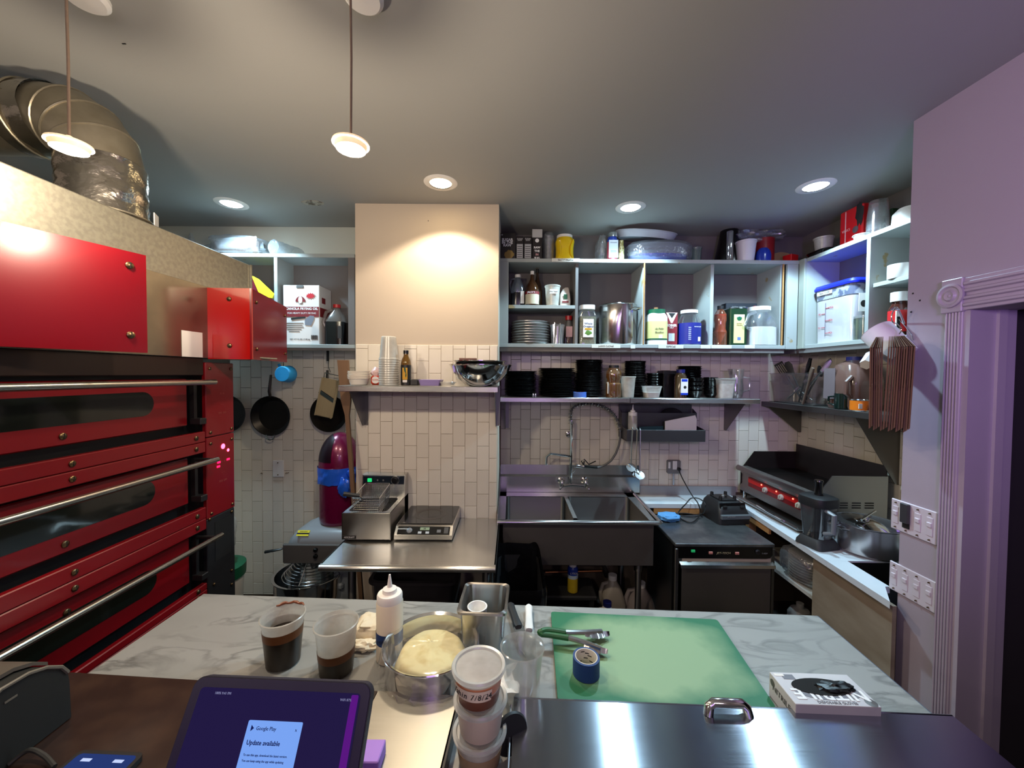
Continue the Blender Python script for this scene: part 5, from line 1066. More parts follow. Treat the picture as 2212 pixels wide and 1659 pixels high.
part(mb_, 'bowl', MB().lathe([(0, 0), (bw * .34, 0), (bw * .5, .012), (bw * .72, hb * .36), (bw * .88, hb * .68), (bw * .96, hb * .97), (bw, hb), (bw, hb + .003), (bw * .93, hb), (bw * .85, hb * .68), (bw * .68, hb * .36), (bw * .46, .018), (0, .006)], 56), M_chrome)
r2 = bw * .86
m2 = thing('mixing_bowl', 'smaller steel mixing bowl nested in the large one', 'bowl', (bxc - .005, 2.255, zsA + hb * .42))
part(m2, 'bowl', MB().lathe([(0, 0), (r2 * .3, 0), (r2 * .6, .03), (r2 * .82, hb * .45), (r2 * .93, hb * .74), (r2, hb * .76), (r2, hb * .785), (r2 * .9, hb * .76), (r2 * .78, hb * .45), (r2 * .55, .036), (0, .006)], 56), M_chrome)
solo('wooden_spoon', 'dark wooden spoon lying in the nested mixing bowls', 'spoon', MB().tube([(-.07, 0, .0), (.03, .01, .008)], [.016, .008], 8), pm('dark_spoon_wood', (80, 40, 30), .6), (bxc - .05, 2.22, zsA + hb * 1.20))
# ================================================================ ON THE STEEL SHELVES OVER THE SINK
PY = 2.83; zsB = sz2 + .001
def plate_proto(r, h=.016): return solo('plate', 'x', 'plate', MB().lathe([(0, .001), (r * .62, 0), (r * .66, .002), (r * .97, h - .003), (r, h), (r * .98, h + .0015), (r * .64, .0055), (0, .004)], 40), M_bplate)
def bowl_proto(r, h): return solo('bowl', 'x', 'bowl', MB().lathe([(0, .001), (r * .5, 0), (r * .54, .004), (r * .86, h * .6), (r * .98, h - .002), (r, h), (r * .96, h), (r * .8, h * .55), (r * .45, .008), (0, .006)], 36), M_bplate)
def pstack(proto, px0, px1, ytop, n, h, lab, grp, Y=PY):
    cx, w, H = fit(px0, px1, ytop, Y, zsB); stack(proto, n, (H - h) / (n - 1), (cx, Y, zsB), 'black ' + lab, 'topmost black ' + lab, grp)
for px0, px1, yt, n, lab, grp in [(1090, 1160, 802, 17, 'plate in the leftmost stack beside the steel mixing bowls', 'black plates next to the mixing bowls'), (1163, 1242, 796, 17, 'plate in the widest stack over the sink', 'black plates in the widest stack'), (1243, 1302, 778, 26, 'plate in the tallest narrow stack left of the amber bottle', 'black plates in the tallest stack')]:
    w_ = fit(px0, px1, yt, PY, zsB)[1] / 2; pstack(plate_proto(w_), px0, px1, yt, n, .016, lab, grp)
for px0, px1, yt, n, h, lab, grp, Y in [(1349, 1395, 780, 20, .03, 'bowl in the tall stack right of the amber bottle', 'black bowls in the tall stack', 2.86), (1397, 1430, 806, 8, .04, 'bowl in the short stack behind the white tub', 'black bowls behind the white tub', 2.88), (1465, 1514, 791, 12, .05, 'bowl in the wide stack behind the capped bottle', 'black bowls behind the capped bottle', 2.91), (1486, 1519, 816, 4, .05, 'bowl in the four high stack in front', 'four black bowls in front', 2.80), (1521, 1551, 815, 14, .03, 'dish in the stack left of the big lidded tub', 'black dishes beside the lidded tub', 2.84)]:
    w_ = fit(px0, px1, yt, Y, zsB)[1] / 2; pstack(bowl_proto(w_, h), px0, px1, yt, n, h, lab, grp, Y)
a_, w_, h_ = fit(1429, 1461, 801, 2.86, zsB)
bxk = thing('box', 'tall plain black box between the bowls and the capped bottle', 'box', (a_, 2.88, zsB)); part(bxk, 'carton', MB().box((0, 0, h_ / 2), (w_, .12, h_), .004), M_bplate); part(bxk, 'lid_edge', MB().box((0, 0, h_ - .012), (w_ + .003, .123, .024), .003), M_bplast)
a_, w_, h_ = fit(1239, 1268, 847, 2.735, zsB)
tp_ = thing('tape_roll', 'small light blue tape roll at the shelf edge before the black plates', 'tape', (a_, 2.755, zsB)); part(tp_, 'tape', MB().lathe([(w_ / 2 * .72, 0), (w_ / 2, 0), (w_ / 2, h_), (w_ / 2 * .72, h_)], 28, cap0=False, cap1=False), pm('blue_masking_tape', (70, 110, 200), .6)); part(tp_, 'core', MB().lathe([(w_ / 2 * .66, 0), (w_ / 2 * .72, 0), (w_ / 2 * .72, h_), (w_ / 2 * .66, h_), (w_ / 2 * .66, 0)], 28, cap0=False, cap1=False), M_card)
for k_, px in enumerate((1152, 1157)): solo('salt_shaker', ['tiny clear shaker in front of the black plates, the one nearer the chimney', 'tiny clear shaker in front of the black plates, beside its twin'][k_], 'shaker', MB().lathe([(0, 0), (.006, 0), (.007, .02), (.005, .028), (0, .03)], 12), M_chrome, (lx(px, 2.72, 855), 2.722, zsB))
a_, w_, h_ = fit(1310, 1343, 789, 2.76, zsB)
sb = bottle('sauce_bottle', 'square amber sauce bottle with a dark cap between the plates and bowls', 'bottle', (a_, 2.765, zsB), [(0, 0), (w_ / 2 - .002, 0), (w_ / 2, .004), (w_ / 2, h_ * .42), (w_ / 2 * .84, h_ * .46), (w_ / 2 * .84, h_ * .55), (w_ / 2, h_ * .62), (w_ / 2 * .96, h_ * .80), (w_ / 2 * .62, h_ * .92)], clearmat('amber_clear_plastic', (190, 140, 70), haze=.3, gloss=.35), [(w_ / 2 * .64, h_ * .92), (w_ / 2 * .64, h_), (0, h_)], M_black, h_ * .74, pm('red_brown_sauce', (86, 40, 28), .4))
part(sb, 'label', MB().box((-w_ * .44, -w_ * .18, h_ * .3), (.004, .03, h_ * .36)), M_paper)
a_, w_, h_ = fit(1342, 1375, 813, 2.745, zsB); t = thing('plastic_cup', 'empty frosted plastic cup right of the amber sauce bottle', 'cup', (a_, 2.765, zsB)); deli_shape(t, w_ * .38, w_ / 2, h_, M_cup)
a_, w_, h_ = fit(1391, 1428, 834, 2.745, zsB)
t = thing('plastic_tub', 'small white plastic tub at the shelf edge with white contents', 'tub', (a_, 2.77, zsB)); part(t, 'tub', MB().loft([rrect(w_ * .72, w_ * .72, .015, 0), rrect(w_ * .96, w_ * .96, .02, h_ * .9), rrect(w_, w_, .02, h_ * .92), rrect(w_, w_, .02, h_)], True, False), M_deli); part(t, 'contents', MB().loft([rrect(w_ * .70, w_ * .70, .015, .002), rrect(w_ * .82, w_ * .82, .015, h_ * .45)]), M_white)
a_, w_, h_ = fit(1460, 1485, 798, 2.74, zsB)
t = bottle('syrup_bottle', 'brown bottle with a blue cap and white label on the right sink shelf', 'bottle', (a_, 2.755, zsB), [(0, 0), (w_ / 2, 0), (w_ / 2, h_ * .74), (w_ / 2 * .75, h_ * .84), (w_ / 2 * .6, h_ * .9)], pm('dark_syrup', (60, 44, 26), .15, coat=.3), [(w_ / 2 * .7, h_ * .88), (w_ / 2 * .7, h_), (0, h_)], pm('navy_cap', (24, 28, 96), .4))
part(t, 'label', MB().box((.01, -w_ * .50, h_ * .4), (w_ * .6, .004, h_ * .56)), M_paper); part(t, 'label_band', MB().box((.01, -w_ * .505, h_ * .62), (w_ * .5, .004, h_ * .09)), M_blue); part(t, 'label_band', MB().box((.01, -w_ * .505, h_ * .15), (w_ * .6, .004, h_ * .07)), M_blue); part(t, 'print_mark', MB().lathe([(w_ * .16, 0), (0, .001)], 12, M=Matrix.Translation((.014, -w_ * .51 - .001, h_ * .38)) @ TOY), M_ink)
a_, w_, h_ = fit(1548, 1587, 817, 2.77, zsB)
t = thing('plastic_tub', 'large clear lidded tub of pinkish food beside the glass pitcher', 'tub', (a_, 2.79, zsB)); part(t, 'tub', MB().loft([rrect(w_ * .72, w_ * .72, .02, 0), rrect(w_ * .92, w_ * .92, .025, h_ * .95)], True, False), M_cup); part(t, 'contents', MB().loft([rrect(w_ * .69, w_ * .69, .02, .002), rrect(w_ * .82, w_ * .82, .02, h_ * .72)]), two_tone('pink_food', (196, 170, 158), (226, 214, 205), 40, .4, .6, .6)); part(t, 'lid', MB().loft([rrect(w_ * .98, w_ * .98, .03, h_ * .94), rrect(w_, w_, .03, h_ * .96), rrect(w_, w_, .03, h_)]), M_deli)
a_, w_, h_ = fit(1579, 1610, 797, 2.78, zsB)
t = thing('pitcher', 'clear glass pitcher at the right end of the sink shelf', 'pitcher', (a_, 2.80, zsB)); part(t, 'vessel', MB().lathe([(0, .006), (w_ * .36, .004), (w_ * .4, .01), (w_ * .48, .05), (w_ * .42, h_ * .6), (w_ * .5, h_), (w_ * .47, h_), (w_ * .39, h_ * .6), (w_ * .44, .05), (w_ * .36, .018), (0, .016)], 30), M_glass); part(t, 'handle', MB().tube([(w_ * .42, -.01, h_ * .72), (w_ * .85, -.015, h_ * .68), (w_ * .85, -.015, h_ * .3), (w_ * .46, -.01, h_ * .22)], .007, 8), M_glass); part(t, 'spout', MB().loft([[(-w_ * .40, -.02, h_ * .8), (-w_ * .62, 0, h_ * .98), (-w_ * .40, .02, h_ * .8)], [(-w_ * .42, -.025, h_ * .98), (-w_ * .66, 0, h_ * 1.0), (-w_ * .42, .025, h_ * .98)]]), M_glass)
# ================================================================ SINK RACK AND LADLES
ry_f, ry_b = 2.76, 2.965
ra, rb2 = onY(1354, 940, ry_f), onY(1523, 940, ry_f); rt, rbm = onY(1438, 929, ry_f).z, onY(1438, 954, ry_f).z
rk = thing('sink_rack', 'dark grey steel tray rack under the right sink shelf holding boards', 'rack', (0, 0, 0)); M_rack = pm('dark_rack_steel', (92, 92, 94), .4, .85)
part(rk, 'front_lip', MB().box(((ra.x + rb2.x) / 2, ry_f, (rt + rbm) / 2), (rb2.x - ra.x, .004, rt - rbm), .001), M_rack)
part(rk, 'floor_tray', MB().box(((ra.x + rb2.x) / 2, (ry_f + ry_b) / 2, rbm + .002), (rb2.x - ra.x, ry_b - ry_f, .004)), M_rack)
zb3 = onY(1438, 892, 2.9).z
for x in (ra.x, rb2.x): part(rk, 'side_plate', MB().loft([[(x + d_, ry_f, rbm), (x + d_, ry_f, rt), (x + d_, ry_b - .07, rt + .015), (x + d_, ry_b - .07, zb3), (x + d_, ry_b, zb3 + .03), (x + d_, ry_b, rbm)] for d_ in (0, .003)]), M_rack)
part(rk, 'divider_plate', MB().box(((ra.x + rb2.x) / 2, ry_b - .07, (zb3 + rbm) / 2), (rb2.x - ra.x, .004, zb3 - rbm)), M_rack); part(rk, 'back_plate', MB().box(((ra.x + rb2.x) / 2, ry_b + .01, (zb3 + .06 + rbm) / 2), (rb2.x - ra.x, .004, zb3 + .06 - rbm)), M_rack)
zr0 = rbm + .006
c4 = [onY(a, b, 2.80) for a, b in ((1437, 910), (1502, 897), (1505, 905), (1504, 950), (1437, 950))]
solo('cutting_board', 'white cutting board with rounded corners standing slanted in the rack', 'board', MB().loft([[(p.x, 2.80 + d_, max(p.z, zr0)) for p in c4] for d_ in (0, .010)]), M_white)
c5 = [onY(a, b, 2.84) for a, b in ((1380, 922), (1432, 920), (1432, 950), (1380, 950))]
solo('cutting_board', 'dark teal cutting board low in the rack beside the white one', 'board', MB().loft([[(p.x, 2.835 + d_, max(p.z, zr0)) for p in c5] for d_ in (0, .010)]), pm('teal_board', (28, 70, 78), .5))
for k_, (a, b, r_, m_, lab) in enumerate([(1392, 893, .075, M_white, 'white round plate standing behind the rack divider'), (1452, 890, .11, two_tone('worn_black_tray', (18, 18, 18), (90, 88, 86), 5, .5, .7, .5), 'worn black round tray standing behind the rack divider')]):
    p = onY(a, b, 2.925); solo('tray' if k_ else 'plate', lab, 'tray' if k_ else 'plate', MB().lathe([(0, .003), (r_ * .8, .003), (r_, .012), (r_, .014), (r_ * .78, .006), (0, .006)], 36, M=TOY), m_, (p.x, 2.935 + .012 * k_, zr0 + r_ + .004))
sq = onY(1367, 925, 2.79)
def squeeze(t, r, h, m, capm, lvl=None, lm=None, tip=.28):
    hb_ = h * (1 - tip)
    part(t, 'bottle', MB().lathe([(0, 0), (r * .92, 0), (r, .004), (r, hb_ * .94), (r * .86, hb_)], 28, cap1=False), m)
    if lm: part(t, 'contents', MB().lathe([(0, .002), (r * .9, .002), (r * .965, .005), (r * .965, lvl), (0, lvl)], 28), lm)
    part(t, 'screw_cap', MB().lathe([(r * .95, hb_ * .96), (r * .95, hb_ * 1.06), (r * .88, hb_ * 1.09), (r * .55, hb_ * 1.10), (r * .52, hb_ * 1.16), (r * .20, hb_ * 1.19), (r * .17, hb_ * 1.24), (r * .07, h), (0, h)], 28), capm)
t = thing('squeeze_bottle', 'clear squeeze bottle standing at the left end of the sink rack', 'bottle', (sq.x, 2.795, zr0)); squeeze(t, .033, onY(1367, 874, 2.79).z - zr0, M_cup, M_white, .04, pm('green_soap', (40, 80, 84), .2))
def ladle(px, y0, y1, r, lab, Y):
    a, b = onY(px[0], y0, Y), onY(px[1], y1, Y)
    t = thing('ladle', lab, 'ladle', (0, 0, 0), 0, 'ladles on the sink rack')
    part(t, 'handle', MB().tube([a + Vector((0, .02, .004)), a + Vector((0, .006, .014)), a + Vector((0, -.004, .004)), a.lerp(b, .5), b + Vector((0, 0, r * .5))], [.003, .003, .005, .0045, .0045], 8), M_steelv)
    part(t, 'cup', MB().lathe([(r, 0), (r * .98, .003), (r * .85, -r * .45), (r * .45, -r * .72), (0, -r * .78), (0, -r * .7), (r * .42, -r * .64), (r * .78, -r * .4), (r * .93, 0), (r, 0)], 26, M=Matrix.Translation(b) @ Matrix.Rotation(R(48), 4, 'X')), M_chrome)
ladle((1366, 1363), 928, 1010, .034, 'steel ladle hanging nearest the faucet from the rack', ry_f - .012)
ladle((1376, 1374), 930, 1022, .034, 'steel ladle hanging behind the other two from the rack', ry_f + .004 - .014)
ladle((1383, 1382), 930, 1026, .036, 'longest steel ladle hanging nearest the outlet from the rack', ry_f - .030)
# ================================================================ ON THE SIDE SHELF
zsC = sz3 + .001
def at3(px, py, dx=0): p = onZ(px, py, zsC) if False else onX(px, py, SX + .02); return p
q0, q1 = onX(1655, 860, SX + .04), onX(1760, 873, SX + .04)
ub = thing('utensil_bin', 'clear square bin crammed with utensils at the corner of the side shelf', 'bin', (2.06, 2.72, zsC))
part(ub, 'bin', MB().loft([rrect(.17, .40, .03, .0), rrect(.21, .44, .035, .21), rrect(.22, .45, .035, .212), rrect(.22, .45, .035, .218), rrect(.20, .43, .03, .21), rrect(.16, .39, .03, .006)], False, False), clearmat('smoky_bin_plastic', (170, 166, 168), haze=.05, gloss=.15, tint=(.95, .94, .94))); part(ub, 'bin_floor', MB().box((0, 0, .003), (.15, .38, .004)), M_bplast)
def uten(name, lab, p0, p1, r, head, m): 
    d = Vector(p1) - Vector(p0); t = thing(name, lab, name.split('_')[-1], Vector((2.06, 2.72, zsC)) + Vector(p0), 0, None)
    rot = d.to_track_quat('Z', 'X').to_matrix().to_4x4(); L_ = d.length
    part(t, 'handle', MB().tube([rot @ Vector((0, 0, 0)), rot @ Vector((0, 0, L_ * .7))], r, 8), m)
    h = MB()
    if head == 'slotted':
        for i in range(5): h.box((-.026 + .013 * i, 0, L_ * .85), (.006, .003, L_ * .26))
        h.box((0, 0, L_ * .715), (.06, .003, .02)); h.box((0, 0, L_ * .99), (.06, .003, .014))
    elif head == 'spoon': h.lathe([(.0, -.012), (.022, -.008), (.034, 0), (.031, .001), (.02, -.006), (0, -.009)], 20, M=Matrix.Translation((0, 0, L_ * .85)) @ Matrix.Rotation(R(70), 4, 'X') @ Matrix.Scale(1.3, 4, (0, 1, 0)))
    elif head == 'blade': h.loft([rrect(.03, .003, .001, L_ * .68), rrect(.05, .003, .001, L_ * .9), rrect(.03, .003, .001, L_)])
    elif head == 'grip': h.loft([rrect(.022, .016, .006, L_ * .66), rrect(.03, .02, .008, L_ * .85), rrect(.022, .014, .006, L_)])
    elif head == 'ring': h.tube([(.04 * math.cos(R(a)), 0, L_ * .85 + .04 * math.sin(R(a))) for a in range(0, 361, 24)], .004, 6); h.lathe([(.038, 0), (.02, -.018), (0, -.024)], 18, M=Matrix.Translation((0, 0, L_ * .85)) @ TOY)
    h.v = [tuple(rot @ Vector(v)) for v in h.v]
    part(t, {'slotted': 'slotted_blade', 'spoon': 'spoon_bowl', 'blade': 'blade', 'grip': 'grip', 'ring': 'strainer_cup'}[head], h, m)
MS = M_dsteel
uten('slotted_spatula', 'black slotted spatula leaning out of the utensil bin', (.02, .02, .01), (-.07, .16, .29), .006, 'slotted', M_bplast)
uten('rubber_spatula', 'dark narrow spatula standing up in the utensil bin', (.02, .0, .01), (-.05, .10, .30), .006, 'blade', M_bplast)
uten('steel_spoon', 'large steel spoon lying across the left of the utensil bin', (.03, -.05, .03), (-.045, .15, .19), .005, 'spoon', MS)
uten('kitchen_knife', 'knife handle with a white rivet sticking up from the utensil bin', (0, .04, .01), (.0, -.06, .32), .006, 'grip', M_blackg)
uten('wire_strainer', 'small round strainer facing out of the utensil bin', (.04, .02, .03), (-.045, -.10, .18), .005, 'ring', M_chrome)
uten('serving_spoon', 'black serving spoon tilted at the back of the utensil bin', (.05, .06, .01), (.04, -.12, .27), .006, 'spoon', M_bplast)
uten('kitchen_tongs', 'steel tongs leaning to the right out of the utensil bin', (.03, .06, .06), (-.03, -.27, .30), .007, 'blade', M_chrome)
uten('wooden_stick', 'long brown wooden stick slanting across the utensil bin front', (-.098, -.13, .01), (-.118, -.235, .25), .008, 'grip', pm('stick_wood', (96, 78, 66), .7))
uten('steel_whisk', 'shiny steel handle lying low in the utensil bin', (-.04, .10, .03), (-.05, -.04, .12), .006, 'grip', M_chrome)
pj = onX(1803, 850, 2.08)
t = thing('sauce_jug', 'big rounded tan jug with a dark cap on the side shelf', 'jug', (2.09, 2.345, zsC), R(0)); jh = onX(1803, 773, 2.09).z - zsC
M_tan = pm('tan_clear_jug', (108, 80, 72), .18, var=.08, coat=.3)
part(t, 'body', MB().loft([rrect(.19, .20, .04, 0, 5), rrect(.205, .215, .045, .02, 5), rrect(.205, .215, .045, jh * .45, 5), rrect(.21, .225, .06, jh * .6, 5), rrect(.17, .18, .07, jh * .84, 5), rrect(.09, .09, .044, jh * .93, 5)]), M_tan); part(t, 'cap', MB().lathe([(.045, jh * .92), (.045, jh), (0, jh)], 22), pm('navy_cap', (24, 28, 96), .4)); part(t, 'label', MB().box((-.106, .06, jh * .48), (.003, .085, jh * .6)), pm('faded_label', (118, 104, 108), .5)); part(t, 'side_handle', MB().tube([(-.095, -.085, jh * .62), (-.13, -.09, jh * .52), (-.13, -.09, jh * .3), (-.10, -.085, jh * .24)], .012, 8), M_tan)
mg = onZ(1820, 872, zsC); t = thing('mug', 'dark green mug in front of the tan jug', 'mug', (1.995, onX(1820, 872, 1.995).y, zsC)); part(t, 'cup', MB().lathe([(0, .004), (.036, 0), (.041, .004), (.041, .094), (.037, .094), (.036, .008), (0, .008)], 30), pm('dark_green_glaze', (14, 34, 30), .12, coat=.4)); part(t, 'handle', MB().tube([(-.02, .036, .075), (-.03, .066, .07), (-.03, .066, .03), (-.02, .036, .022)], .006, 8), pm('dark_green_glaze', (14, 34, 30), .12))
cy_ = onX(1857, 872, 1.985).y
def can(lab, x, y, z, r, h):
    t = thing('can', lab, 'can', (x, y, z)); part(t, 'label', MB().lathe([(r, .006), (r, h - .006)], 30, cap0=False, cap1=False), two_tone('orange_can_label', (232, 120, 16), (120, 40, 12), 12, .56, .66, .4)); part(t, 'tin', MB().lathe([(0, 0), (r * .97, 0), (r + .001, .003), (r - .0005, .007), (r - .0005, h - .007), (r + .001, h - .003), (r * .97, h), (r * .93, h - .004), (0, h - .004)], 30), M_chrome); part(t, 'white_patch', MB().box((-r * .55, -r * .86, h * .45), (.03, .003, h * .42), M=Matrix.Rotation(R(0), 4, 'Z')), M_paper); return t
can('orange tin can at the edge of the side shelf beside the mug', 1.985, cy_, zsC + .0, .044, .066)
can('orange tin can standing behind the one beside the mug', 2.12, 1.925, zsC, .045, .135)
gp = onX(1853, 860, 2.1); solo('drinking_glass', 'clear ribbed drinking glass behind the orange can', 'glass', MB().lathe([(0, .004), (.03, 0), (.034, .004), (.04, .12), (.038, .12), (.032, .008), (0, .008)], 16), M_glass, (2.08, gp.y + .0, zsC), smooth=0)
solo('shaker_jar', 'small clear jar with a metal top at the near end of the side shelf', 'jar', MB().lathe([(0, 0), (.025, 0), (.027, .03), (.02, .05), (.02, .06), (0, .062)], 18), M_glass, (1.985, 1.885, zsC))
# ================================================================ INSIDE THE RIGHT CABINET
CYB = 2.80; zF = ZB0 + BT + .001; zS = zs + .0015
M_tinted = clearmat('bluish_clear_jug', (150, 170, 196), haze=.35, gloss=.35, rough=.15)
a_, w_, h_ = fit(1100, 1134, 594, CYB, zS)
t = thing('vinegar_jug', 'cloudy jug half full of dark liquid on the small cabinet shelf', 'jug', (a_ + .006, CYB, zS))
part(t, 'body', MB().loft([rrect(w_ * .86, w_ * .86, .03, 0), rrect(w_ * .9, w_ * .9, .035, .01), rrect(w_ * .9, w_ * .9, .04, h_ * .52), rrect(w_ * .6, w_ * .6, .05, h_ * .78), rrect(w_ * .3, w_ * .3, .02, h_ * .9), rrect(w_ * .3, w_ * .3, .02, h_ * .94)]), M_tinted)
part(t, 'contents', MB().loft([rrect(w_ * .86, w_ * .86, .03, .0002), rrect(w_ * .905, w_ * .905, .035, .01), rrect(w_ * .905, w_ * .905, .04, h_ * .42)]), pm('black_vinegar', (14, 12, 20), .2)); part(t, 'cap', MB().lathe([(w_ * .19, h_ * .91), (w_ * .19, h_), (0, h_)], 18), M_white); part(t, 'handle', MB().tube([(-w_ * .14, 0, h_ * .88), (-w_ * .42, 0, h_ * .86), (-w_ * .5, 0, h_ * .7), (-w_ * .44, 0, h_ * .5)], .006, 8), M_tinted); part(t, 'label', MB().box((w_ * .28, -w_ * .455, h_ * .26), (w_ * .22, .003, h_ * .38)), M_paper)
def glassjug(lab, px0, px1, yt, Y, capm, lab_on=True):
    a_, w_, h_ = fit(px0, px1, yt, Y, zS); r = w_ / 2
    t = thing('glass_jug', lab, 'bottle', (a_, Y, zS)); part(t, 'body', MB().lathe([(0, 0), (r * .94, 0), (r, .006), (r, h_ * .42), (r * .8, h_ * .58), (r * .36, h_ * .74), (r * .26, h_ * .82), (r * .24, h_ * .92)], 30), pm('brown_bottle_glass', (62, 36, 16), .08, coat=.5, var=.2))
    part(t, 'cap', MB().lathe([(r * .28, h_ * .90), (r * .28, h_), (0, h_)], 18), capm)
    if lab_on:
        l = part(t, 'label', MB().lathe([(r + .0012, .01), (r + .0012, h_ * .36)], 30, cap0=False, cap1=False), pm('cream_label', (206, 196, 170), .6)); part(l, 'label_band', MB().lathe([(r + .002, h_ * .32), (r + .002, h_ * .40)], 30, cap0=False, cap1=False), M_inkr); text(l, "JACK'S", .018, (-.01, -r - .003, h_ * .36), FRONT, M_inkw)
glassjug('brown glass jug with a white cap and cream label on the small shelf', 1135, 1165, 586, 2.77, M_white)
glassjug('brown glass jug with a dark cap behind the labelled one', 1150, 1172, 581, 2.87, M_black, False)
a_, w_, h_ = fit(1177, 1211, 617, 2.76, zS); t = thing('plastic_cup', 'clear tub with a handwritten tag beside the brown jugs', 'cup', (a_, 2.77, zS)); deli_shape(t, w_ * .39, w_ / 2, h_, M_cup); part(t, 'tag', MB().box((.003, -w_ * .465, h_ * .66), (w_ * .5, .003, h_ * .2), M=None), M_paper); text(t, 'Dry Yeast', .013, (.003, -w_ * .465 - .003, h_ * .66), FRONT, M_ink); part(t, 'contents', MB().lathe([(0, .004), (w_ * .37, .005), (w_ * .38, .02), (0, .02)], 24), M_white)
a_, w_, h_ = fit(1211, 1233, 620, 2.78, zS); t = thing('flour_bag', 'small white paper bag leaning at the right of the small shelf', 'bag', (a_ - .004, 2.80, zS)); part(t, 'bag', MB().loft([rrect(w_, .08, .008, 0), rrect(w_ * 1.05, .085, .01, h_ * .3), rrect(w_ * .95, .07, .01, h_ * .65), rrect(w_ * .6, .03, .008, h_ * .92, cx=.008), rrect(w_ * .3, .01, .004, h_, cx=.014)]), pm('white_flour_paper', (214, 208, 200), .7, bump=.4, bs=40)); part(t, 'green_print', MB().box((0, -.044, h_ * .48), (w_ * .34, .002, h_ * .24)), pm('dark_green_ink', (20, 70, 40), .5)); part(t, 'red_print', MB().box((0, -.044, h_ * .22), (w_ * .6, .002, h_ * .08)), M_inkr)
# lower left bay
a_, w_, h_ = fit(1101, 1188, 696, 2.80, zF); r = w_ / 2 * .97
pp = solo('pizza_pan', 'x', 'pan', MB().lathe([(0, .001), (r * .90, 0), (r * .985, .012), (r, .013), (r, .0155), (r * .97, .0145), (r * .89, .003), (0, .003)], 44), M_alu)
stack(pp, 9, (h_ - .016) / 8, (a_ + .004, 2.825, zF), 'shiny round metal pan in the stack in the lower left bay', 'topmost round metal pan of the stack in the lower left bay', 'stacked round metal pans', .004)
a_, w_, h_ = fit(1188, 1220, 702, 2.76, zF); t = thing('plastic_cup', 'clear cup full of steel skewers beside the metal pans', 'cup', (a_, 2.765, zF)); deli_shape(t, w_ * .40, w_ / 2, h_, M_clear)
sk2 = MB()
for i in range(14): a = i * 2.4; q = w_ * .3 * ((i + 1) / 15) ** .5; sk2.tube([(q * math.cos(a), q * math.sin(a), .004), (q * 1.1 * math.cos(a + .3), q * 1.1 * math.sin(a + .3), h_ * (1.0 + .12 * math.sin(i * 1.7)))], .004, 5)
part(t, 'skewers', sk2, M_chrome, kind='stuff')
a_, w_, h_ = fit(1221, 1238, 682, 2.80, zF); t = bottle('hot_sauce_bottle', 'clear bottle with a red cap beside the cup of skewers', 'bottle', (a_, 2.82, zF), [(0, 0), (w_ / 2, 0), (w_ / 2, h_ * .68), (w_ * .3, h_ * .84), (w_ * .3, h_ * .88)], M_glass, [(w_ * .42, h_ * .86), (w_ * .45, h_), (0, h_)], M_redp, h_ * .3, pm('dark_red_sauce', (96, 12, 24), .3)); part(t, 'label', MB().box((0, -w_ * .51, h_ * .45), (w_ * .8, .003, h_ * .36)), pm('faded_pink_label', (186, 150, 156), .6))
# second bay
a_, w_, h_ = fit(1248, 1287, 660, 2.755, zF); t = thing('spice_jar', 'large square oregano jar with a white lid beside the stock pot', 'jar', (a_ + .004, 2.77, zF)); q = w_ * .93
part(t, 'jar', MB().loft([rrect(q, q, .02, 0), rrect(q, q, .02, h_ * .74), rrect(q * .82, q * .82, .03, h_ * .88), rrect(q * .82, q * .82, .03, h_ * .9)], True, False), M_glass); part(t, 'oregano', MB().loft([rrect(q * .97, q * .97, .02, .003), rrect(q * .97, q * .97, .02, h_ * .70)]), two_tone('dried_oregano', (110, 112, 88), (152, 146, 118), 120, .4, .6, .9)); part(t, 'lid', MB().loft([rrect(q * .9, q * .9, .036, h_ * .89), rrect(q * .9, q * .9, .036, h_)]), M_white)
l = part(t, 'label', MB().box((0, -q / 2 - .002, h_ * .40), (q * .62, .003, h_ * .46), .001), M_paper); text(l, 'Whole\nOregano', .020, (0, -q / 2 - .0045, h_ * .48), FRONT, pm('navy_ink', (30, 50, 110), .5)); part(l, 'herb_print', MB().blob((0, -q / 2 - .003, h_ * .28), (.05, .003, .035), .3, 8, 14, 8, flat=False), pm('leaf_green_print', (90, 130, 50), .6)); part(l, 'yellow_strip', MB().box((0, -q / 2 - .0035, h_ * .38), (.05, .002, .012)), pm('mustard_label', (205, 152, 26), .5))
a_, w_, h_ = fit(1289, 1384, 659, 2.80, zF); r = w_ / 2 * .98
t = thing('stock_pot', 'tall shiny steel stock pot in the second cabinet bay', 'pot', (a_, 2.826, zF)); r = min(r, .133)
part(t, 'body', MB().lathe([(0, 0), (r * .97, 0), (r, .01), (r, h_ - .008), (r + .004, h_ - .004), (r + .002, h_), (r - .003, h_ - .004), (r - .003, .012), (0, .006)], 56), steel('stock_pot_steel', (196, 192, 188), .16, (1, 1, 40), .01)); 
for s in (1,): part(t, 'side_handle', MB().tube([(r * .45, -r * .90, h_ * .84), (r * .58, -r * 1.12, h_ * .87), (r * .95, -r * .98, h_ * .87), (r * .80, -r * .60, h_ * .84)], .006, 8), M_chrome)
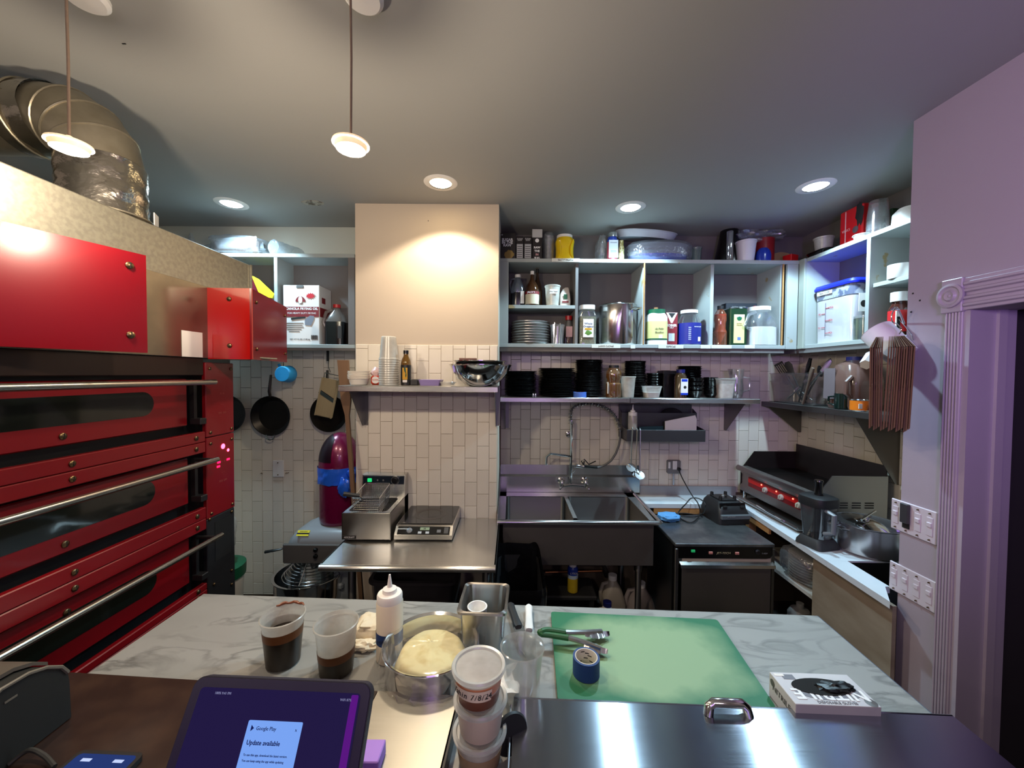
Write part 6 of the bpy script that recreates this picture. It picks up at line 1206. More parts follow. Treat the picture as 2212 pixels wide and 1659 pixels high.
# third bay
a_, w_, h_ = fit(1395, 1438, 664, 2.755, zF); t = thing('bouillon_jar', 'white plastic jar with a green lid and yellow label in the third bay', 'jar', (a_ + .006, 2.765, zF)); q = w_ * .93; hj = h_ * .93
part(t, 'jar', MB().loft([rrect(q, q, .03, 0), rrect(q, q, .03, hj * .78), rrect(q * .84, q * .84, .04, hj * .9)]), M_white); part(t, 'lid', MB().loft([rrect(q * .9, q * .9, .05, hj * .88, 6), rrect(q * .9, q * .9, .05, hj, 6)]), M_green); part(t, 'knob', MB().lathe([(.014, hj), (.014, h_), (0, h_)], 14), M_card)
l = part(t, 'label', MB().loft([rrect(q + .002, q + .002, .03, hj * .16), rrect(q + .002, q + .002, .03, hj * .66)], False, False), pm('pale_yellow_label', (216, 210, 140), .5)); part(l, 'green_band', MB().loft([rrect(q + .003, q + .003, .03, hj * .13), rrect(q + .003, q + .003, .03, hj * .17)], False, False), M_green); text(l, 'de Pollo', .018, (0, -q / 2 - .003, hj * .44), FRONT, M_ink, shear=.3); text(l, 'Bouillon', .018, (0, -q / 2 - .003, hj * .34), FRONT, M_ink, shear=.3); part(l, 'white_tag', MB().box((.01, -q / 2 - .002, hj * .22), (.025, .002, .024)), M_paper)
a_, w_, h_ = fit(1438, 1464, 675, 2.75, zF); t = thing('salt_box', 'dark red kosher salt carton standing between the two jars', 'box', (a_, 2.775, zF)); part(t, 'carton', MB().box((0, 0, h_ / 2), (w_, .055, h_), .002), pm('dark_red_carton', (126, 20, 34), .5)); part(t, 'white_chevron', MB().prism([(-w_ * .46, h_ * .49), (w_ * .46, h_ * .49), (.006, h_ * .18), (-.006, h_ * .18)], 0, .001, M=Matrix.Translation((0, -.0278, h_ * .5)) @ TOY), M_paper); part(t, 'black_notch', MB().prism([(-w_ * .3, h_ * .48), (w_ * .3, h_ * .48), (0, h_ * .32)], 0, .001, M=Matrix.Translation((0, -.0290, h_ * .5)) @ TOY), M_ink); text(t, 'KOSHER', .023, (0, -.0285, h_ * .60), FRONT, M_inkw, sx=.82, bold=.0006); text(t, 'SALT', .014, (0, -.0285, h_ * .53), FRONT, M_inkw); part(t, 'white_panel', MB().box((0, -.0285, h_ * .24), (w_ * .5, .002, h_ * .24)), pm('pale_grey_label', (190, 198, 204), .6))
a_, w_, h_ = fit(1466, 1516, 670, 2.755, zF); t = thing('mayo_jar', 'big clear jar with a white lid and blue wrap label', 'jar', (a_ + .002, 2.775, zF)); r = w_ / 2 * .97
part(t, 'jar', MB().lathe([(0, 0), (r * .95, 0), (r, .01), (r, h_ * .58), (r * .72, h_ * .84), (r * .66, h_ * .92)], 34), M_glass); part(t, 'lid', MB().lathe([(r * .72, h_ * .91), (r * .72, h_), (0, h_)], 28), M_white)
l = part(t, 'label', MB().lathe([(r + .001, .006), (r + .001, h_ * .62)], 34, cap0=False, cap1=False), pm('royal_blue_label', (22, 34, 128), .45))
for i in range(7): text(l, 'iiiiiii', .012, (-.03, -r - .002, h_ * (.15 + .055 * i)), FRONT, M_inkw, 'small_print')
text(l, 'NUTRITION', .010, (.026, -r * .94 - .002, h_ * .50), (R(90), 0, R(16)), M_inkw); part(l, 'barcode_patch', MB().box((.035, -r * .90 - .001, h_ * .16), (.024, .003, .03), M=None), M_paper)
# fourth bay
a_, w_, h_ = fit(1545, 1572, 660, 2.76, zF); t = bottle('sauce_bottle', 'orange-red sauce bottle at the left of the fourth bay', 'bottle', (a_ + .004, 2.78, zF), [(0, 0), (w_ / 2, 0), (w_ / 2, h_ * .34), (w_ * .41, h_ * .42), (w_ * .41, h_ * .55), (w_ * .47, h_ * .66), (w_ * .42, h_ * .8), (w_ * .2, h_ * .92)], clearmat('clear_orange_plastic', (200, 120, 80), haze=.3), [(w_ * .24, h_ * .91), (w_ * .24, h_), (0, h_)], M_black, h_ * .78, pm('orange_red_sauce', (150, 52, 32), .4))
a_, w_, h_ = fit(1576, 1613, 665, 2.75, zF); t = thing('oil_tin', 'tall green and cream olive oil tin with a yellow label', 'tin', (a_ + .002, 2.79, zF)); part(t, 'tin', MB().box((0, 0, h_ / 2), (w_, .10, h_), .006), pm('dark_green_tin', (24, 56, 32), .3, .3)); part(t, 'rim', MB().loft([rrect(w_ + .004, .104, .006, h_ - .006), rrect(w_ + .004, .104, .006, h_ + .001)], False, False), M_chrome)
l = part(t, 'label', MB().box((.002, -.0505, h_ * .44), (w_ * .62, .002, h_ * .76), .0005), pm('pale_yellow_label', (216, 210, 140), .5)); part(l, 'crest', MB().lathe([(.018, 0), (0, .001)], 16, M=Matrix.Translation((.002, -.052, h_ * .72)) @ TOY), M_green); text(l, 'EXTRA\nVIRGIN', .012, (.002, -.0525, h_ * .55), FRONT, M_inkr); part(l, 'blue_square', MB().box((.002, -.052, h_ * .18), (.022, .001, .022)), pm('pale_blue_square', (90, 110, 170), .5)); part(l, 'white_top', MB().box((.002, -.0518, h_ * .78), (w_ * .6, .001, h_ * .06)), M_paper)
a_, w_, h_ = fit(1568, 1636, 655, 2.90, zF); t = thing('box', 'dark navy carton behind the green oil tin', 'box', (a_, 2.935, zF)); part(t, 'carton', MB().box((0, 0, h_ / 2), (w_, .07, h_), .003), pm('navy_carton', (20, 24, 36), .5)); text(t, 'EXTRA VIRGIN', .016, (-.02, -.036, h_ - .03), FRONT, pm('grey_ink', (150, 150, 150), .5)); part(t, 'red_spot', MB().box((w_ * .42, -.0355, h_ - .03), (.02, .002, .02)), M_redp)
a_, w_, h_ = fit(1612, 1688, 663, 2.765, zF); t = thing('sugar_jug', 'large clear handled jar of white sugar with a white lid', 'jar', (1.777, 2.79, zF)); q = w_ * .74
part(t, 'jar', MB().loft([rrect(q * .98, q, .03, 0), rrect(q, q, .04, h_ * .5), rrect(q * 1.0, q, .06, h_ * .66), rrect(q * .74, q * .74, .08, h_ * .88), rrect(q * .66, q * .66, .07, h_ * .92)], True, False), M_clear); part(t, 'sugar', MB().loft([rrect(q * .94, q * .96, .03, .004), rrect(q * .96, q * .96, .04, h_ * .46), rrect(q * .8, q * .8, .04, h_ * .48)]), pm('white_sugar', (232, 236, 240), .8)); part(t, 'lid', MB().lathe([(q * .40, h_ * .9), (q * .40, h_), (0, h_)], 30), M_white); part(t, 'handle', MB().tube([(-q * .3, -.05, h_ * .84), (-q * .58, -.06, h_ * .78), (-q * .74, -.06, h_ * .5), (-q * .46, -.05, h_ * .40)], .012, 10), M_clear)
a_, w_, h_ = fit(1613, 1640, 676, 2.90, zF); solo('spice_jar', 'clear jar with a white lid half hidden behind the sugar jar', 'jar', MB().lathe([(0, 0), (.024, 0), (.026, .02), (.026, h_ * .84), (.02, h_ * .9), (.022, h_ * .91), (.022, h_), (0, h_)], 24), M_glass, (onY(1628, 700, 2.87).x, 2.80, zF) if False else (1.86, 2.93, zF))
# ================================================================ ON TOP OF THE RIGHT CABINET
zT = ZT + .001; TY = 2.77
def carton(lab, px0, px1, yt, Y, m, d=.07, name='carton_box'):
    a_, w_, h_ = fit(px0, px1, yt, Y, zT); t = thing(name, lab, 'box', (a_, Y + d / 2, zT)); part(t, 'carton', MB().box((0, 0, h_ / 2), (w_, d, h_), .002), m); return t, w_, h_, -d / 2 - .0006
M_blk = pm('black_print_carton', (26, 20, 20), .45)
t, w_, h_, f_ = carton('dark brown sugar box with lump picture at the left cabinet top end', 1078, 1114, 503, TY, M_blk)
text(t, "SUGAR\nIN THE\nRAW", .026, (0, f_, h_ * .66), FRONT, M_inkw, spacing=.75, bold=.0008, sx=.95); text(t, '2 LB', .012, (-w_ * .36, f_, h_ * .93), FRONT, M_inkw); part(t, 'sugar_picture', MB().blob((w_ * .12, f_, h_ * .24), (w_ * .55, .004, h_ * .3), .3, 6, 18, 10, flat=False), pm('golden_sugar_print', (150, 122, 60), .6)); part(t, 'brown_base', MB().box((0, f_, h_ * .03), (w_ * .98, .001, h_ * .06)), pm('brown_print', (84, 36, 24), .5))
for k, (a, b) in enumerate(((1115, 1131), (1132, 1149))):
    t, w_, h_, f_ = carton(['narrow black sugar carton with a white panel, next to the sugar lump box', 'narrow black sugar carton with a white panel, next to the white topped one'][k], a, b, 511, TY, M_blk)
    part(t, 'white_panel', MB().box((0, f_, h_ * .42), (w_ * .82, .001, h_ * .56)), pm('grey_white_panel', (186, 186, 186), .6)); text(t, 'SUGAR\nRAW', .013, (0, f_, h_ * .88), FRONT, M_inkw, spacing=.8)
    for i in range(6): part(t, 'print_line', MB().box((0, f_ - .001, h_ * (.20 + .08 * i)), (w_ * .66, .001, .003)), M_ink)
t, w_, h_, f_ = carton('black carton with a white top band and stacked white words', 1150, 1171, 496, TY, M_blk)
part(t, 'white_top_band', MB().box((0, f_ + .02, h_ * .87), (w_ * 1.02, .06, h_ * .25)), pm('grey_white_panel', (186, 186, 186), .6)); part(t, 'arch_mark', MB().lathe([(.014, 0), (0, .001)], 16, M=Matrix.Translation((0, f_, h_ * .66)) @ TOY), M_inkw)
for i, s in enumerate(('RAW', 'THE', 'IN', 'SUG')): text(t, s, .02, (0, f_, h_ * (.44 - .11 * i)), FRONT, M_inkw if i != 2 else pm('pink_ink', (214, 160, 160), .5), bold=.0008)
a_, w_, h_ = fit(1173, 1200, 499, 2.82, zT); t = thing('cup_sleeve', 'clear sleeve of nested plastic cups beside the yellow jar', 'cups', (a_, 2.86, zT))
for i in range(4): part(t, 'cup', MB().lathe([(0, .002), (w_ * .36, 0), (w_ * .46, h_ * .55), (w_ * .47, h_ * .56)], 22, cap1=False), M_clear, loc=(0, 0, h_ * .1 * i))
part(t, 'sleeve', MB().lathe([(w_ * .49, 0), (w_ * .5, h_ * .8), (w_ * .3, h_)], 22, cap0=False, cap1=False), M_bag)
a_, w_, h_ = fit(1201, 1243, 504, TY, zT); t = thing('mustard_jar', 'yellow pinched plastic jar with a white lid on the cabinet top', 'jar', (a_, 2.83, zT)); q = w_ * .96
part(t, 'jar', MB().loft([rrect(q, q, .03, 0), rrect(q, q, .035, .02), rrect(q * .94, q * .84, .04, h_ * .35), rrect(q * .94, q * .84, .04, h_ * .55), rrect(q * 1.02, q, .04, h_ * .76), rrect(q * .86, q * .86, .05, h_ * .90)]), pm('mustard_yellow_plastic', (226, 190, 16), .3, var=.05, coat=.2)); part(t, 'lid', MB().loft([rrect(q * .84, q * .84, .05, h_ * .88, 6), rrect(q * .84, q * .84, .05, h_, 6)]), M_white)
for s in (-1, 1): part(t, 'pinch_ridge', MB().tube([(s * q * .40, -q * .46, h_ * .10), (s * q * .28, -q * .455, h_ * .3), (s * q * .28, -q * .455, h_ * .55), (s * q * .42, -q * .48, h_ * .78)], .005, 6), pm('mustard_yellow_plastic', (226, 190, 16), .3))
a_, w_, h_ = fit(1290, 1316, 507, 2.86, zT); solo('plastic_bag', 'crumpled clear bag behind the white labelled bottle', 'bag', MB().blob((0, 0, h_ / 2), (w_ * 1.1, .10, h_), .35, 6, 22, 16, seed=9), M_bag, (a_, 2.90, zT))
a_, w_, h_ = fit(1315, 1337, 500, TY, zT); r = w_ / 2
t = thing('spice_bottle', 'bottle with a steel cap, white label and red base on the cabinet top', 'bottle', (a_, 2.81, zT)); part(t, 'body', MB().lathe([(0, 0), (r, 0), (r, h_ * .76), (r * .8, h_ * .86)], 24), pm('pink_red_base', (190, 70, 90), .3)); part(t, 'blue_shoulder', MB().lathe([(r + .0008, h_ * .7), (r + .0008, h_ * .77), (r * .82, h_ * .87)], 24, cap0=False), pm('blue_can_print', (30, 60, 160), .35)); part(t, 'cap', MB().lathe([(r * .96, h_ * .86), (r * .96, h_), (0, h_)], 24), M_chrome)
l = part(t, 'label', MB().box((0, -r - .0005, h_ * .44), (w_ * .9, .003, h_ * .58)), pm('white_blue_label', (206, 222, 232), .5)); part(l, 'grey_print', MB().box((0, -r - .003, h_ * .29), (w_ * .62, .001, h_ * .2)), pm('grey_print', (120, 126, 140), .5)); text(l, 'ORGANIC', .011, (0, -r - .003, h_ * .64), FRONT, pm('navy_ink', (30, 50, 110), .5))
a_, w_, h_ = fit(1338, 1350, 517, TY, zT); solo('spice_shaker', 'tiny glass shaker of yellowish spice beside the steel capped bottle', 'shaker', MB().lathe([(0, 0), (w_ / 2, 0), (w_ / 2, h_ * .7), (w_ * .35, h_ * .8), (w_ * .4, h_), (0, h_)], 18), two_tone('yellow_spice', (130, 120, 60), (200, 196, 150), 60, .45, .55, .3), (a_ + .004, 2.80, zT))
a0, w0_, h0_ = fit(1364, 1498, 541, 2.76, zT)
pf_ = thing('platters', 'nest of blue and grey oval platters wrapped in clear plastic', 'platters', (a0, 2.855, zT))
def oval(w, d, z, n=40): return [(w / 2 * math.cos(2 * math.pi * i / n), d / 2 * math.sin(2 * math.pi * i / n), z) for i in range(n)]
def platter(w, d, z, h): return MB().loft([oval(w * .86, d * .82, z), oval(w * .9, d * .86, z), oval(w, d, z + h), oval(w * .985, d * .98, z + h), oval(w * .86, d * .82, z + .004)])
for i, (m, wd_) in enumerate([(M_blue, 1.0), (M_blue, .98), (pm('grey_platter', (140, 150, 166), .35), 1.02), (pm('grey_platter', (140, 150, 166), .35), 1.0), (pm('grey_platter', (140, 150, 166), .35), 1.02)]):
    part(pf_, 'platter', platter(w0_ * wd_, .22, .004 + .026 * i, .032), m, label='blue platter' if i < 2 else 'grey platter')
part(pf_, 'wrap', MB().blob((0, 0, .085), (w0_ * 1.07, .245, .17), .05, 7, 44, 20, sq=.6, seed=1), M_bag)
a1, w1_, h1_ = fit(1336, 1474, 496, 2.76, zT)
tp2 = thing('serving_platter', 'large pale grey oval platter tilted on the wrapped platters', 'platter', (a1, 2.86, zT + .192), 0); tp2.rotation_euler = (R(9), R(4), 0)
part(tp2, 'plate', platter(w1_ * .98, .24, .0, .045), pm('pale_grey_platter', (176, 182, 192), .3)); part(tp2, 'rim', MB().tube([(x, y, z) for x, y, z in oval(w1_ * .98, .24, .046)] + [(w1_ * .49, 0, .046)], .004, 6), pm('pale_grey_platter', (176, 182, 192), .3))
a_, w_, h_ = fit(1500, 1523, 531, 2.79, zT); t = thing('plastic_cup', 'small greenish clear cup right of the wrapped platters', 'cup', (a_, 2.84, zT)); deli_shape(t, w_ * .4, w_ / 2, h_, clearmat('greenish_clear_cup', (150, 190, 180), haze=.25))
a_, w_, h_ = fit(1541, 1612, 491, 2.84, zT); t = thing('black_bowl', 'big black bowl turned over under a clear bag on the cabinet top', 'bowl', (a_ + .02, 2.88, zT)); t.scale = (.86, .86, 1); part(t, 'bowl', MB().lathe([(.12, .014), (.118, .05), (.10, .12), (.07, h_ - .01), (0, h_)], 36), M_blackg); part(t, 'rim_band', MB().lathe([(.122, 0), (.124, .006), (.122, .014), (.10, .014)], 36, cap0=True, cap1=False), pm('yellowish_rim', (150, 130, 60), .4))
a_, w_, h_ = fit(1571, 1584, 500, 2.72, zT); solo('glass_vase', 'narrow clear glass cylinder in front of the black bowl', 'vase', MB().lathe([(0, .004), (w_ / 2, 0), (w_ / 2, h_), (w_ / 2 - .003, h_), (w_ / 2 - .003, .01), (0, .01)], 22), M_glass, (a_, 2.722, zT))
a_, w_, h_ = fit(1598, 1640, 518, 2.72, zT); t = thing('plastic_cup', 'frosted white cup standing beside the blue plastic dome', 'cup', (a_, 2.755 + .005, zT)); deli_shape(t, w_ * .38, w_ / 2, h_, pm('white_frosted_cup', (206, 204, 210), .35))
solo('plastic_bag', 'crumpled clear bag draped over the frosted white cup and black bowl', 'bag', MB().blob((0, 0, .0), (.26, .14, .11), .5, 7, 30, 18, flat=False, seed=5), M_bag, (onY(1610, 505, 2.86).x, 2.86, zT + .21))
a_, w_, h_ = fit(1642, 1682, 512, 2.82, zT); t = thing('red_canister', 'round red canister under a clear bag near the cabinet corner', 'canister', (a_, 2.88, zT)); part(t, 'body', MB().lathe([(0, 0), (w_ / 2, 0), (w_ / 2, h_ * .9), (0, h_ * .9)], 28), pm('dull_red_canister', (140, 26, 34), .4)); part(t, 'lid', MB().lathe([(w_ * .51, h_ * .88), (w_ * .51, h_), (0, h_)], 28), pm('dull_red_canister', (140, 26, 34), .4))
solo('plastic_bag', 'crumpled clear bag lying on the round red canister', 'bag', MB().blob((0, 0, 0), (.22, .12, .06), .5, 7, 28, 16, flat=False, seed=8), M_bag, (a_ + .03, 2.86, zT + h_ + .03))
a_, w_, h_ = fit(1639, 1669, 533, 2.72, zT); solo('blue_dome', 'small royal blue plastic dome at the cabinet top edge', 'cup', MB().lathe([(0, 0), (w_ / 2, 0), (w_ / 2, h_ * .45), (w_ * .44, h_ * .75), (w_ * .28, h_ * .95), (0, h_)], 28), pm('royal_blue_plastic', (22, 48, 150), .25, coat=.3), (a_, 2.745, zT))
q = onY(1712, 553, 2.78); t = thing('red_box', 'small red open box in the cabinet top corner', 'box', (q.x, 2.80, zT), R(20)); part(t, 'box', MB().loft([rrect(.07, .06, .004, 0), rrect(.075, .065, .004, .065)], True, False), M_redp)
q = onY(1700, 545, 2.86); solo('wooden_disc', 'round tan wooden disc leaning in the cabinet top corner', 'lid', MB().lathe([(0, 0), (.075, 0), (.078, .006), (.075, .012), (0, .012)], 30), pm('tan_wood', (170, 140, 100), .6, var=.2), (q.x - .01, 2.90, zT + .058), rot=(R(58), R(-25), 0))
# ================================================================ RIGHT-HAND CABINET CONTENTS
XI = 2.06
yb0, yb1 = onX(1757, 680, XI).y, onX(1866, 680, XI).y
q = onX(1812, 605, 2.03); fbw = .20; fbh = q.z - zF
fb_ = thing('flour_bin', 'square clear bin of white flour with a bright blue lid', 'bin', (2.035 + .085, (yb0 + yb1) / 2 + .01, zF)); bdp = min(.30, yb0 - yb1 - .03); bwd = .17
part(fb_, 'bin', MB().loft([rrect(bwd * .92, bdp * .92, .03, 0, 5), rrect(bwd, bdp, .035, fbh * .92, 5)], True, False), M_clear); part(fb_, 'flour', MB().loft([rrect(bwd * .91, bdp * .91, .03, .003, 5), rrect(bwd * .965, bdp * .965, .035, fbh * .72, 5), rrect(bwd * .8, bdp * .8, .03, fbh * .75, 5)]), pm('white_flour', (236, 234, 238), .9, var=.03)); part(fb_, 'flour_dust', MB().loft([rrect(bwd * .975, bdp * .975, .035, fbh * .74, 5), rrect(bwd * .985, bdp * .985, .035, fbh * .90, 5)], False, False), two_tone('flour_dusted_plastic', (100, 112, 150), (214, 220, 232), 22, .46, .54, .6))
part(fb_, 'lid', MB().loft([rrect(bwd + .015, bdp + .02, .04, fbh * .91, 5), rrect(bwd + .022, bdp + .028, .045, fbh * .94, 5), rrect(bwd + .005, bdp + .01, .04, fbh * .985, 5), rrect(bwd * .8, bdp * .8, .03, fbh, 5)]), pm('bright_blue_lid', (24, 40, 225), .35)); 
xf_ = -bwd / 2 - .0015; gm = pm('red_scale_print', (190, 40, 60), .5)
part(fb_, 'scale_line', MB().box((xf_ + .003, .05, fbh * .40), (.002, .003, fbh * .56)), pm('grey_scale_line', (120, 110, 130), .5))
for i, (zz, s) in enumerate(((.17, '4Qt'), (.27, '5L'), (.38, '8Qt'), (.5, '10L'), (.59, '12Qt'))): 
    part(fb_, 'scale_tick', MB().box((xf_ + .003, .05 + (-.016 if i % 2 == 0 else .016), fbh * zz), (.002, .03, .003)), gm); text(fb_, s, .017, (xf_ + .001, .05 + (-.045 if i % 2 == 0 else .045), fbh * zz), FACE_L, gm)
part(fb_, 'tape_tag', MB().box((xf_ - .003, .055, fbh * .85), (.002, .12, .022)), M_tape); text(fb_, 'Flour 7/1/24', .016, (xf_ - .0045, .055, fbh * .85), FACE_L, M_ink); part(fb_, 'side_card', MB().box((-.02, -bdp / 2 - .003, fbh * .60), (.06, .002, .11)), M_paper); part(fb_, 'card_spot', MB().lathe([(.02, 0), (0, .001)], 16, M=Matrix.Translation((-.02, -bdp / 2 - .0045, fbh * .58)) @ TOY), M_ink)
q = onX(1855, 720, 2.02); gh = onX(1850, 683, 2.02).z - zF
t = thing('tea_tin', 'square clear canister of dark green leaves in front of the flour bin', 'canister', (2.05, yd0 + .055, zF)); part(t, 'canister', MB().loft([rrect(.08, .075, .014, 0), rrect(.084, .078, .016, gh)], True, True), M_clear); part(t, 'leaves', MB().loft([rrect(.075, .07, .012, .003), rrect(.078, .072, .012, gh * .9)]), two_tone('dark_green_leaves', (22, 46, 34), (60, 84, 56), 20, .4, .65, .7))
zSR = zsr + .001
q = onX(1917, 598, 2.06); rr = .043; solo('ramekin', 'plain white ceramic cylinder on the small right cabinet shelf', 'ramekin', MB().lathe([(0, 0), (.048, 0), (.05, .004), (.05, .075), (.046, .075), (.045, .008), (0, .008)], 32), M_white, (2.062, 2.065, zSR))
solo('ramekin', 'white ceramic cup half hidden by the lavender wall edge', 'ramekin', MB().lathe([(0, 0), (.04, 0), (.045, .06), (.041, .06), (.036, .006), (0, .006)], 28), M_white, (2.07, 1.945, zSR))
q = onX(1911, 660, 2.05); jh_ = onX(1911, 638, 2.05).z - zF
t = thing('spice_jar', 'brown spice jar with a white lid and red label above the paper bags', 'jar', (2.055, 2.055, zF)); part(t, 'jar', MB().lathe([(0, 0), (.042, 0), (.044, .006), (.044, jh_ * .62), (.03, jh_ * .74), (.03, jh_ * .8)], 28), pm('brown_spice_jar', (70, 34, 26), .15, coat=.4)); part(t, 'lid', MB().lathe([(.036, jh_ * .79), (.036, jh_), (0, jh_)], 26), M_white)
l = part(t, 'label', MB().lathe([(.0448, jh_ * .1), (.0448, jh_ * .58)], 28, cap0=False, cap1=False), pm('red_label', (206, 30, 36), .45)); part(l, 'white_panel', MB().box((-.034, -.032, jh_ * .34), (.028, .006, jh_ * .44), M=None), M_paper); part(l, 'barcode', MB().box((-.037, -.0345, jh_ * .30), (.014, .006, jh_ * .26)), M_ink)
t = thing('spice_jar', 'dark green jar with a white flip cap beside the brown spice jar', 'jar', (2.075, 1.95, zF)); part(t, 'jar', MB().lathe([(0, 0), (.04, 0), (.042, .006), (.042, .12), (.03, .14), (0, .14)], 26), pm('green_spice', (30, 60, 36), .3)); part(t, 'cap', MB().lathe([(.036, .135), (.036, .165), (0, .165)], 24), M_white)
# on top of the right-hand cabinet
q = onX(1770, 535, 2.08); 
t = thing('black_tray', 'shiny black lidded tray on the side cabinet top', 'tray', (2.09, onX(1770, 545, 2.06).y, zT)); part(t, 'tray', MB().loft([rrect(.10, .14, .03, 0), rrect(.13, .19, .04, .03), rrect(.13, .19, .04, .036), rrect(.11, .16, .03, .04)]), M_blackg); part(t, 'white_base', MB().box((-.03, .05, .004), (.06, .08, .006)), M_white)
t = thing('plastic_tub', 'clear deli tub sitting on the black lidded tray', 'tub', (2.09, onX(1773, 520, 2.07).y, zT + .0415)); deli_shape(t, .046, .058, .085, M_cup)
ry_ = onX(1846, 490, 2.08).y; rh_ = onX(1825, 455, 2.05).z - zT
t = thing('cracker_tin', 'tall red tin with black decorations on the side cabinet top', 'tin', (2.105, ry_ + .0, zT)); part(t, 'tin', MB().box((0, 0, rh_ / 2), (.10, .16, rh_), .008), pm('bright_red_tin', (196, 24, 30), .3, var=.08)); part(t, 'seal', MB().lathe([(.02, 0), (0, .002)], 20, M=Matrix.Translation((-.051, -.035, rh_ * .36)) @ Matrix.Rotation(R(-90), 4, 'Y')), pm('grey_seal', (90, 80, 84), .5)); part(t, 'highlight_strip', MB().box((-.0505, .035, rh_ * .5), (.001, .006, rh_ * .9)), pm('pale_pink_strip', (220, 180, 180), .4)); text(t, 'VINCI', .022, (-.0512, .03, rh_ * .42), (R(90), R(0), R(-90)), pm('pale_pink_strip', (220, 180, 180), .4))
part(t, 'black_print', MB().blob((-.05, -.06, rh_ * .72), (.004, .05, .12), .5, 7, 16, 10, flat=False), M_ink)
gy_ = onX(1889, 470, 2.04).y; gh_ = onX(1889, 434, 2.04).z - zT
t = thing('cup_sleeve', 'tall stack of clear plastic cups next to the red tin', 'cups', (2.06, gy_, zT))
for i in range(5): part(t, 'cup', MB().lathe([(.052, 0), (.050, .01), (.040, gh_ * .55), (0, gh_ * .555)], 26, cap0=False), M_clear, loc=(0, 0, gh_ * .11 * i))
solo('clear_disc', 'small clear lid leaning at the foot of the clear cups', 'lid', MB().lathe([(0, .004), (.035, .004), (.04, .02), (.044, .02), (.042, .024), (.034, .008), (0, .008)], 24), M_deli, (2.035, (ry_ - .08 + gy_ + .05) / 2, zT))
t = thing('green_box', 'small dark green box behind the stack of clear cups', 'box', (2.17, onX(1916, 470, 2.14).y, zT)); part(t, 'carton', MB().box((0, 0, .075), (.06, .06, .15), .003), pm('dark_green_carton', (16, 60, 34), .5)); part(t, 'tan_base', MB().box((-.001, 0, .02), (.061, .062, .04)), pm('tan_print', (150, 120, 80), .6))
solo('white_bowl', 'smooth white bowl upside down at the near end of the side cabinet top', 'bowl', MB().lathe([(.075, 0), (.072, .06), (.05, .085), (0, .09)], 36), M_white, (2.09, onX(1947, 470, 2.06).y - .02, zT))
# ================================================================ LEFT CABINET CONTENTS
zL = LB + BT + .001; LYc = 2.665
bx0, bx1 = onY(612, 700, LYc).x, onY(690, 700, LYc).x; bh_ = onY(650, 616, LYc).z - zL
ob2 = thing('oil_box', 'white and maroon canola frying oil carton in the left cabinet', 'box', ((bx0 + bx1) / 2, LYc, zL)); bw2 = bx1 - bx0
part(ob2, 'carton', MB().box((0, .088, bh_ / 2), (bw2, .175, bh_), .003), pm('white_carton', (226, 222, 220), .6, var=.03))
f_ = -.001
part(ob2, 'maroon_band', MB().box((.004, f_, bh_ * .55), (bw2 * .95, .0012, bh_ * .17)), M_inkr); text(ob2, 'CANOLA FRYING OIL', .0235, (.004, f_ - .001, bh_ * .60), FRONT, M_inkw, bold=.0006, sx=.98); text(ob2, 'FOR HEAVY DUTY FRYING', .0165, (.004, f_ - .001, bh_ * .525), FRONT, M_inkw)
part(ob2, 'maroon_arch', MB().prism([(.034 * math.cos(R(a)), .034 * math.sin(R(a)) * 1.1) for a in range(0, 181, 12)], 0, .001, M=Matrix.Translation((-.005, f_, bh_ * .72)) @ TOY), M_inkr); part(ob2, 'white_oval', MB().prism([(.014 * math.cos(R(a)), .024 * math.sin(R(a))) for a in range(0, 360, 20)], 0, .001, M=Matrix.Translation((-.005, f_ - .001, bh_ * .75)) @ TOY), M_paper)
star = [((.030 if i % 2 == 0 else .018) * math.cos(R(15 * i)) * 1.2, (.030 if i % 2 == 0 else .018) * math.sin(R(15 * i)) * .75) for i in range(24)]
part(ob2, 'red_burst', MB().prism(star, 0, .001, M=Matrix.Translation((bw2 * .26, f_, bh_ * .82)) @ TOY), pm('red_burst_ink', (190, 24, 40), .5)); text(ob2, 'CHEF', .013, (-.005, f_ - .001, bh_ * .69), FRONT, M_ink)
part(ob2, 'pan_print', MB().prism([(-.03, -.03), (.012, -.034), (.034, .01), (.034, .032), (.006, .036), (-.03, .008)], 0, .001, M=Matrix.Translation((bw2 * .22, f_, bh_ * .40)) @ TOY), pm('grey_print', (150, 150, 150), .5)); part(ob2, 'arc_band', MB().prism([(-.05, -.008), (.05, .004), (.05, .016), (0, .014), (-.05, .006)], 0, .001, M=Matrix.Translation((-.02, f_ - .0006, bh_ * .43)) @ TOY), M_ink)
for i, wv in enumerate((.5, .46, .52, .4, .3)): part(ob2, 'print_line', MB().box((-bw2 * .2, f_, bh_ * (.36 - .035 * i)), (bw2 * wv, .001, .004)), pm('grey_print2', (120, 118, 118), .6))
text(ob2, 'NET WT 35 LBS (15.88 kg)', .0125, (-.01, f_, bh_ * .085), FRONT, M_ink); 
for i in range(9): part(ob2, 'barcode_bar', MB().box((bw2 * .28 + .005 * i, f_, bh_ * .12), (.0025 if i % 3 else .004, .001, .03)), M_ink)
part(ob2, 'side_band', MB().box((bw2 / 2 + .0006, .088, bh_ * .55), (.001, .16, bh_ * .16)), M_inkr); part(ob2, 'side_arch', MB().box((bw2 / 2 + .0006, .06, bh_ * .76), (.001, .05, .04)), M_inkr)
part(ob2, 'hand_hole', MB().box((-.008, f_ + .0005, bh_ * .975), (.05, .004, bh_ * .05), .004), pm('hole_shadow', (90, 88, 86), .8)); part(ob2, 'inner_cap', MB().lathe([(.02, bh_ - .02), (.02, bh_ + .002), (0, bh_ + .002)], 16, cx=0, cy=.05), M_white)
a_, w_, h_ = fit(694, 745, 656, 2.69, zL)
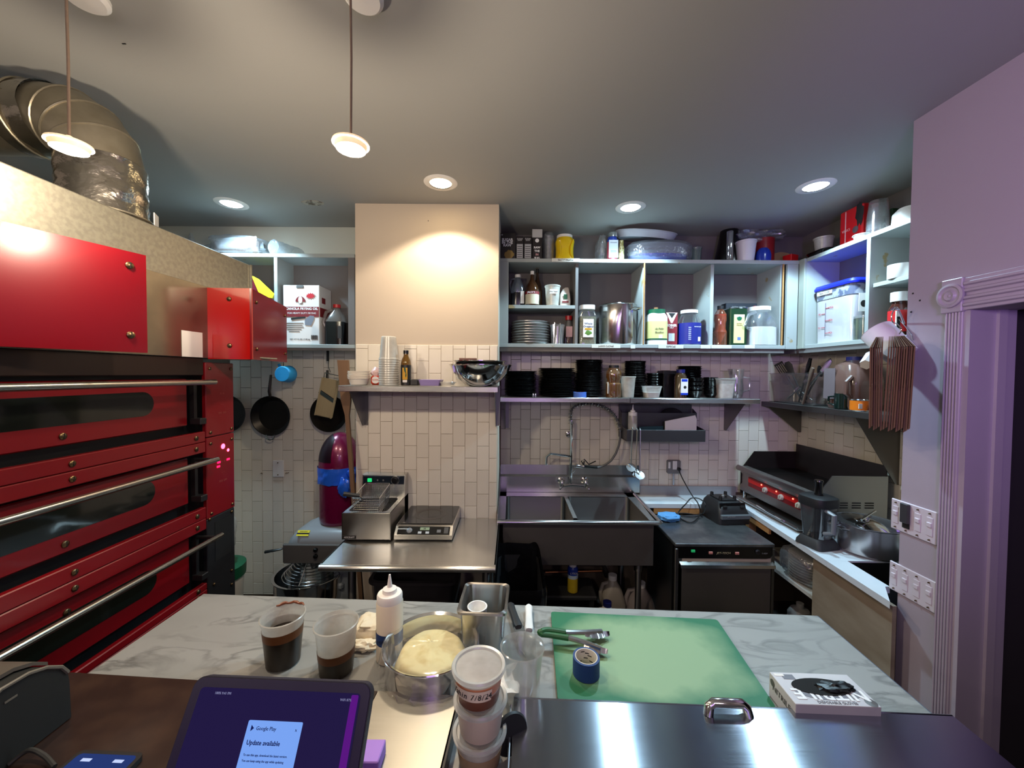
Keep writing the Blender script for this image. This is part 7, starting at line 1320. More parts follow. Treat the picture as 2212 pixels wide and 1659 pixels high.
t = thing('soy_jug', 'clear jug of dark soy sauce with a red cap beside the oil carton', 'jug', (a_ + .006, 2.735, zL)); q = w_ * .82
M_cj = clearmat('cloudy_clear_jug', (176, 170, 164), haze=.4, gloss=.3, rough=.2)
part(t, 'body', MB().loft([rrect(q, q * .9, .03, 0), rrect(q, q * .9, .03, h_ * .55), rrect(q * .8, q * .72, .04, h_ * .72), rrect(q * .34, q * .34, .025, h_ * .88), rrect(q * .3, q * .3, .02, h_ * .94)], True, False), M_cj); part(t, 'contents', MB().loft([rrect(q * 1.004, q * .906, .03, -.0), rrect(q * 1.004, q * .906, .03, h_ * .56)]), pm('soy_sauce_black', (14, 12, 14), .15)); part(t, 'cap', MB().lathe([(q * .19, h_ * .92), (q * .19, h_), (0, h_)], 18), M_redp); part(t, 'handle', MB().tube([(-q * .16, -.02, h_ * .86), (-q * .45, -.03, h_ * .80), (-q * .62, -.03, h_ * .55), (-q * .5, -.02, h_ * .42)], .012, 8), M_cj); part(t, 'label', MB().box((q * .34, -q * .455, h_ * .3), (q * .2, .003, h_ * .3)), pm('dark_label', (40, 38, 40), .5))
c6 = [onY(a, b, 2.70) for a, b in ((543, 595), (556, 602), (592, 636), (588, 644), (562, 640))]
t = thing('chip_bag', 'yellow and dark red foil bag poking out behind the red panel', 'bag', (0, 0, 0)); part(t, 'yellow_front', MB().loft([[(p.x, 2.70 + d_, p.z) for p in c6] for d_ in (0, .02)]), pm('yellow_foil', (226, 206, 40), .35, bump=.4, bs=30)); 
c7 = [onY(a, b, 2.72) for a, b in ((541, 597), (553, 612), (580, 646), (592, 740), (541, 740))]; part(t, 'red_body', MB().loft([[(p.x, 2.715 + d_, max(p.z, zL)) for p in c7] for d_ in (0, .06)]), pm('dark_red_foil', (86, 16, 30), .35, bump=.4, bs=30))
zLT = LT + .001
p0, p1 = onY(462, 530, 2.70), onY(568, 530, 2.70)
t = thing('wrapped_tray', 'dark tray inside a large crinkled clear bag on the left cabinet top', 'tray', ((p0.x + p1.x) / 2, 2.75, zLT)); part(t, 'tray', MB().box((.0, 0, .05), (p1.x - p0.x - .03, .16, .09), .01), pm('brown_tray', (92, 76, 70), .5, var=.4, vs=20)); part(t, 'clear_bag', MB().blob((0, 0, .065), (p1.x - p0.x + .03, .22, .13), .18, 6, 36, 18, sq=.5, seed=3), M_bag); p2 = onY(400, 500, 2.70); part(t, 'bag_tail', MB().loft([[(p0.x - (p0.x + p1.x) / 2 + .03, y, .02), (p0.x - (p0.x + p1.x) / 2 + .03, y, .10), (p0.x - (p0.x + p1.x) / 2 - .08, y * .6, .075), (p2.x - (p0.x + p1.x) / 2 + .02, y * .4, .10), (p2.x - (p0.x + p1.x) / 2, y * .2, .17), (p2.x - (p0.x + p1.x) / 2 - .02, y * .3, .10), (p0.x - (p0.x + p1.x) / 2 - .08, y, .03)] for y in (-.05, .05)]), M_bag)
p3 = onY(600, 538, 2.68); solo('plastic_roll', 'rolled clear plastic sleeve lying beside the wrapped tray', 'roll', MB().loft([rough_ring(Vector((.0, -.08 + .02 * i, .052)), UX, UZ, .05, 26, .008, i * .6) for i in range(12)]), M_bag, (p3.x, 2.745, zLT), rz=R(-18))
# small shelf note: white scrap beside the duct
q = onZ(332, 478, HT + .001) if False else onX(332, 478, -1.45)
solo('paper_scrap', 'small white card standing on the hood beside the duct', 'card', MB().box((0, 0, .03), (.004, .05, .06), .001), M_paper, (-1.44, q.y, HT + .001), .5)
# ================================================================ ON THE MARBLE COUNTER
mz = MZ + .001
M_sauce = pm('dark_brown_sauce', (30, 19, 12), .3, var=.2); M_sauce2 = pm('brown_sauce_band', (104, 58, 22), .45, var=.2, vs=12)
def at(px, py, z=None): p = onZ(px, py, mz); return Vector((p.x, p.y, mz))
def ro(r0, r1, h, z): return r0 + (r1 - .004 - r0) * max(0, (z - .004)) / (h - .022) + .0006
def saucecup(lab, px, py, lvl, band, h=.142, r0=.044, r1=.0585, smear=False, rest=0):
    t = thing('deli_cup', lab, 'cup', at(px, py)); deli_shape(t, r0, r1, h, M_cup, 40)
    rl = r0 + (r1 - r0 - .006) * lvl / h
    part(t, 'sauce', MB().lathe([(0, .0015), (r0 - .003, .0012), (r0 + .0006, .004), (ro(r0, r1, h, lvl), lvl), (rl - .003, lvl), (0, lvl)], 40), M_sauce)
    rb2_ = r0 + (r1 - r0 - .006) * (lvl + band) / h
    part(t, 'sauce_film', MB().lathe([(ro(r0, r1, h, lvl - .003) + .0002, lvl - .003), (ro(r0, r1, h, lvl + band) + .0002, lvl + band)], 36, cap0=False, cap1=False), M_sauce2, label='lighter brown sauce film on the cup wall')
    if smear:
        sm = MB(); sm.tube([(r1 * math.cos(R(a)), r1 * math.sin(R(a)), h + .001 + .002 * math.sin(a)) for a in range(50, 141, 8)], [.0015, .003, .004, .003, .0045, .004, .0035, .003, .0045, .005, .0035, .002], 7); part(t, 'rim_smear', sm, pm('rust_sauce_smear', (120, 62, 34), .4))
    return t
saucecup('deli cup almost full of dark sauce with a smeared rim', 612, 1430, .088, .022, smear=True)
saucecup('deli cup half full of dark sauce nearer the tablet', 727, 1449, .052, .020)
q = at(793, 1393)
pp_ = thing('wrapping_paper', 'crumpled cream butcher paper with blue stripes beside the squeeze bottle', 'paper', q); M_crum = pm('cream_paper', (226, 212, 184), .7, var=.05, bump=.5, bs=40)
part(pp_, 'sheet', MB().blob((-.005, .05, .026), (.10, .10, .05), .3, 5, 26, 16, sq=.6, seed=3), M_crum); part(pp_, 'twist', MB().blob((.0, -.02, .014), (.075, .045, .028), .45, 6, 24, 12, seed=6), M_crum)
part(pp_, 'blue_stripe', MB().loft([[(.02 + d_, .02 + e_, .03), (.025 + d_, .022 + e_, .034), (.05 + d_, .08 + e_, .047), (.045 + d_, .08 + e_, .044)] for d_, e_ in ((0, 0), (.006, -.004))]), pm('blue_stripe_ink', (40, 44, 110), .6))
q = at(842, 1420); qt = onY(842, 1241, q.y).z - mz
t = thing('squeeze_bottle', 'white sauce squeeze bottle with a blue tape band on the marble counter', 'bottle', q); sr = 28.5 * q.y / F
M_sqz = pm('creamy_squeeze_bottle', (232, 216, 190), .35, var=.05, vs=14); squeeze(t, sr, qt, M_sqz, pm('cream_white_cap', (240, 232, 222), .4)); hb2 = qt * .72
part(t, 'tape_band', MB().lathe([(sr + .0008, hb2 * .31), (sr + .0008, hb2 * .50)], 30, cap0=False, cap1=False), pm('dark_blue_tape', (30, 58, 110), .6)); text(t, 'MAYO', .014, (-.004, -sr - .0015, hb2 * .40), FRONT, pm('dark_navy_ink', (16, 26, 60), .6))
q = at(932, 1430); 
bw_ = thing('steel_pan', 'round steel pan of pale dough sealed with cling film', 'pan', Vector((onY(932, 1385, 1.06).x, 1.06, mz))); br_ = .126; bh2 = .098
part(bw_, 'pan', MB().lathe([(0, 0), (br_ - .012, 0), (br_ - .004, .008), (br_, bh2 - .004), (br_ + .006, bh2), (br_ + .004, bh2 + .003), (br_ - .004, bh2 - .002), (br_ - .008, .012), (0, .006)], 56), M_chrome)
dg = MB()
def dough(u, v):
    a = 2 * math.pi * u; r = (br_ - .022) * v * (1 + .10 * noise.noise(Vector((math.cos(a) * 1.5, math.sin(a) * 1.5, 5)))); n_ = noise.noise(Vector((r * math.cos(a) * 22, r * math.sin(a) * 22, 0))); n2 = noise.noise(Vector((r * math.cos(a) * 60, r * math.sin(a) * 60, 2)))
    return (r * math.cos(a), r * math.sin(a), .070 + .010 * (1 - v * v) + .004 * n_ + .001 * n2 - (.03 * max(0, v - .85) / .15))
dg.grid(44, 16, dough, wrap=True); part(bw_, 'dough', dg, two_tone('pale_yellow_dough', (236, 220, 160), (216, 190, 118), 26, .5, .72, .7, bump=.1))
cf = MB()
def film(u, v):
    a = 2 * math.pi * u; n_ = noise.noise(Vector((math.cos(a) * 7, math.sin(a) * 7, v * 4))); n2 = noise.noise(Vector((math.cos(a) * 16, math.sin(a) * 16, v * 7)))
    if v < .5: r = (br_ + .006) * v * 2; z = bh2 + .004 - .004 * (1 - 2 * v) + .0015 * n_
    else: k = (v - .5) * 2; r = br_ + .007 + .012 * k * (1 + n_) + .007 * n2 * k; z = bh2 + .004 - k * (.055 + .03 * n_)
    return (r * math.cos(a), r * math.sin(a), z)
cf.grid(72, 18, film, wrap=True); part(bw_, 'cling_film', cf, M_wrap)
pr, pf2 = onZ(1036, 1330, mz + .15), onZ(1036, 1262, mz + .15)
sp6 = thing('steel_pan', 'deep square steel pan standing at the back of the marble counter', 'pan', Vector((pr.x + .008, (pr.y + pf2.y) / 2 + .006, mz)), R(-3)); W6, D6, H6 = .148, pf2.y - pr.y, .15
part(sp6, 'pan', MB().loft([rrect(W6 * .78, D6 * .76, .03, 0, 5), rrect(W6 * .82, D6 * .80, .032, .006, 5), rrect(W6 * .90, D6 * .90, .026, H6 - .014, 5), rrect(W6 * .91, D6 * .91, .024, H6 - .002, 5), rrect(W6, D6, .018, H6, 5), rrect(W6 + .002, D6 + .002, .018, H6 - .004, 5), rrect(W6, D6, .018, H6 + .002, 5), rrect(W6 * .89, D6 * .89, .024, H6 + .001, 5), rrect(W6 * .87, D6 * .87, .026, H6 - .014, 5), rrect(W6 * .80, D6 * .78, .03, .006, 5)], True, True), M_steelv)
rm = MB(); rm.lathe([(0, 0), (.020, 0), (.023, .006), (.029, .036), (.031, .040), (.027, .040), (.021, .008), (0, .006)], 34)
for i in range(16): rm.box((.0285 * math.cos(i * math.pi / 8), .0285 * math.sin(i * math.pi / 8), .026), (.0025, .0025, .016), .0008)
rm_ = solo('ramekin', 'topmost small white ramekin of the three inside the deep square pan', 'ramekin', rm, M_white, (sp6.location.x - .022, sp6.location.y - .008, mz + .0885), smooth=30)
for k_ in range(2):
    o = rm_.copy(); COL.objects.link(o); o.location.z = mz + .0065 + .041 * k_; o['label'] = ['lowest small white ramekin at the bottom of the deep square pan', 'middle small white ramekin between the two others in the square pan'][k_]
# knives
def knife(lab, p_end, p_neck, hm, kind):
    a, b = at(*p_end), at(*p_neck); d = (b - a); L_ = d.length; ang_ = math.atan2(d.y, d.x)
    t = thing('knife', lab, 'knife', Vector((a.x, a.y, mz + .002)), ang_)
    part(t, 'handle', MB().loft([[(x, p[0], p[1] + .012) for p in rrect(w_, .018, .007, 0, 3)] for x, w_ in ((0, .016), (.008, .028), (L_ * .35, .024), (L_ * .7, .026), (L_ * .94, .030), (L_, .022))]), hm)
    part(t, 'blade', MB().loft([[(L_ - .004, .018, .012), (L_ - .004, -.018, .012), (L_ - .004, -.018, .0135), (L_ - .004, .018, .0135)], [(L_ + .09, .02, .006), (L_ + .09, -.018, .006), (L_ + .09, -.018, .0075), (L_ + .09, .02, .0075)], [(L_ + .17, .020, .0), (L_ + .17, .012, .0), (L_ + .17, .012, .0012), (L_ + .17, .020, .0012)]]), M_chrome)
knife('black handled knife lying behind the empty clear cup', (1102, 1314), (1120, 1365), M_bplast, 0)
knife('white handled knife lying beside the green cutting board', (1142, 1318), (1143, 1372), M_white, 1)
q = Vector((onY(1128, 1450, .985).x, .985, mz)); t = thing('deli_cup', 'empty clear deli cup standing left of the green board', 'cup', q); deli_shape(t, .044, .0565, .142, clearmat('clear_deli_plastic', (232, 230, 220), haze=.22, gloss=.3, rough=.15), 40)
# cutting board
bq_ = [onZ(a, b, MZ + .013) for a, b in ((1190, 1321), (1549, 1338), (1678, 1530), (1205, 1512))]
m, nt, out = newmat('worn_green_board'); N = nt.nodes; L = nt.links; b = N.new('ShaderNodeBsdfPrincipled'); L.new(b.outputs[0], out.inputs[0]); tc = N.new('ShaderNodeTexCoord')
g1 = N.new('ShaderNodeTexNoise'); g1.inputs['Scale'].default_value = 7; g1.inputs['Detail'].default_value = 6; L.new(tc.outputs['Object'], g1.inputs[0])
sx = N.new('ShaderNodeSeparateXYZ'); L.new(tc.outputs['Generated'], sx.inputs[0])
def edgef(o): 
    a = N.new('ShaderNodeMath'); a.operation = 'SUBTRACT'; L.new(o, a.inputs[0]); a.inputs[1].default_value = .5; c = N.new('ShaderNodeMath'); c.operation = 'ABSOLUTE'; L.new(a.outputs[0], c.inputs[0]); d = N.new('ShaderNodeMath'); d.operation = 'POWER'; L.new(c.outputs[0], d.inputs[0]); d.inputs[1].default_value = 3.2; return d.outputs[0]
ad = N.new('ShaderNodeMath'); ad.operation = 'ADD'; L.new(edgef(sx.outputs[0]), ad.inputs[0]); L.new(edgef(sx.outputs[1]), ad.inputs[1])
nn = N.new('ShaderNodeMath'); nn.operation = 'MULTIPLY_ADD'; L.new(g1.outputs['Fac'], nn.inputs[0]); nn.inputs[1].default_value = .13; L.new(ad.outputs[0], nn.inputs[2])
cr_ = N.new('ShaderNodeValToRGB'); e = cr_.color_ramp.elements; e[0].position = .085; e[0].color = lin((134, 162, 120)); e[1].position = .16; e[1].color = lin((24, 104, 64)); L.new(nn.outputs[0], cr_.inputs[0]); L.new(cr_.outputs[0], b.inputs['Base Color']); b.inputs['Roughness'].default_value = .55
M_gb = m
def rounded(poly, r=.012, k=4):
    out_ = []; n = len(poly)
    for i in range(n):
        p, a, c = poly[i], poly[i - 1], poly[(i + 1) % n]; u = (a - p).normalized() * r; v = (c - p).normalized() * r
        for j in range(k + 1): s = j / k; out_.append((p + u * (1 - s) ** 2 + v * s ** 2))
    return out_
pts = [(p.x, p.y) for p in rounded([Vector((p.x, p.y, 0)) for p in bq_])]
solo('cutting_board', 'large worn green cutting board on the marble counter', 'board', MB().prism(pts, mz, MZ + .013), M_gb)
gz0 = MZ + .0145
# tongs
tg = thing('tongs', 'steel tongs with green handles lying across the edge of the board', 'tongs')
def tp4(px, py, z): p = onZ(px, py, z); return Vector((p.x, p.y, z))
M_tg = pm('dark_green_grip', (34, 92, 46), .45)
za, zb4 = gz0 + .034, gz0 + .012
for lab_, P in (('far', [(1170, 1364, za), (1185, 1361, za), (1222, 1366, za - .004), (1262, 1366, gz0 + .026), (1300, 1364, gz0 + .022), (1316, 1366, gz0 + .018)]), ('near', [(1170, 1370, za - .006), (1190, 1372, za - .008), (1228, 1378, zb4 + .014), (1262, 1388, zb4 + .010), (1298, 1402, zb4 + .008), (1313, 1405, zb4 + .006)])):
    pts_ = [tp4(*p) for p in P]
    part(tg, 'grip', MB().tube(smooth(pts_[:3], 6), .0085, 10), M_tg)
    part(tg, 'arm', MB().tube(smooth(pts_[2:5], 6), [.0075] * 13, 8), M_steel)
    d = (pts_[5] - pts_[3]); L_ = d.length; sc_p = MB(); nrm = Vector((-d.y, d.x, 0)).normalized()
    rings = []
    for i in range(15):
        f = i / 14; c = pts_[3] + d * f; wv = (.010 + .010 * math.sin(math.pi * min(1, f * 1.15))) * (1 + .16 * math.sin(i * 2.2)) * (.55 if i == 14 else 1); rings.append([tuple(c + nrm * wv + Vector((0, 0, -.006))), tuple(c + Vector((0, 0, .004))), tuple(c - nrm * wv + Vector((0, 0, -.006))), tuple(c + Vector((0, 0, .002)))])
    part(tg, 'scalloped_tip', sc_p.loft(rings), M_steel)
part(tg, 'hinge_loop', MB().tube(smooth([tp4(1172, 1364, za), tp4(1165, 1366, za - .002), tp4(1172, 1371, za - .006)], 6), .008, 8), M_tg)
q = onZ(1266, 1454, gz0); trr = .037
tr2 = thing('tape_roll', 'roll of dark blue tape standing flat on the green board', 'tape', (q.x, q.y, gz0)); M_dbt = pm('dark_blue_tape', (30, 58, 110), .6)
part(tr2, 'tape', MB().lathe([(trr * .84, 0), (trr, 0), (trr, .048), (trr * .84, .048)], 44, cap0=False, cap1=False), M_dbt); part(tr2, 'core', MB().lathe([(trr * .78, .0), (trr * .84, .0), (trr * .84, .0485), (trr * .78, .0485), (trr * .78, 0)], 44, cap0=False, cap1=False), pm('pale_card_core', (206, 196, 180), .7))
for i, (a, zz) in enumerate(((75, .036), (100, .040), (60, .030), (82, .022), (118, .014), (50, .016))):
    part(tr2, 'core_print', MB().box((0, 0, 0), (.014, .001, .0025), M=Matrix.Translation((trr * .775 * math.cos(R(a)), trr * .775 * math.sin(R(a)), zz)) @ Matrix.Rotation(R(a + 90), 4, 'Z')), M_ink)
# glove box
GH = .062; gt = MZ + .002 + GH
ga, gb, gc_ = onZ(1662, 1451, gt), onZ(1829, 1457, gt), onZ(1905, 1528, gt)
gv = (gb - ga).normalized(); gw = (gb - ga).length; gd_ = max(.12, abs((gc_ - gb).length)); gang = math.atan2(gv.y, gv.x)
gl = thing('glove_box', 'white and grey glove dispenser box with a black oval opening', 'box', (ga.x, ga.y, MZ + .002), gang)
nrm_ = Vector((gv.y, -gv.x, 0))
def gpt(px, py): p = onZ(px, py, gt) - ga; return (p.dot(gv), p.dot(Vector((-gv.y, gv.x, 0))))
cs = [gpt(1662, 1451), gpt(1829, 1457), gpt(1905, 1528), gpt(1716, 1530)]
W_, D_2 = cs[1][0], -cs[2][1]
M_gbx = two_tone('white_grey_carton', (206, 204, 206), (188, 186, 192), 4, .4, .7, .55, bush=0) if False else two_tone('white_grey_carton', (206, 204, 206), (186, 184, 190), 4, .4, .7, .55, bump=.02)
sk0 = cs[3][0]
def gshape(x, y): return (x + 0.0, y)
part(gl, 'carton', MB().box((W_ / 2, -D_2 / 2, GH / 2), (W_, D_2, GH), .001), M_gbx)
ov_ = [(W_ * .50 + W_ * .36 * math.cos(R(a)), -D_2 * .46 + D_2 * .27 * math.sin(R(a))) for a in range(0, 360, 12)]
part(gl, 'grey_oval', MB().prism([(W_ * .52 + W_ * .40 * math.cos(R(a)), -D_2 * .60 + D_2 * .26 * math.sin(R(a))) for a in range(0, 360, 12)], GH, GH + .0006), pm('grey_oval_print', (112, 110, 118), .5))
text(gl, 'NITRILE', .044, (W_ * .52, -D_2 * .68, GH + .0009), (0, 0, R(180)), M_inkw, bold=.001, sx=1.15)
part(gl, 'opening', MB().prism(ov_, GH + .0005, GH + .002), pm('black_hole', (5, 5, 5), .9)); part(gl, 'glove', MB().blob((W_ * .66, -D_2 * .48, GH + .004), (.085, .035, .018), .4, 6, 24, 12), pm('black_nitrile', (12, 12, 13), .4))
text(gl, 'DISPOSABLE GLOVES', .010, (W_ * .52, -D_2 * .93, GH + .0007), FLAT, pm('grey_oval_print', (112, 110, 118), .5))
for x, y in ((W_ * .93, -D_2 * .88),): part(gl, 'round_badge', MB().lathe([(.013, 0), (0, .001)], 20, M=Matrix.Translation((x, y, GH + .0004))), pm('dark_badge', (84, 80, 78), .4))
part(gl, 'end_badge', MB().lathe([(.009, 0), (0, .001)], 18, M=Matrix.Translation((-.0005, -D_2 * .14, GH * .7)) @ Matrix.Rotation(R(-90), 4, 'Y')), pm('dark_badge', (84, 80, 78), .4)); text(gl, 'NITRILE', .020, (-.001, -D_2 * .5, GH * .55), FACE_L, pm('dark_badge', (84, 80, 78), .4)); part(gl, 'white_strip', MB().box((W_ * .09, -D_2 * .10, GH + .0004), (.024, .008, .0008)), M_paper); part(gl, 'grey_corner', MB().box((W_ * .19, -D_2 * .16, GH + .0004), (.03, .016, .0006)), pm('grey_oval_print', (112, 110, 118), .5))
# stacked tubs in the gap between the covers
q = onZ(1036, 1640, mz); q.z = mz
def lidtub(lab, loc, lid_clear, content, cm, lvl=.5):
    t = thing('deli_tub', lab, 'tub', loc, 0); r0, r1, h = .044, .0565, .070
    part(t, 'tub', MB().lathe([(0, .002), (r0 - .003, 0), (r0, .003), (r1 - .003, h), (r1 - .005, h), (r0 - .002, .005), (0, .004)], 40), M_cup)
    part(t, 'contents', MB().lathe([(0, .001), (r0 - .002, .001), (r0 + .0005, .004), (r0 + (r1 - r0 - .003) * lvl + .0006, h * lvl), (0, h * lvl)], 36), cm)
    part(t, 'lid', MB().lathe([(r1 - .003, h - .006), (r1 + .0022, h - .006), (r1 + .003, h - .001), (r1 + .001, h + .003), (r1 - .005, h + .002), (r1 - .007, h - .002), (0, h - .002)], 44, cap0=False), M_deli)
    return t
l0_ = lidtub('lowest lidded tub of the three stacked by the steel lid, with tan contents', q, True, 1, pm('tan_paste', (150, 122, 92), .5), .6)
l1_ = lidtub('middle lidded tub of the three stacked by the steel lid, with pale contents', q + Vector((.001, .001, .0705)), True, 1, pm('pale_cream_paste', (208, 190, 172), .5), .86)
l2_ = lidtub('topmost lidded tub with a dated tape tag over brown paste', q + Vector((-.003, .002, .141)), True, 1, pm('brown_paste', (112, 62, 42), .5), .42)
part(l2_, 'pinkish_film', MB().lathe([(.0478, .031), (.0528, .056)], 40, cap0=False, cap1=False), pm('orange_film', (216, 150, 112), .5)); tg2 = MB(); tg2.grid(18, 3, lambda u, v: ((.0505 + .0046 * v + .0006) * math.cos(R(205 + 100 * u)), (.0505 + .0046 * v + .0006) * math.sin(R(205 + 100 * u)), .028 + .026 * v)); part(l2_, 'tape_tag', tg2, pm('cream_tape', (232, 214, 190), .6))
def wraptext(parent, s, size, r, a0, da, z, mat):
    for i, c in enumerate(s):
        if c == ' ': continue
        a = R(a0 + da * i); text(parent, c, size, (r * math.cos(a), r * math.sin(a), z), (R(85), 0, a + R(90)), mat, shear=.15)
wraptext(l2_, 'Tahin 7/8/24', .016, .0545, 212, 8.0, .041, M_ink)
wp2 = at(1096, 1520); solo('receipt', 'crumpled white receipt paper behind the stacked tubs', 'paper', MB().grid(7, 9, lambda u, v: (.05 * (u - .5) + .01 * math.sin(v * 7), .10 * (v - .5), .006 + .012 * abs(math.sin(v * 9 + u * 2))), 0), M_paper, (wp2.x - .004, wp2.y + .01, mz + .045))
solo('container_lid', 'dark round lid standing behind the stacked tubs', 'lid', MB().lathe([(0, 0), (.04, 0), (.043, .005), (.04, .010), (0, .010)], 28), M_bplast, (q.x + .066, q.y + .02, mz + .042), rot=(R(78), 0, R(30)))
# ================================================================ TABLET, PRINTER, PHONE on the bar ledge
zt0 = BZ
a, b = onY(432, 1462, .66), onY(806, 1476, .66)
ty = .66; ta = onY(425, 1458, ty); tb_ = onY(808, 1474, ty); TWd = (tb_ - ta).length + .004
tcx = (ta + tb_) / 2
TL = .20; tilt = 60
tab = thing('tablet', 'tablet in a dark purple case showing an update popup', 'tablet', tcx, R(-2.4))
Mt = Matrix.Rotation(R(-(90 - tilt)), 4, 'X')
def tpart(name, c, d, bvl, mat, parent, label=None): return part(parent, name, MB().box(c, d, bvl, M=Mt), mat, label)
def tslab(name, w_, h_, r_, y0, y1, zc, mat, parent, xc=0):
    return part(parent, name, MB().loft([[(p[0] + xc, y, p[1] + zc) for p in rrect(w_, h_, r_, 0, 5)] for y in (y0, y1)], True, True, 0, Mt), mat)
M_case = pm('dark_purple_case', (22, 14, 34), .5, var=.1)
tslab('case', TWd, TL, .018, -.004, .012, -TL / 2, M_case, tab); tslab('case_lip', TWd - .004, TL - .004, .016, -.006, -.004, -TL / 2, pm('indigo_lip', (30, 18, 56), .4), tab)
scr = tslab('screen', TWd - .034, TL - .030, .006, -.0072, -.006, -TL / 2, emat('tablet_screen_glow', (34, 26, 66), .8), tab)
tslab('purple_reflection_bar', .012, TL - .034, .002, -.0078, -.0072, -TL / 2, emat('screen_purple_edge', (84, 22, 120), .9), scr, TWd / 2 - .026)
pw = .092; pc_ = -.118; pxc = .006
pop = tslab('popup', pw, .125, .002, -.0082, -.0072, pc_, emat('popup_blue', (112, 152, 226), .95), scr, pxc)
def ttext(s, size, x, z, mat, **k): p = Mt @ Vector((x, -.0086, z)); return text(scr, s, size, p, (R(90 - (90 - tilt)), 0, 0), mat, align='LEFT', **k)
M_si = emat('popup_ink', (26, 34, 92), .7)
zpt = pc_ + .0625; x0_ = pxc - pw / 2 + .006
ttext('Google Play', .007, x0_ + .010, zpt - .010, M_si); ttext('x', .006, pxc + pw / 2 - .010, zpt - .010, M_si); ttext('Update available', .0085, x0_, zpt - .028, M_si, bold=.0001); ttext('To use this app, download the latest version.', .0040, x0_, zpt - .043, M_si); ttext('You can keep using the app while updating', .0040, x0_, zpt - .050, M_si)
p = Mt @ Vector((x0_ + .006, -.0085, zpt - .066)); part(scr, 'app_icon', MB().loft([[(q_[0] + x0_ + .006, y, q_[1] + zpt - .066) for q_ in rrect(.013, .014, .003, 0)] for y in (-.0086, -.0082)], True, True, 0, Mt), M_si); part(scr, 'play_mark', MB().loft([[(x0_ + .001, y, zpt - .006), (x0_ + .006, y, zpt - .010), (x0_ + .001, y, zpt - .014)] for y in (-.0086, -.0082)], True, True, 0, Mt), M_si)
ttext('uDRIVE\n75 MB', .0048, x0_ + .016, zpt - .066, M_si); 
M_sl = emat('status_text_glow', (130, 130, 170), .7); ttext('100% 9:41 PM', .005, -TWd / 2 + .045, -.022, M_sl); ttext('WiFi 87%', .005, TWd / 2 - .05, -.024, M_sl)
part(tab, 'kickstand', MB().loft([[(-.08, .014, -.09), (.08, .014, -.09), (.08, .018, -.085), (-.08, .018, -.085)], [(-.08, .13, BZ - tcx.z + .002), (.08, .13, BZ - tcx.z + .002), (.08, .137, BZ - tcx.z + .002), (-.08, .137, BZ - tcx.z + .002)]]), M_case)
zlow = (Mt @ Vector((0, 0, -TL))).z; ylow = (Mt @ Vector((0, 0, -TL))).y
part(tab, 'stand_foot', MB().box((0, ylow + .005, (BZ - tcx.z + .0015 + zlow) / 2), (.16, .02, zlow - (BZ - tcx.z + .0015)), .003), M_case)
sn = onZ(806, 1650, BZ + .03); solo('sticky_note', 'lavender note pad beside the lower right of the tablet', 'note', MB().box((0, 0, .004), (.05, .05, .03), .002), pm('lavender_paper', (176, 130, 220), .6), (onZ(800, 1650, BZ).x, onZ(800, 1652, BZ).y, BZ + .012))
# printer / terminal: profile in depth and height, pushed sideways
gx1_ = onZ(128, 1640, BZ).x; gyc = .80
q1 = onY(150, 1445, .93)
prt = thing('card_terminal', 'dark rounded counter terminal at the left end of the bar ledge', 'terminal', (0, 0, 0))
xr_ = -1.02
def onXr(px, py): p = onX(px, py, xr_); return (p.y, p.z)
prof = [onXr(150, 1470), onXr(146, 1452), onXr(132, 1441), onXr(100, 1442), onXr(60, 1455), onXr(0, 1490)]
yb9 = prof[0][0]; yf9 = prof[-1][0]
prof = [(yb9 + .002, BZ + .002), (yb9, prof[0][1])] + prof[1:] + [(yf9 - .06, prof[-1][1] - .03), (yf9 - .10, BZ + .06), (yf9 - .06, BZ + .002)]
xl_ = xr_ - .20
part(prt, 'body', MB().loft([[(x, y, z) for y, z in prof] for x in (xl_, xr_)]), pm('charcoal_terminal', (30, 32, 31), .55, var=.15, vs=3))
part(prt, 'edge_band', MB().tube([(xr_ + .001, y, z) for y, z in prof[2:8]], .004, 6), pm('grey_band', (108, 104, 94), .45)); part(prt, 'top_deck', MB().loft([[(x, y, z + .004) for y, z in prof[3:7]] + [(x, y, z + .012) for y, z in reversed(prof[3:7])] for x in (xl_ + .01, xr_ - .03)]), pm('taupe_deck', (92, 86, 78), .5))
q9 = onX(24, 1510, xr_ + .001); part(prt, 'name_mark', MB().box((xr_ + .001, q9.y, q9.z), (.001, .02, .004)), pm('grey_band', (108, 104, 94), .45))
qa, qb = onZ(165, 1644, BZ), onZ(300, 1644, BZ)
ph = thing('phone', 'dark phone with a lit screen lying at the bottom edge on the bar', 'phone', ((qa.x + qb.x) / 2, qa.y - .045, BZ + .001), R(-2)); pw9 = (qb - qa).length
part(ph, 'case', MB().loft([rrect(pw9 + .012, .11, .012, 0), rrect(pw9 + .012, .11, .012, .011)]), M_bplast); part(ph, 'screen', MB().loft([rrect(pw9 - .004, .094, .008, .011), rrect(pw9 - .004, .094, .008, .0117)]), emat('phone_screen_glow', (46, 66, 130), .6))
for x in (-.034, .034): part(ph, 'white_icons', MB().box((x, .034, .012), (.02, .006, .0006)), emat('icon_glow', (200, 215, 255), .8))
cb9 = onZ(70, 1646, BZ); cbl = thing('charging_cable', 'dark cable looping behind the phone at the bar ledge', 'cable'); part(cbl, 'cable', MB().tube(smooth([onZ(20, 1657, BZ) + Vector((0, 0, .006)), onZ(62, 1641, BZ) + Vector((0, 0, .02)), onZ(95, 1646, BZ) + Vector((0, 0, .014)), onZ(118, 1662, BZ) + Vector((0, 0, .006))], 8), .0045, 8), pm('dark_cable', (44, 44, 42), .5))
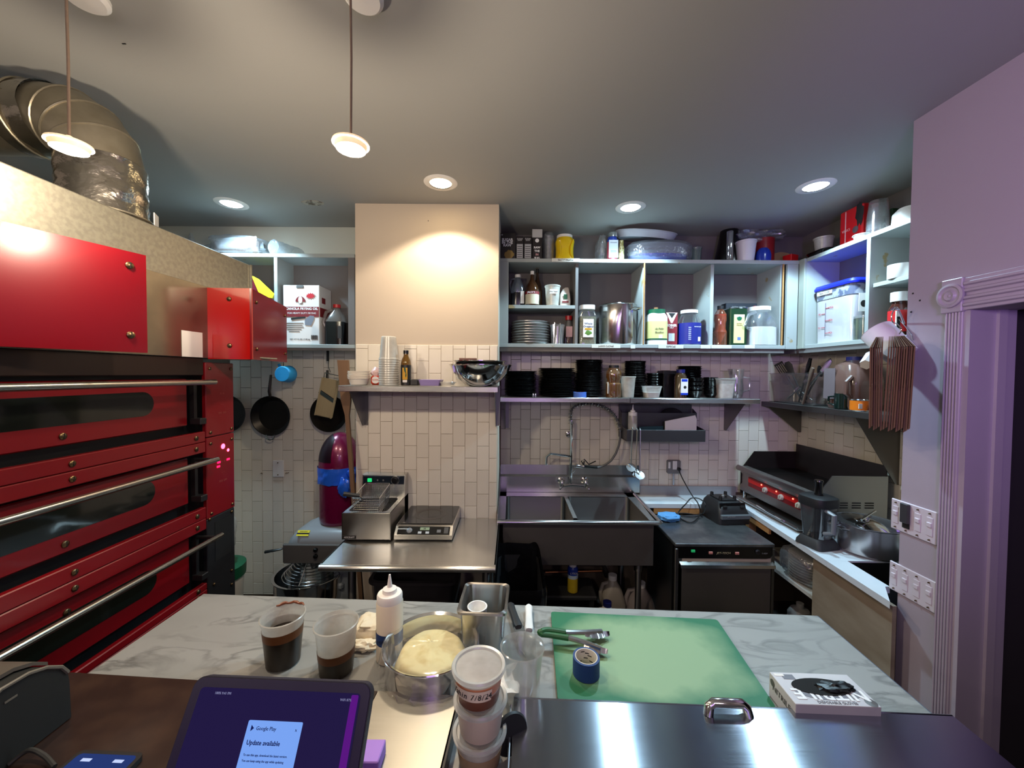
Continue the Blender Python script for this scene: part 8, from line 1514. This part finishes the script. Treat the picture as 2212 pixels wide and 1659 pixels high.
# ================================================================ PAPER BAGS AND SWITCHES on the near right wall
hz_ = onX(1950, 690, XS)
hkk = thing('metal_hook', 'metal hook and wire on the lavender wall holding the paper bags', 'hook')
hp = [onX(1953, 699, XS - .003), onY(1940, 668, 1.60), onY(1932, 665, 1.60), onY(1926, 670, 1.60)]
part(hkk, 'hook', MB().tube(smooth(hp, 5), .004, 8), M_chrome); 
wr = [onY(*a, 1.58) for a in ((1944, 668), (1932, 670), (1926, 682), (1928, 695), (1938, 700), (1946, 708), (1946, 716), (1942, 722))]
part(hkk, 'wire', MB().tube(smooth(wr, 5), .0022, 6), M_chrome); wr2 = [onX(*a, XS - .006) for a in ((1942, 690), (1955, 704), (1968, 722), (1972, 735))]; part(hkk, 'wire_tail', MB().tube(smooth(wr2, 5), .002, 6), M_chrome)
BY = 1.545
apex = onY(1915, 728, BY); vd = Vector((apex.x, apex.y, 0)).normalized(); hdv = Vector((vd.y, -vd.x, 0))
# one folded bag: local x = stacking direction, y = depth away from the viewer, z up, origin at the tie
def bag_mesh(zt, zfold, zb, dep, tx=0.0):
    m = MB(); th1, th2 = .0023, .0026
    m.loft([[(tx - th1 * .4, -.03, 0), (tx + th1 * .4, -.03, 0), (tx + th1 * .4, .03, 0), (tx - th1 * .4, .03, 0)], [(-th1, -dep * .5, zt), (th1, -dep * .5, zt), (th1, dep * .5, zt), (-th1, dep * .5, zt)]])
    m.loft([[(-th1, -dep * .5, zt - .0015), (th1, -dep * .5, zt - .0005), (th1, dep * .5, zt - .0005), (-th1, dep * .5, zt - .0015)], [(-th1, -dep * .5, zfold), (th1, -dep * .5, zfold), (th1, dep * .5, zfold), (-th1, dep * .5, zfold)], [(-th2, -dep * .52, zfold - .006), (th2, -dep * .52, zfold - .006), (th2, dep * .5, zfold - .006), (-th2, dep * .5, zfold - .006)], [(-th2 * 1.1, -dep * .52, zb), (th2 * .9, -dep * .52, zb + .006), (th2 * .9, dep * .5, zb + .006), (-th2 * 1.1, dep * .5, zb)]])
    return m.mesh('paper_bag', [pm('brown_kraft_bag', (100, 74, 50), .85, var=.14, vs=9, objvar=.22)], 25)
zt_b = onY(1915, 752, BY).z - apex.z; zf_b = onY(1915, 835, BY).z - apex.z; zb_b = onY(1915, 925, BY).z - apex.z
yaw_b = math.atan2(hdv.y, hdv.x)
top_px = [1886, 1889, 1893, 1897, 1901, 1905, 1921, 1926, 1931, 1936, 1940, 1944, 1948, 1952, 1956, 1960, 1965]
bot_px = [1883, 1888, 1893, 1898, 1903, 1908, 1921, 1926, 1931, 1936, 1941, 1946, 1951, 1956, 1961, 1965, 1969]
for i, (a, b) in enumerate(zip(top_px, bot_px)):
    off = ((a + b) / 2 - 1915) / F * BY * .80; lean = -math.atan2(((1895 if i < 6 else 1945) - 1915) * .6 / F * BY, .42) * .3
    d1, d2, dp = ((0, 0, .14), (.012, .008, .15), (-.01, -.006, .135))[i % 3]
    o = ob('paper_bag', bag_mesh(zt_b, zf_b + d1, zb_b + d2, dp, -off * .42 - (.003 if i < 6 else -.003)), None, (apex.x + hdv.x * off, apex.y + hdv.y * off, apex.z), None)
    o.rotation_euler = (0, -lean, yaw_b)
    left = i < 6; lab = 'flat brown paper bag in the thinner left half of the hanging bundle' if left else 'flat brown paper bag in the thicker right half of the hanging bundle'
    if i == 0: lab = 'outermost brown paper bag on the shelf side of the bundle'
    if i == len(top_px) - 1: lab = 'outermost brown paper bag on the door side of the bundle'
    tag(o, lab, 'bag', 'brown paper bags hanging from the hook')
scp = onY(1897, 716, 1.71)
sc2 = thing('plastic_funnel', 'white plastic spouted scoop hanging behind the brown paper bags', 'scoop', (scp.x - .005, 1.712, scp.z)); Ms = Matrix.Rotation(R(-38), 4, 'X') @ Matrix.Rotation(R(-12), 4, 'Y')
part(sc2, 'cup', MB().loft([oval(.115, .115, .0, 36), oval(.118, .118, .004, 36), oval(.112, .112, -.002, 36), oval(.098, .098, -.085, 36)], False, True, 0, Ms), pm('white_scoop_plastic', (226, 220, 224), .45)); part(sc2, 'outer_shell', MB().loft([oval(.121, .121, .001, 36), oval(.118, .118, -.05, 36), oval(.108, .108, -.15, 36)], False, True, 0, Ms), pm('white_scoop_plastic', (226, 220, 224), .45))
sa, sb_ = onY(1886, 768, 1.67), onY(1870, 788, 1.63)
part(sc2, 'spout', MB().tube([onY(1898, 765, 1.71) - sc2.location, sa - sc2.location, sb_ - sc2.location], [.028, .026, .022], 6), pm('white_scoop_plastic', (226, 220, 224), .45))
M_plate = pm('painted_switch_plate', (206, 198, 206), .4, var=.03)
def swplate(lab, tl2, tr2, bl2, gangs, dark=None):
    A2, B2, C3 = onX(*tl2, XS), onX(*tr2, XS), onX(*bl2, XS); y0, y1 = A2.y, B2.y; z1, z0 = (A2.z + B2.z) / 2, C3.z
    t = thing('switch_plate', lab, 'switch', (XS - .004, (y0 + y1) / 2, (z0 + z1) / 2)); W2, H2 = y0 - y1, z1 - z0
    part(t, 'plate', MB().box((0, 0, 0), (.008, W2, H2), .003), M_plate)
    for i in range(gangs):
        y = W2 / 2 - W2 * (i + .5) / gangs; pd = part(t, 'paddle', MB().box((-.0045, y, 0), (.004, W2 / gangs * .52, H2 * .56), .001), M_plate)
        part(pd, 'paddle_rocker', MB().box((-.0075, y, H2 * .06), (.006, W2 / gangs * .40, H2 * .14), .0015, M=None), M_plate)
        for s in (-1, 1): screw(t, (-.0045, y, s * H2 * .40), (0, R(-90), 0), .003)
        if dark == i: part(t, 'timer_switch', MB().box((-.012, y, H2 * .16), (.014, W2 / gangs * .72, H2 * .62), .002), pm('dark_grey_switch', (56, 56, 60), .4), label='dark grey timer switch'); part(t, 'open_slot', MB().box((-.006, y, -H2 * .22), (.005, W2 / gangs * .6, H2 * .2)), M_ink)
swplate('painted wall plate of four switches with one dark grey switch', (1929, 1078), (2028, 1104), (1929, 1140), 4, 1)
swplate('painted wall plate of four switches below the plate with the grey one', (1925, 1211), (2026, 1257), (1925, 1271), 4)
p = onX(1967, 1002, XW - .01); p2 = p
solo('tile_patch', 'small tan patch stuck on the side wall tiles behind the griddle', 'patch', MB().box((0, 0, 0), (.004, .06, .05), .001), pm('tan_patch', (150, 120, 84), .7), (XW - .0125, onX(1881, 1008, XW - .01).y, onX(1881, 1008, XW - .01).z))
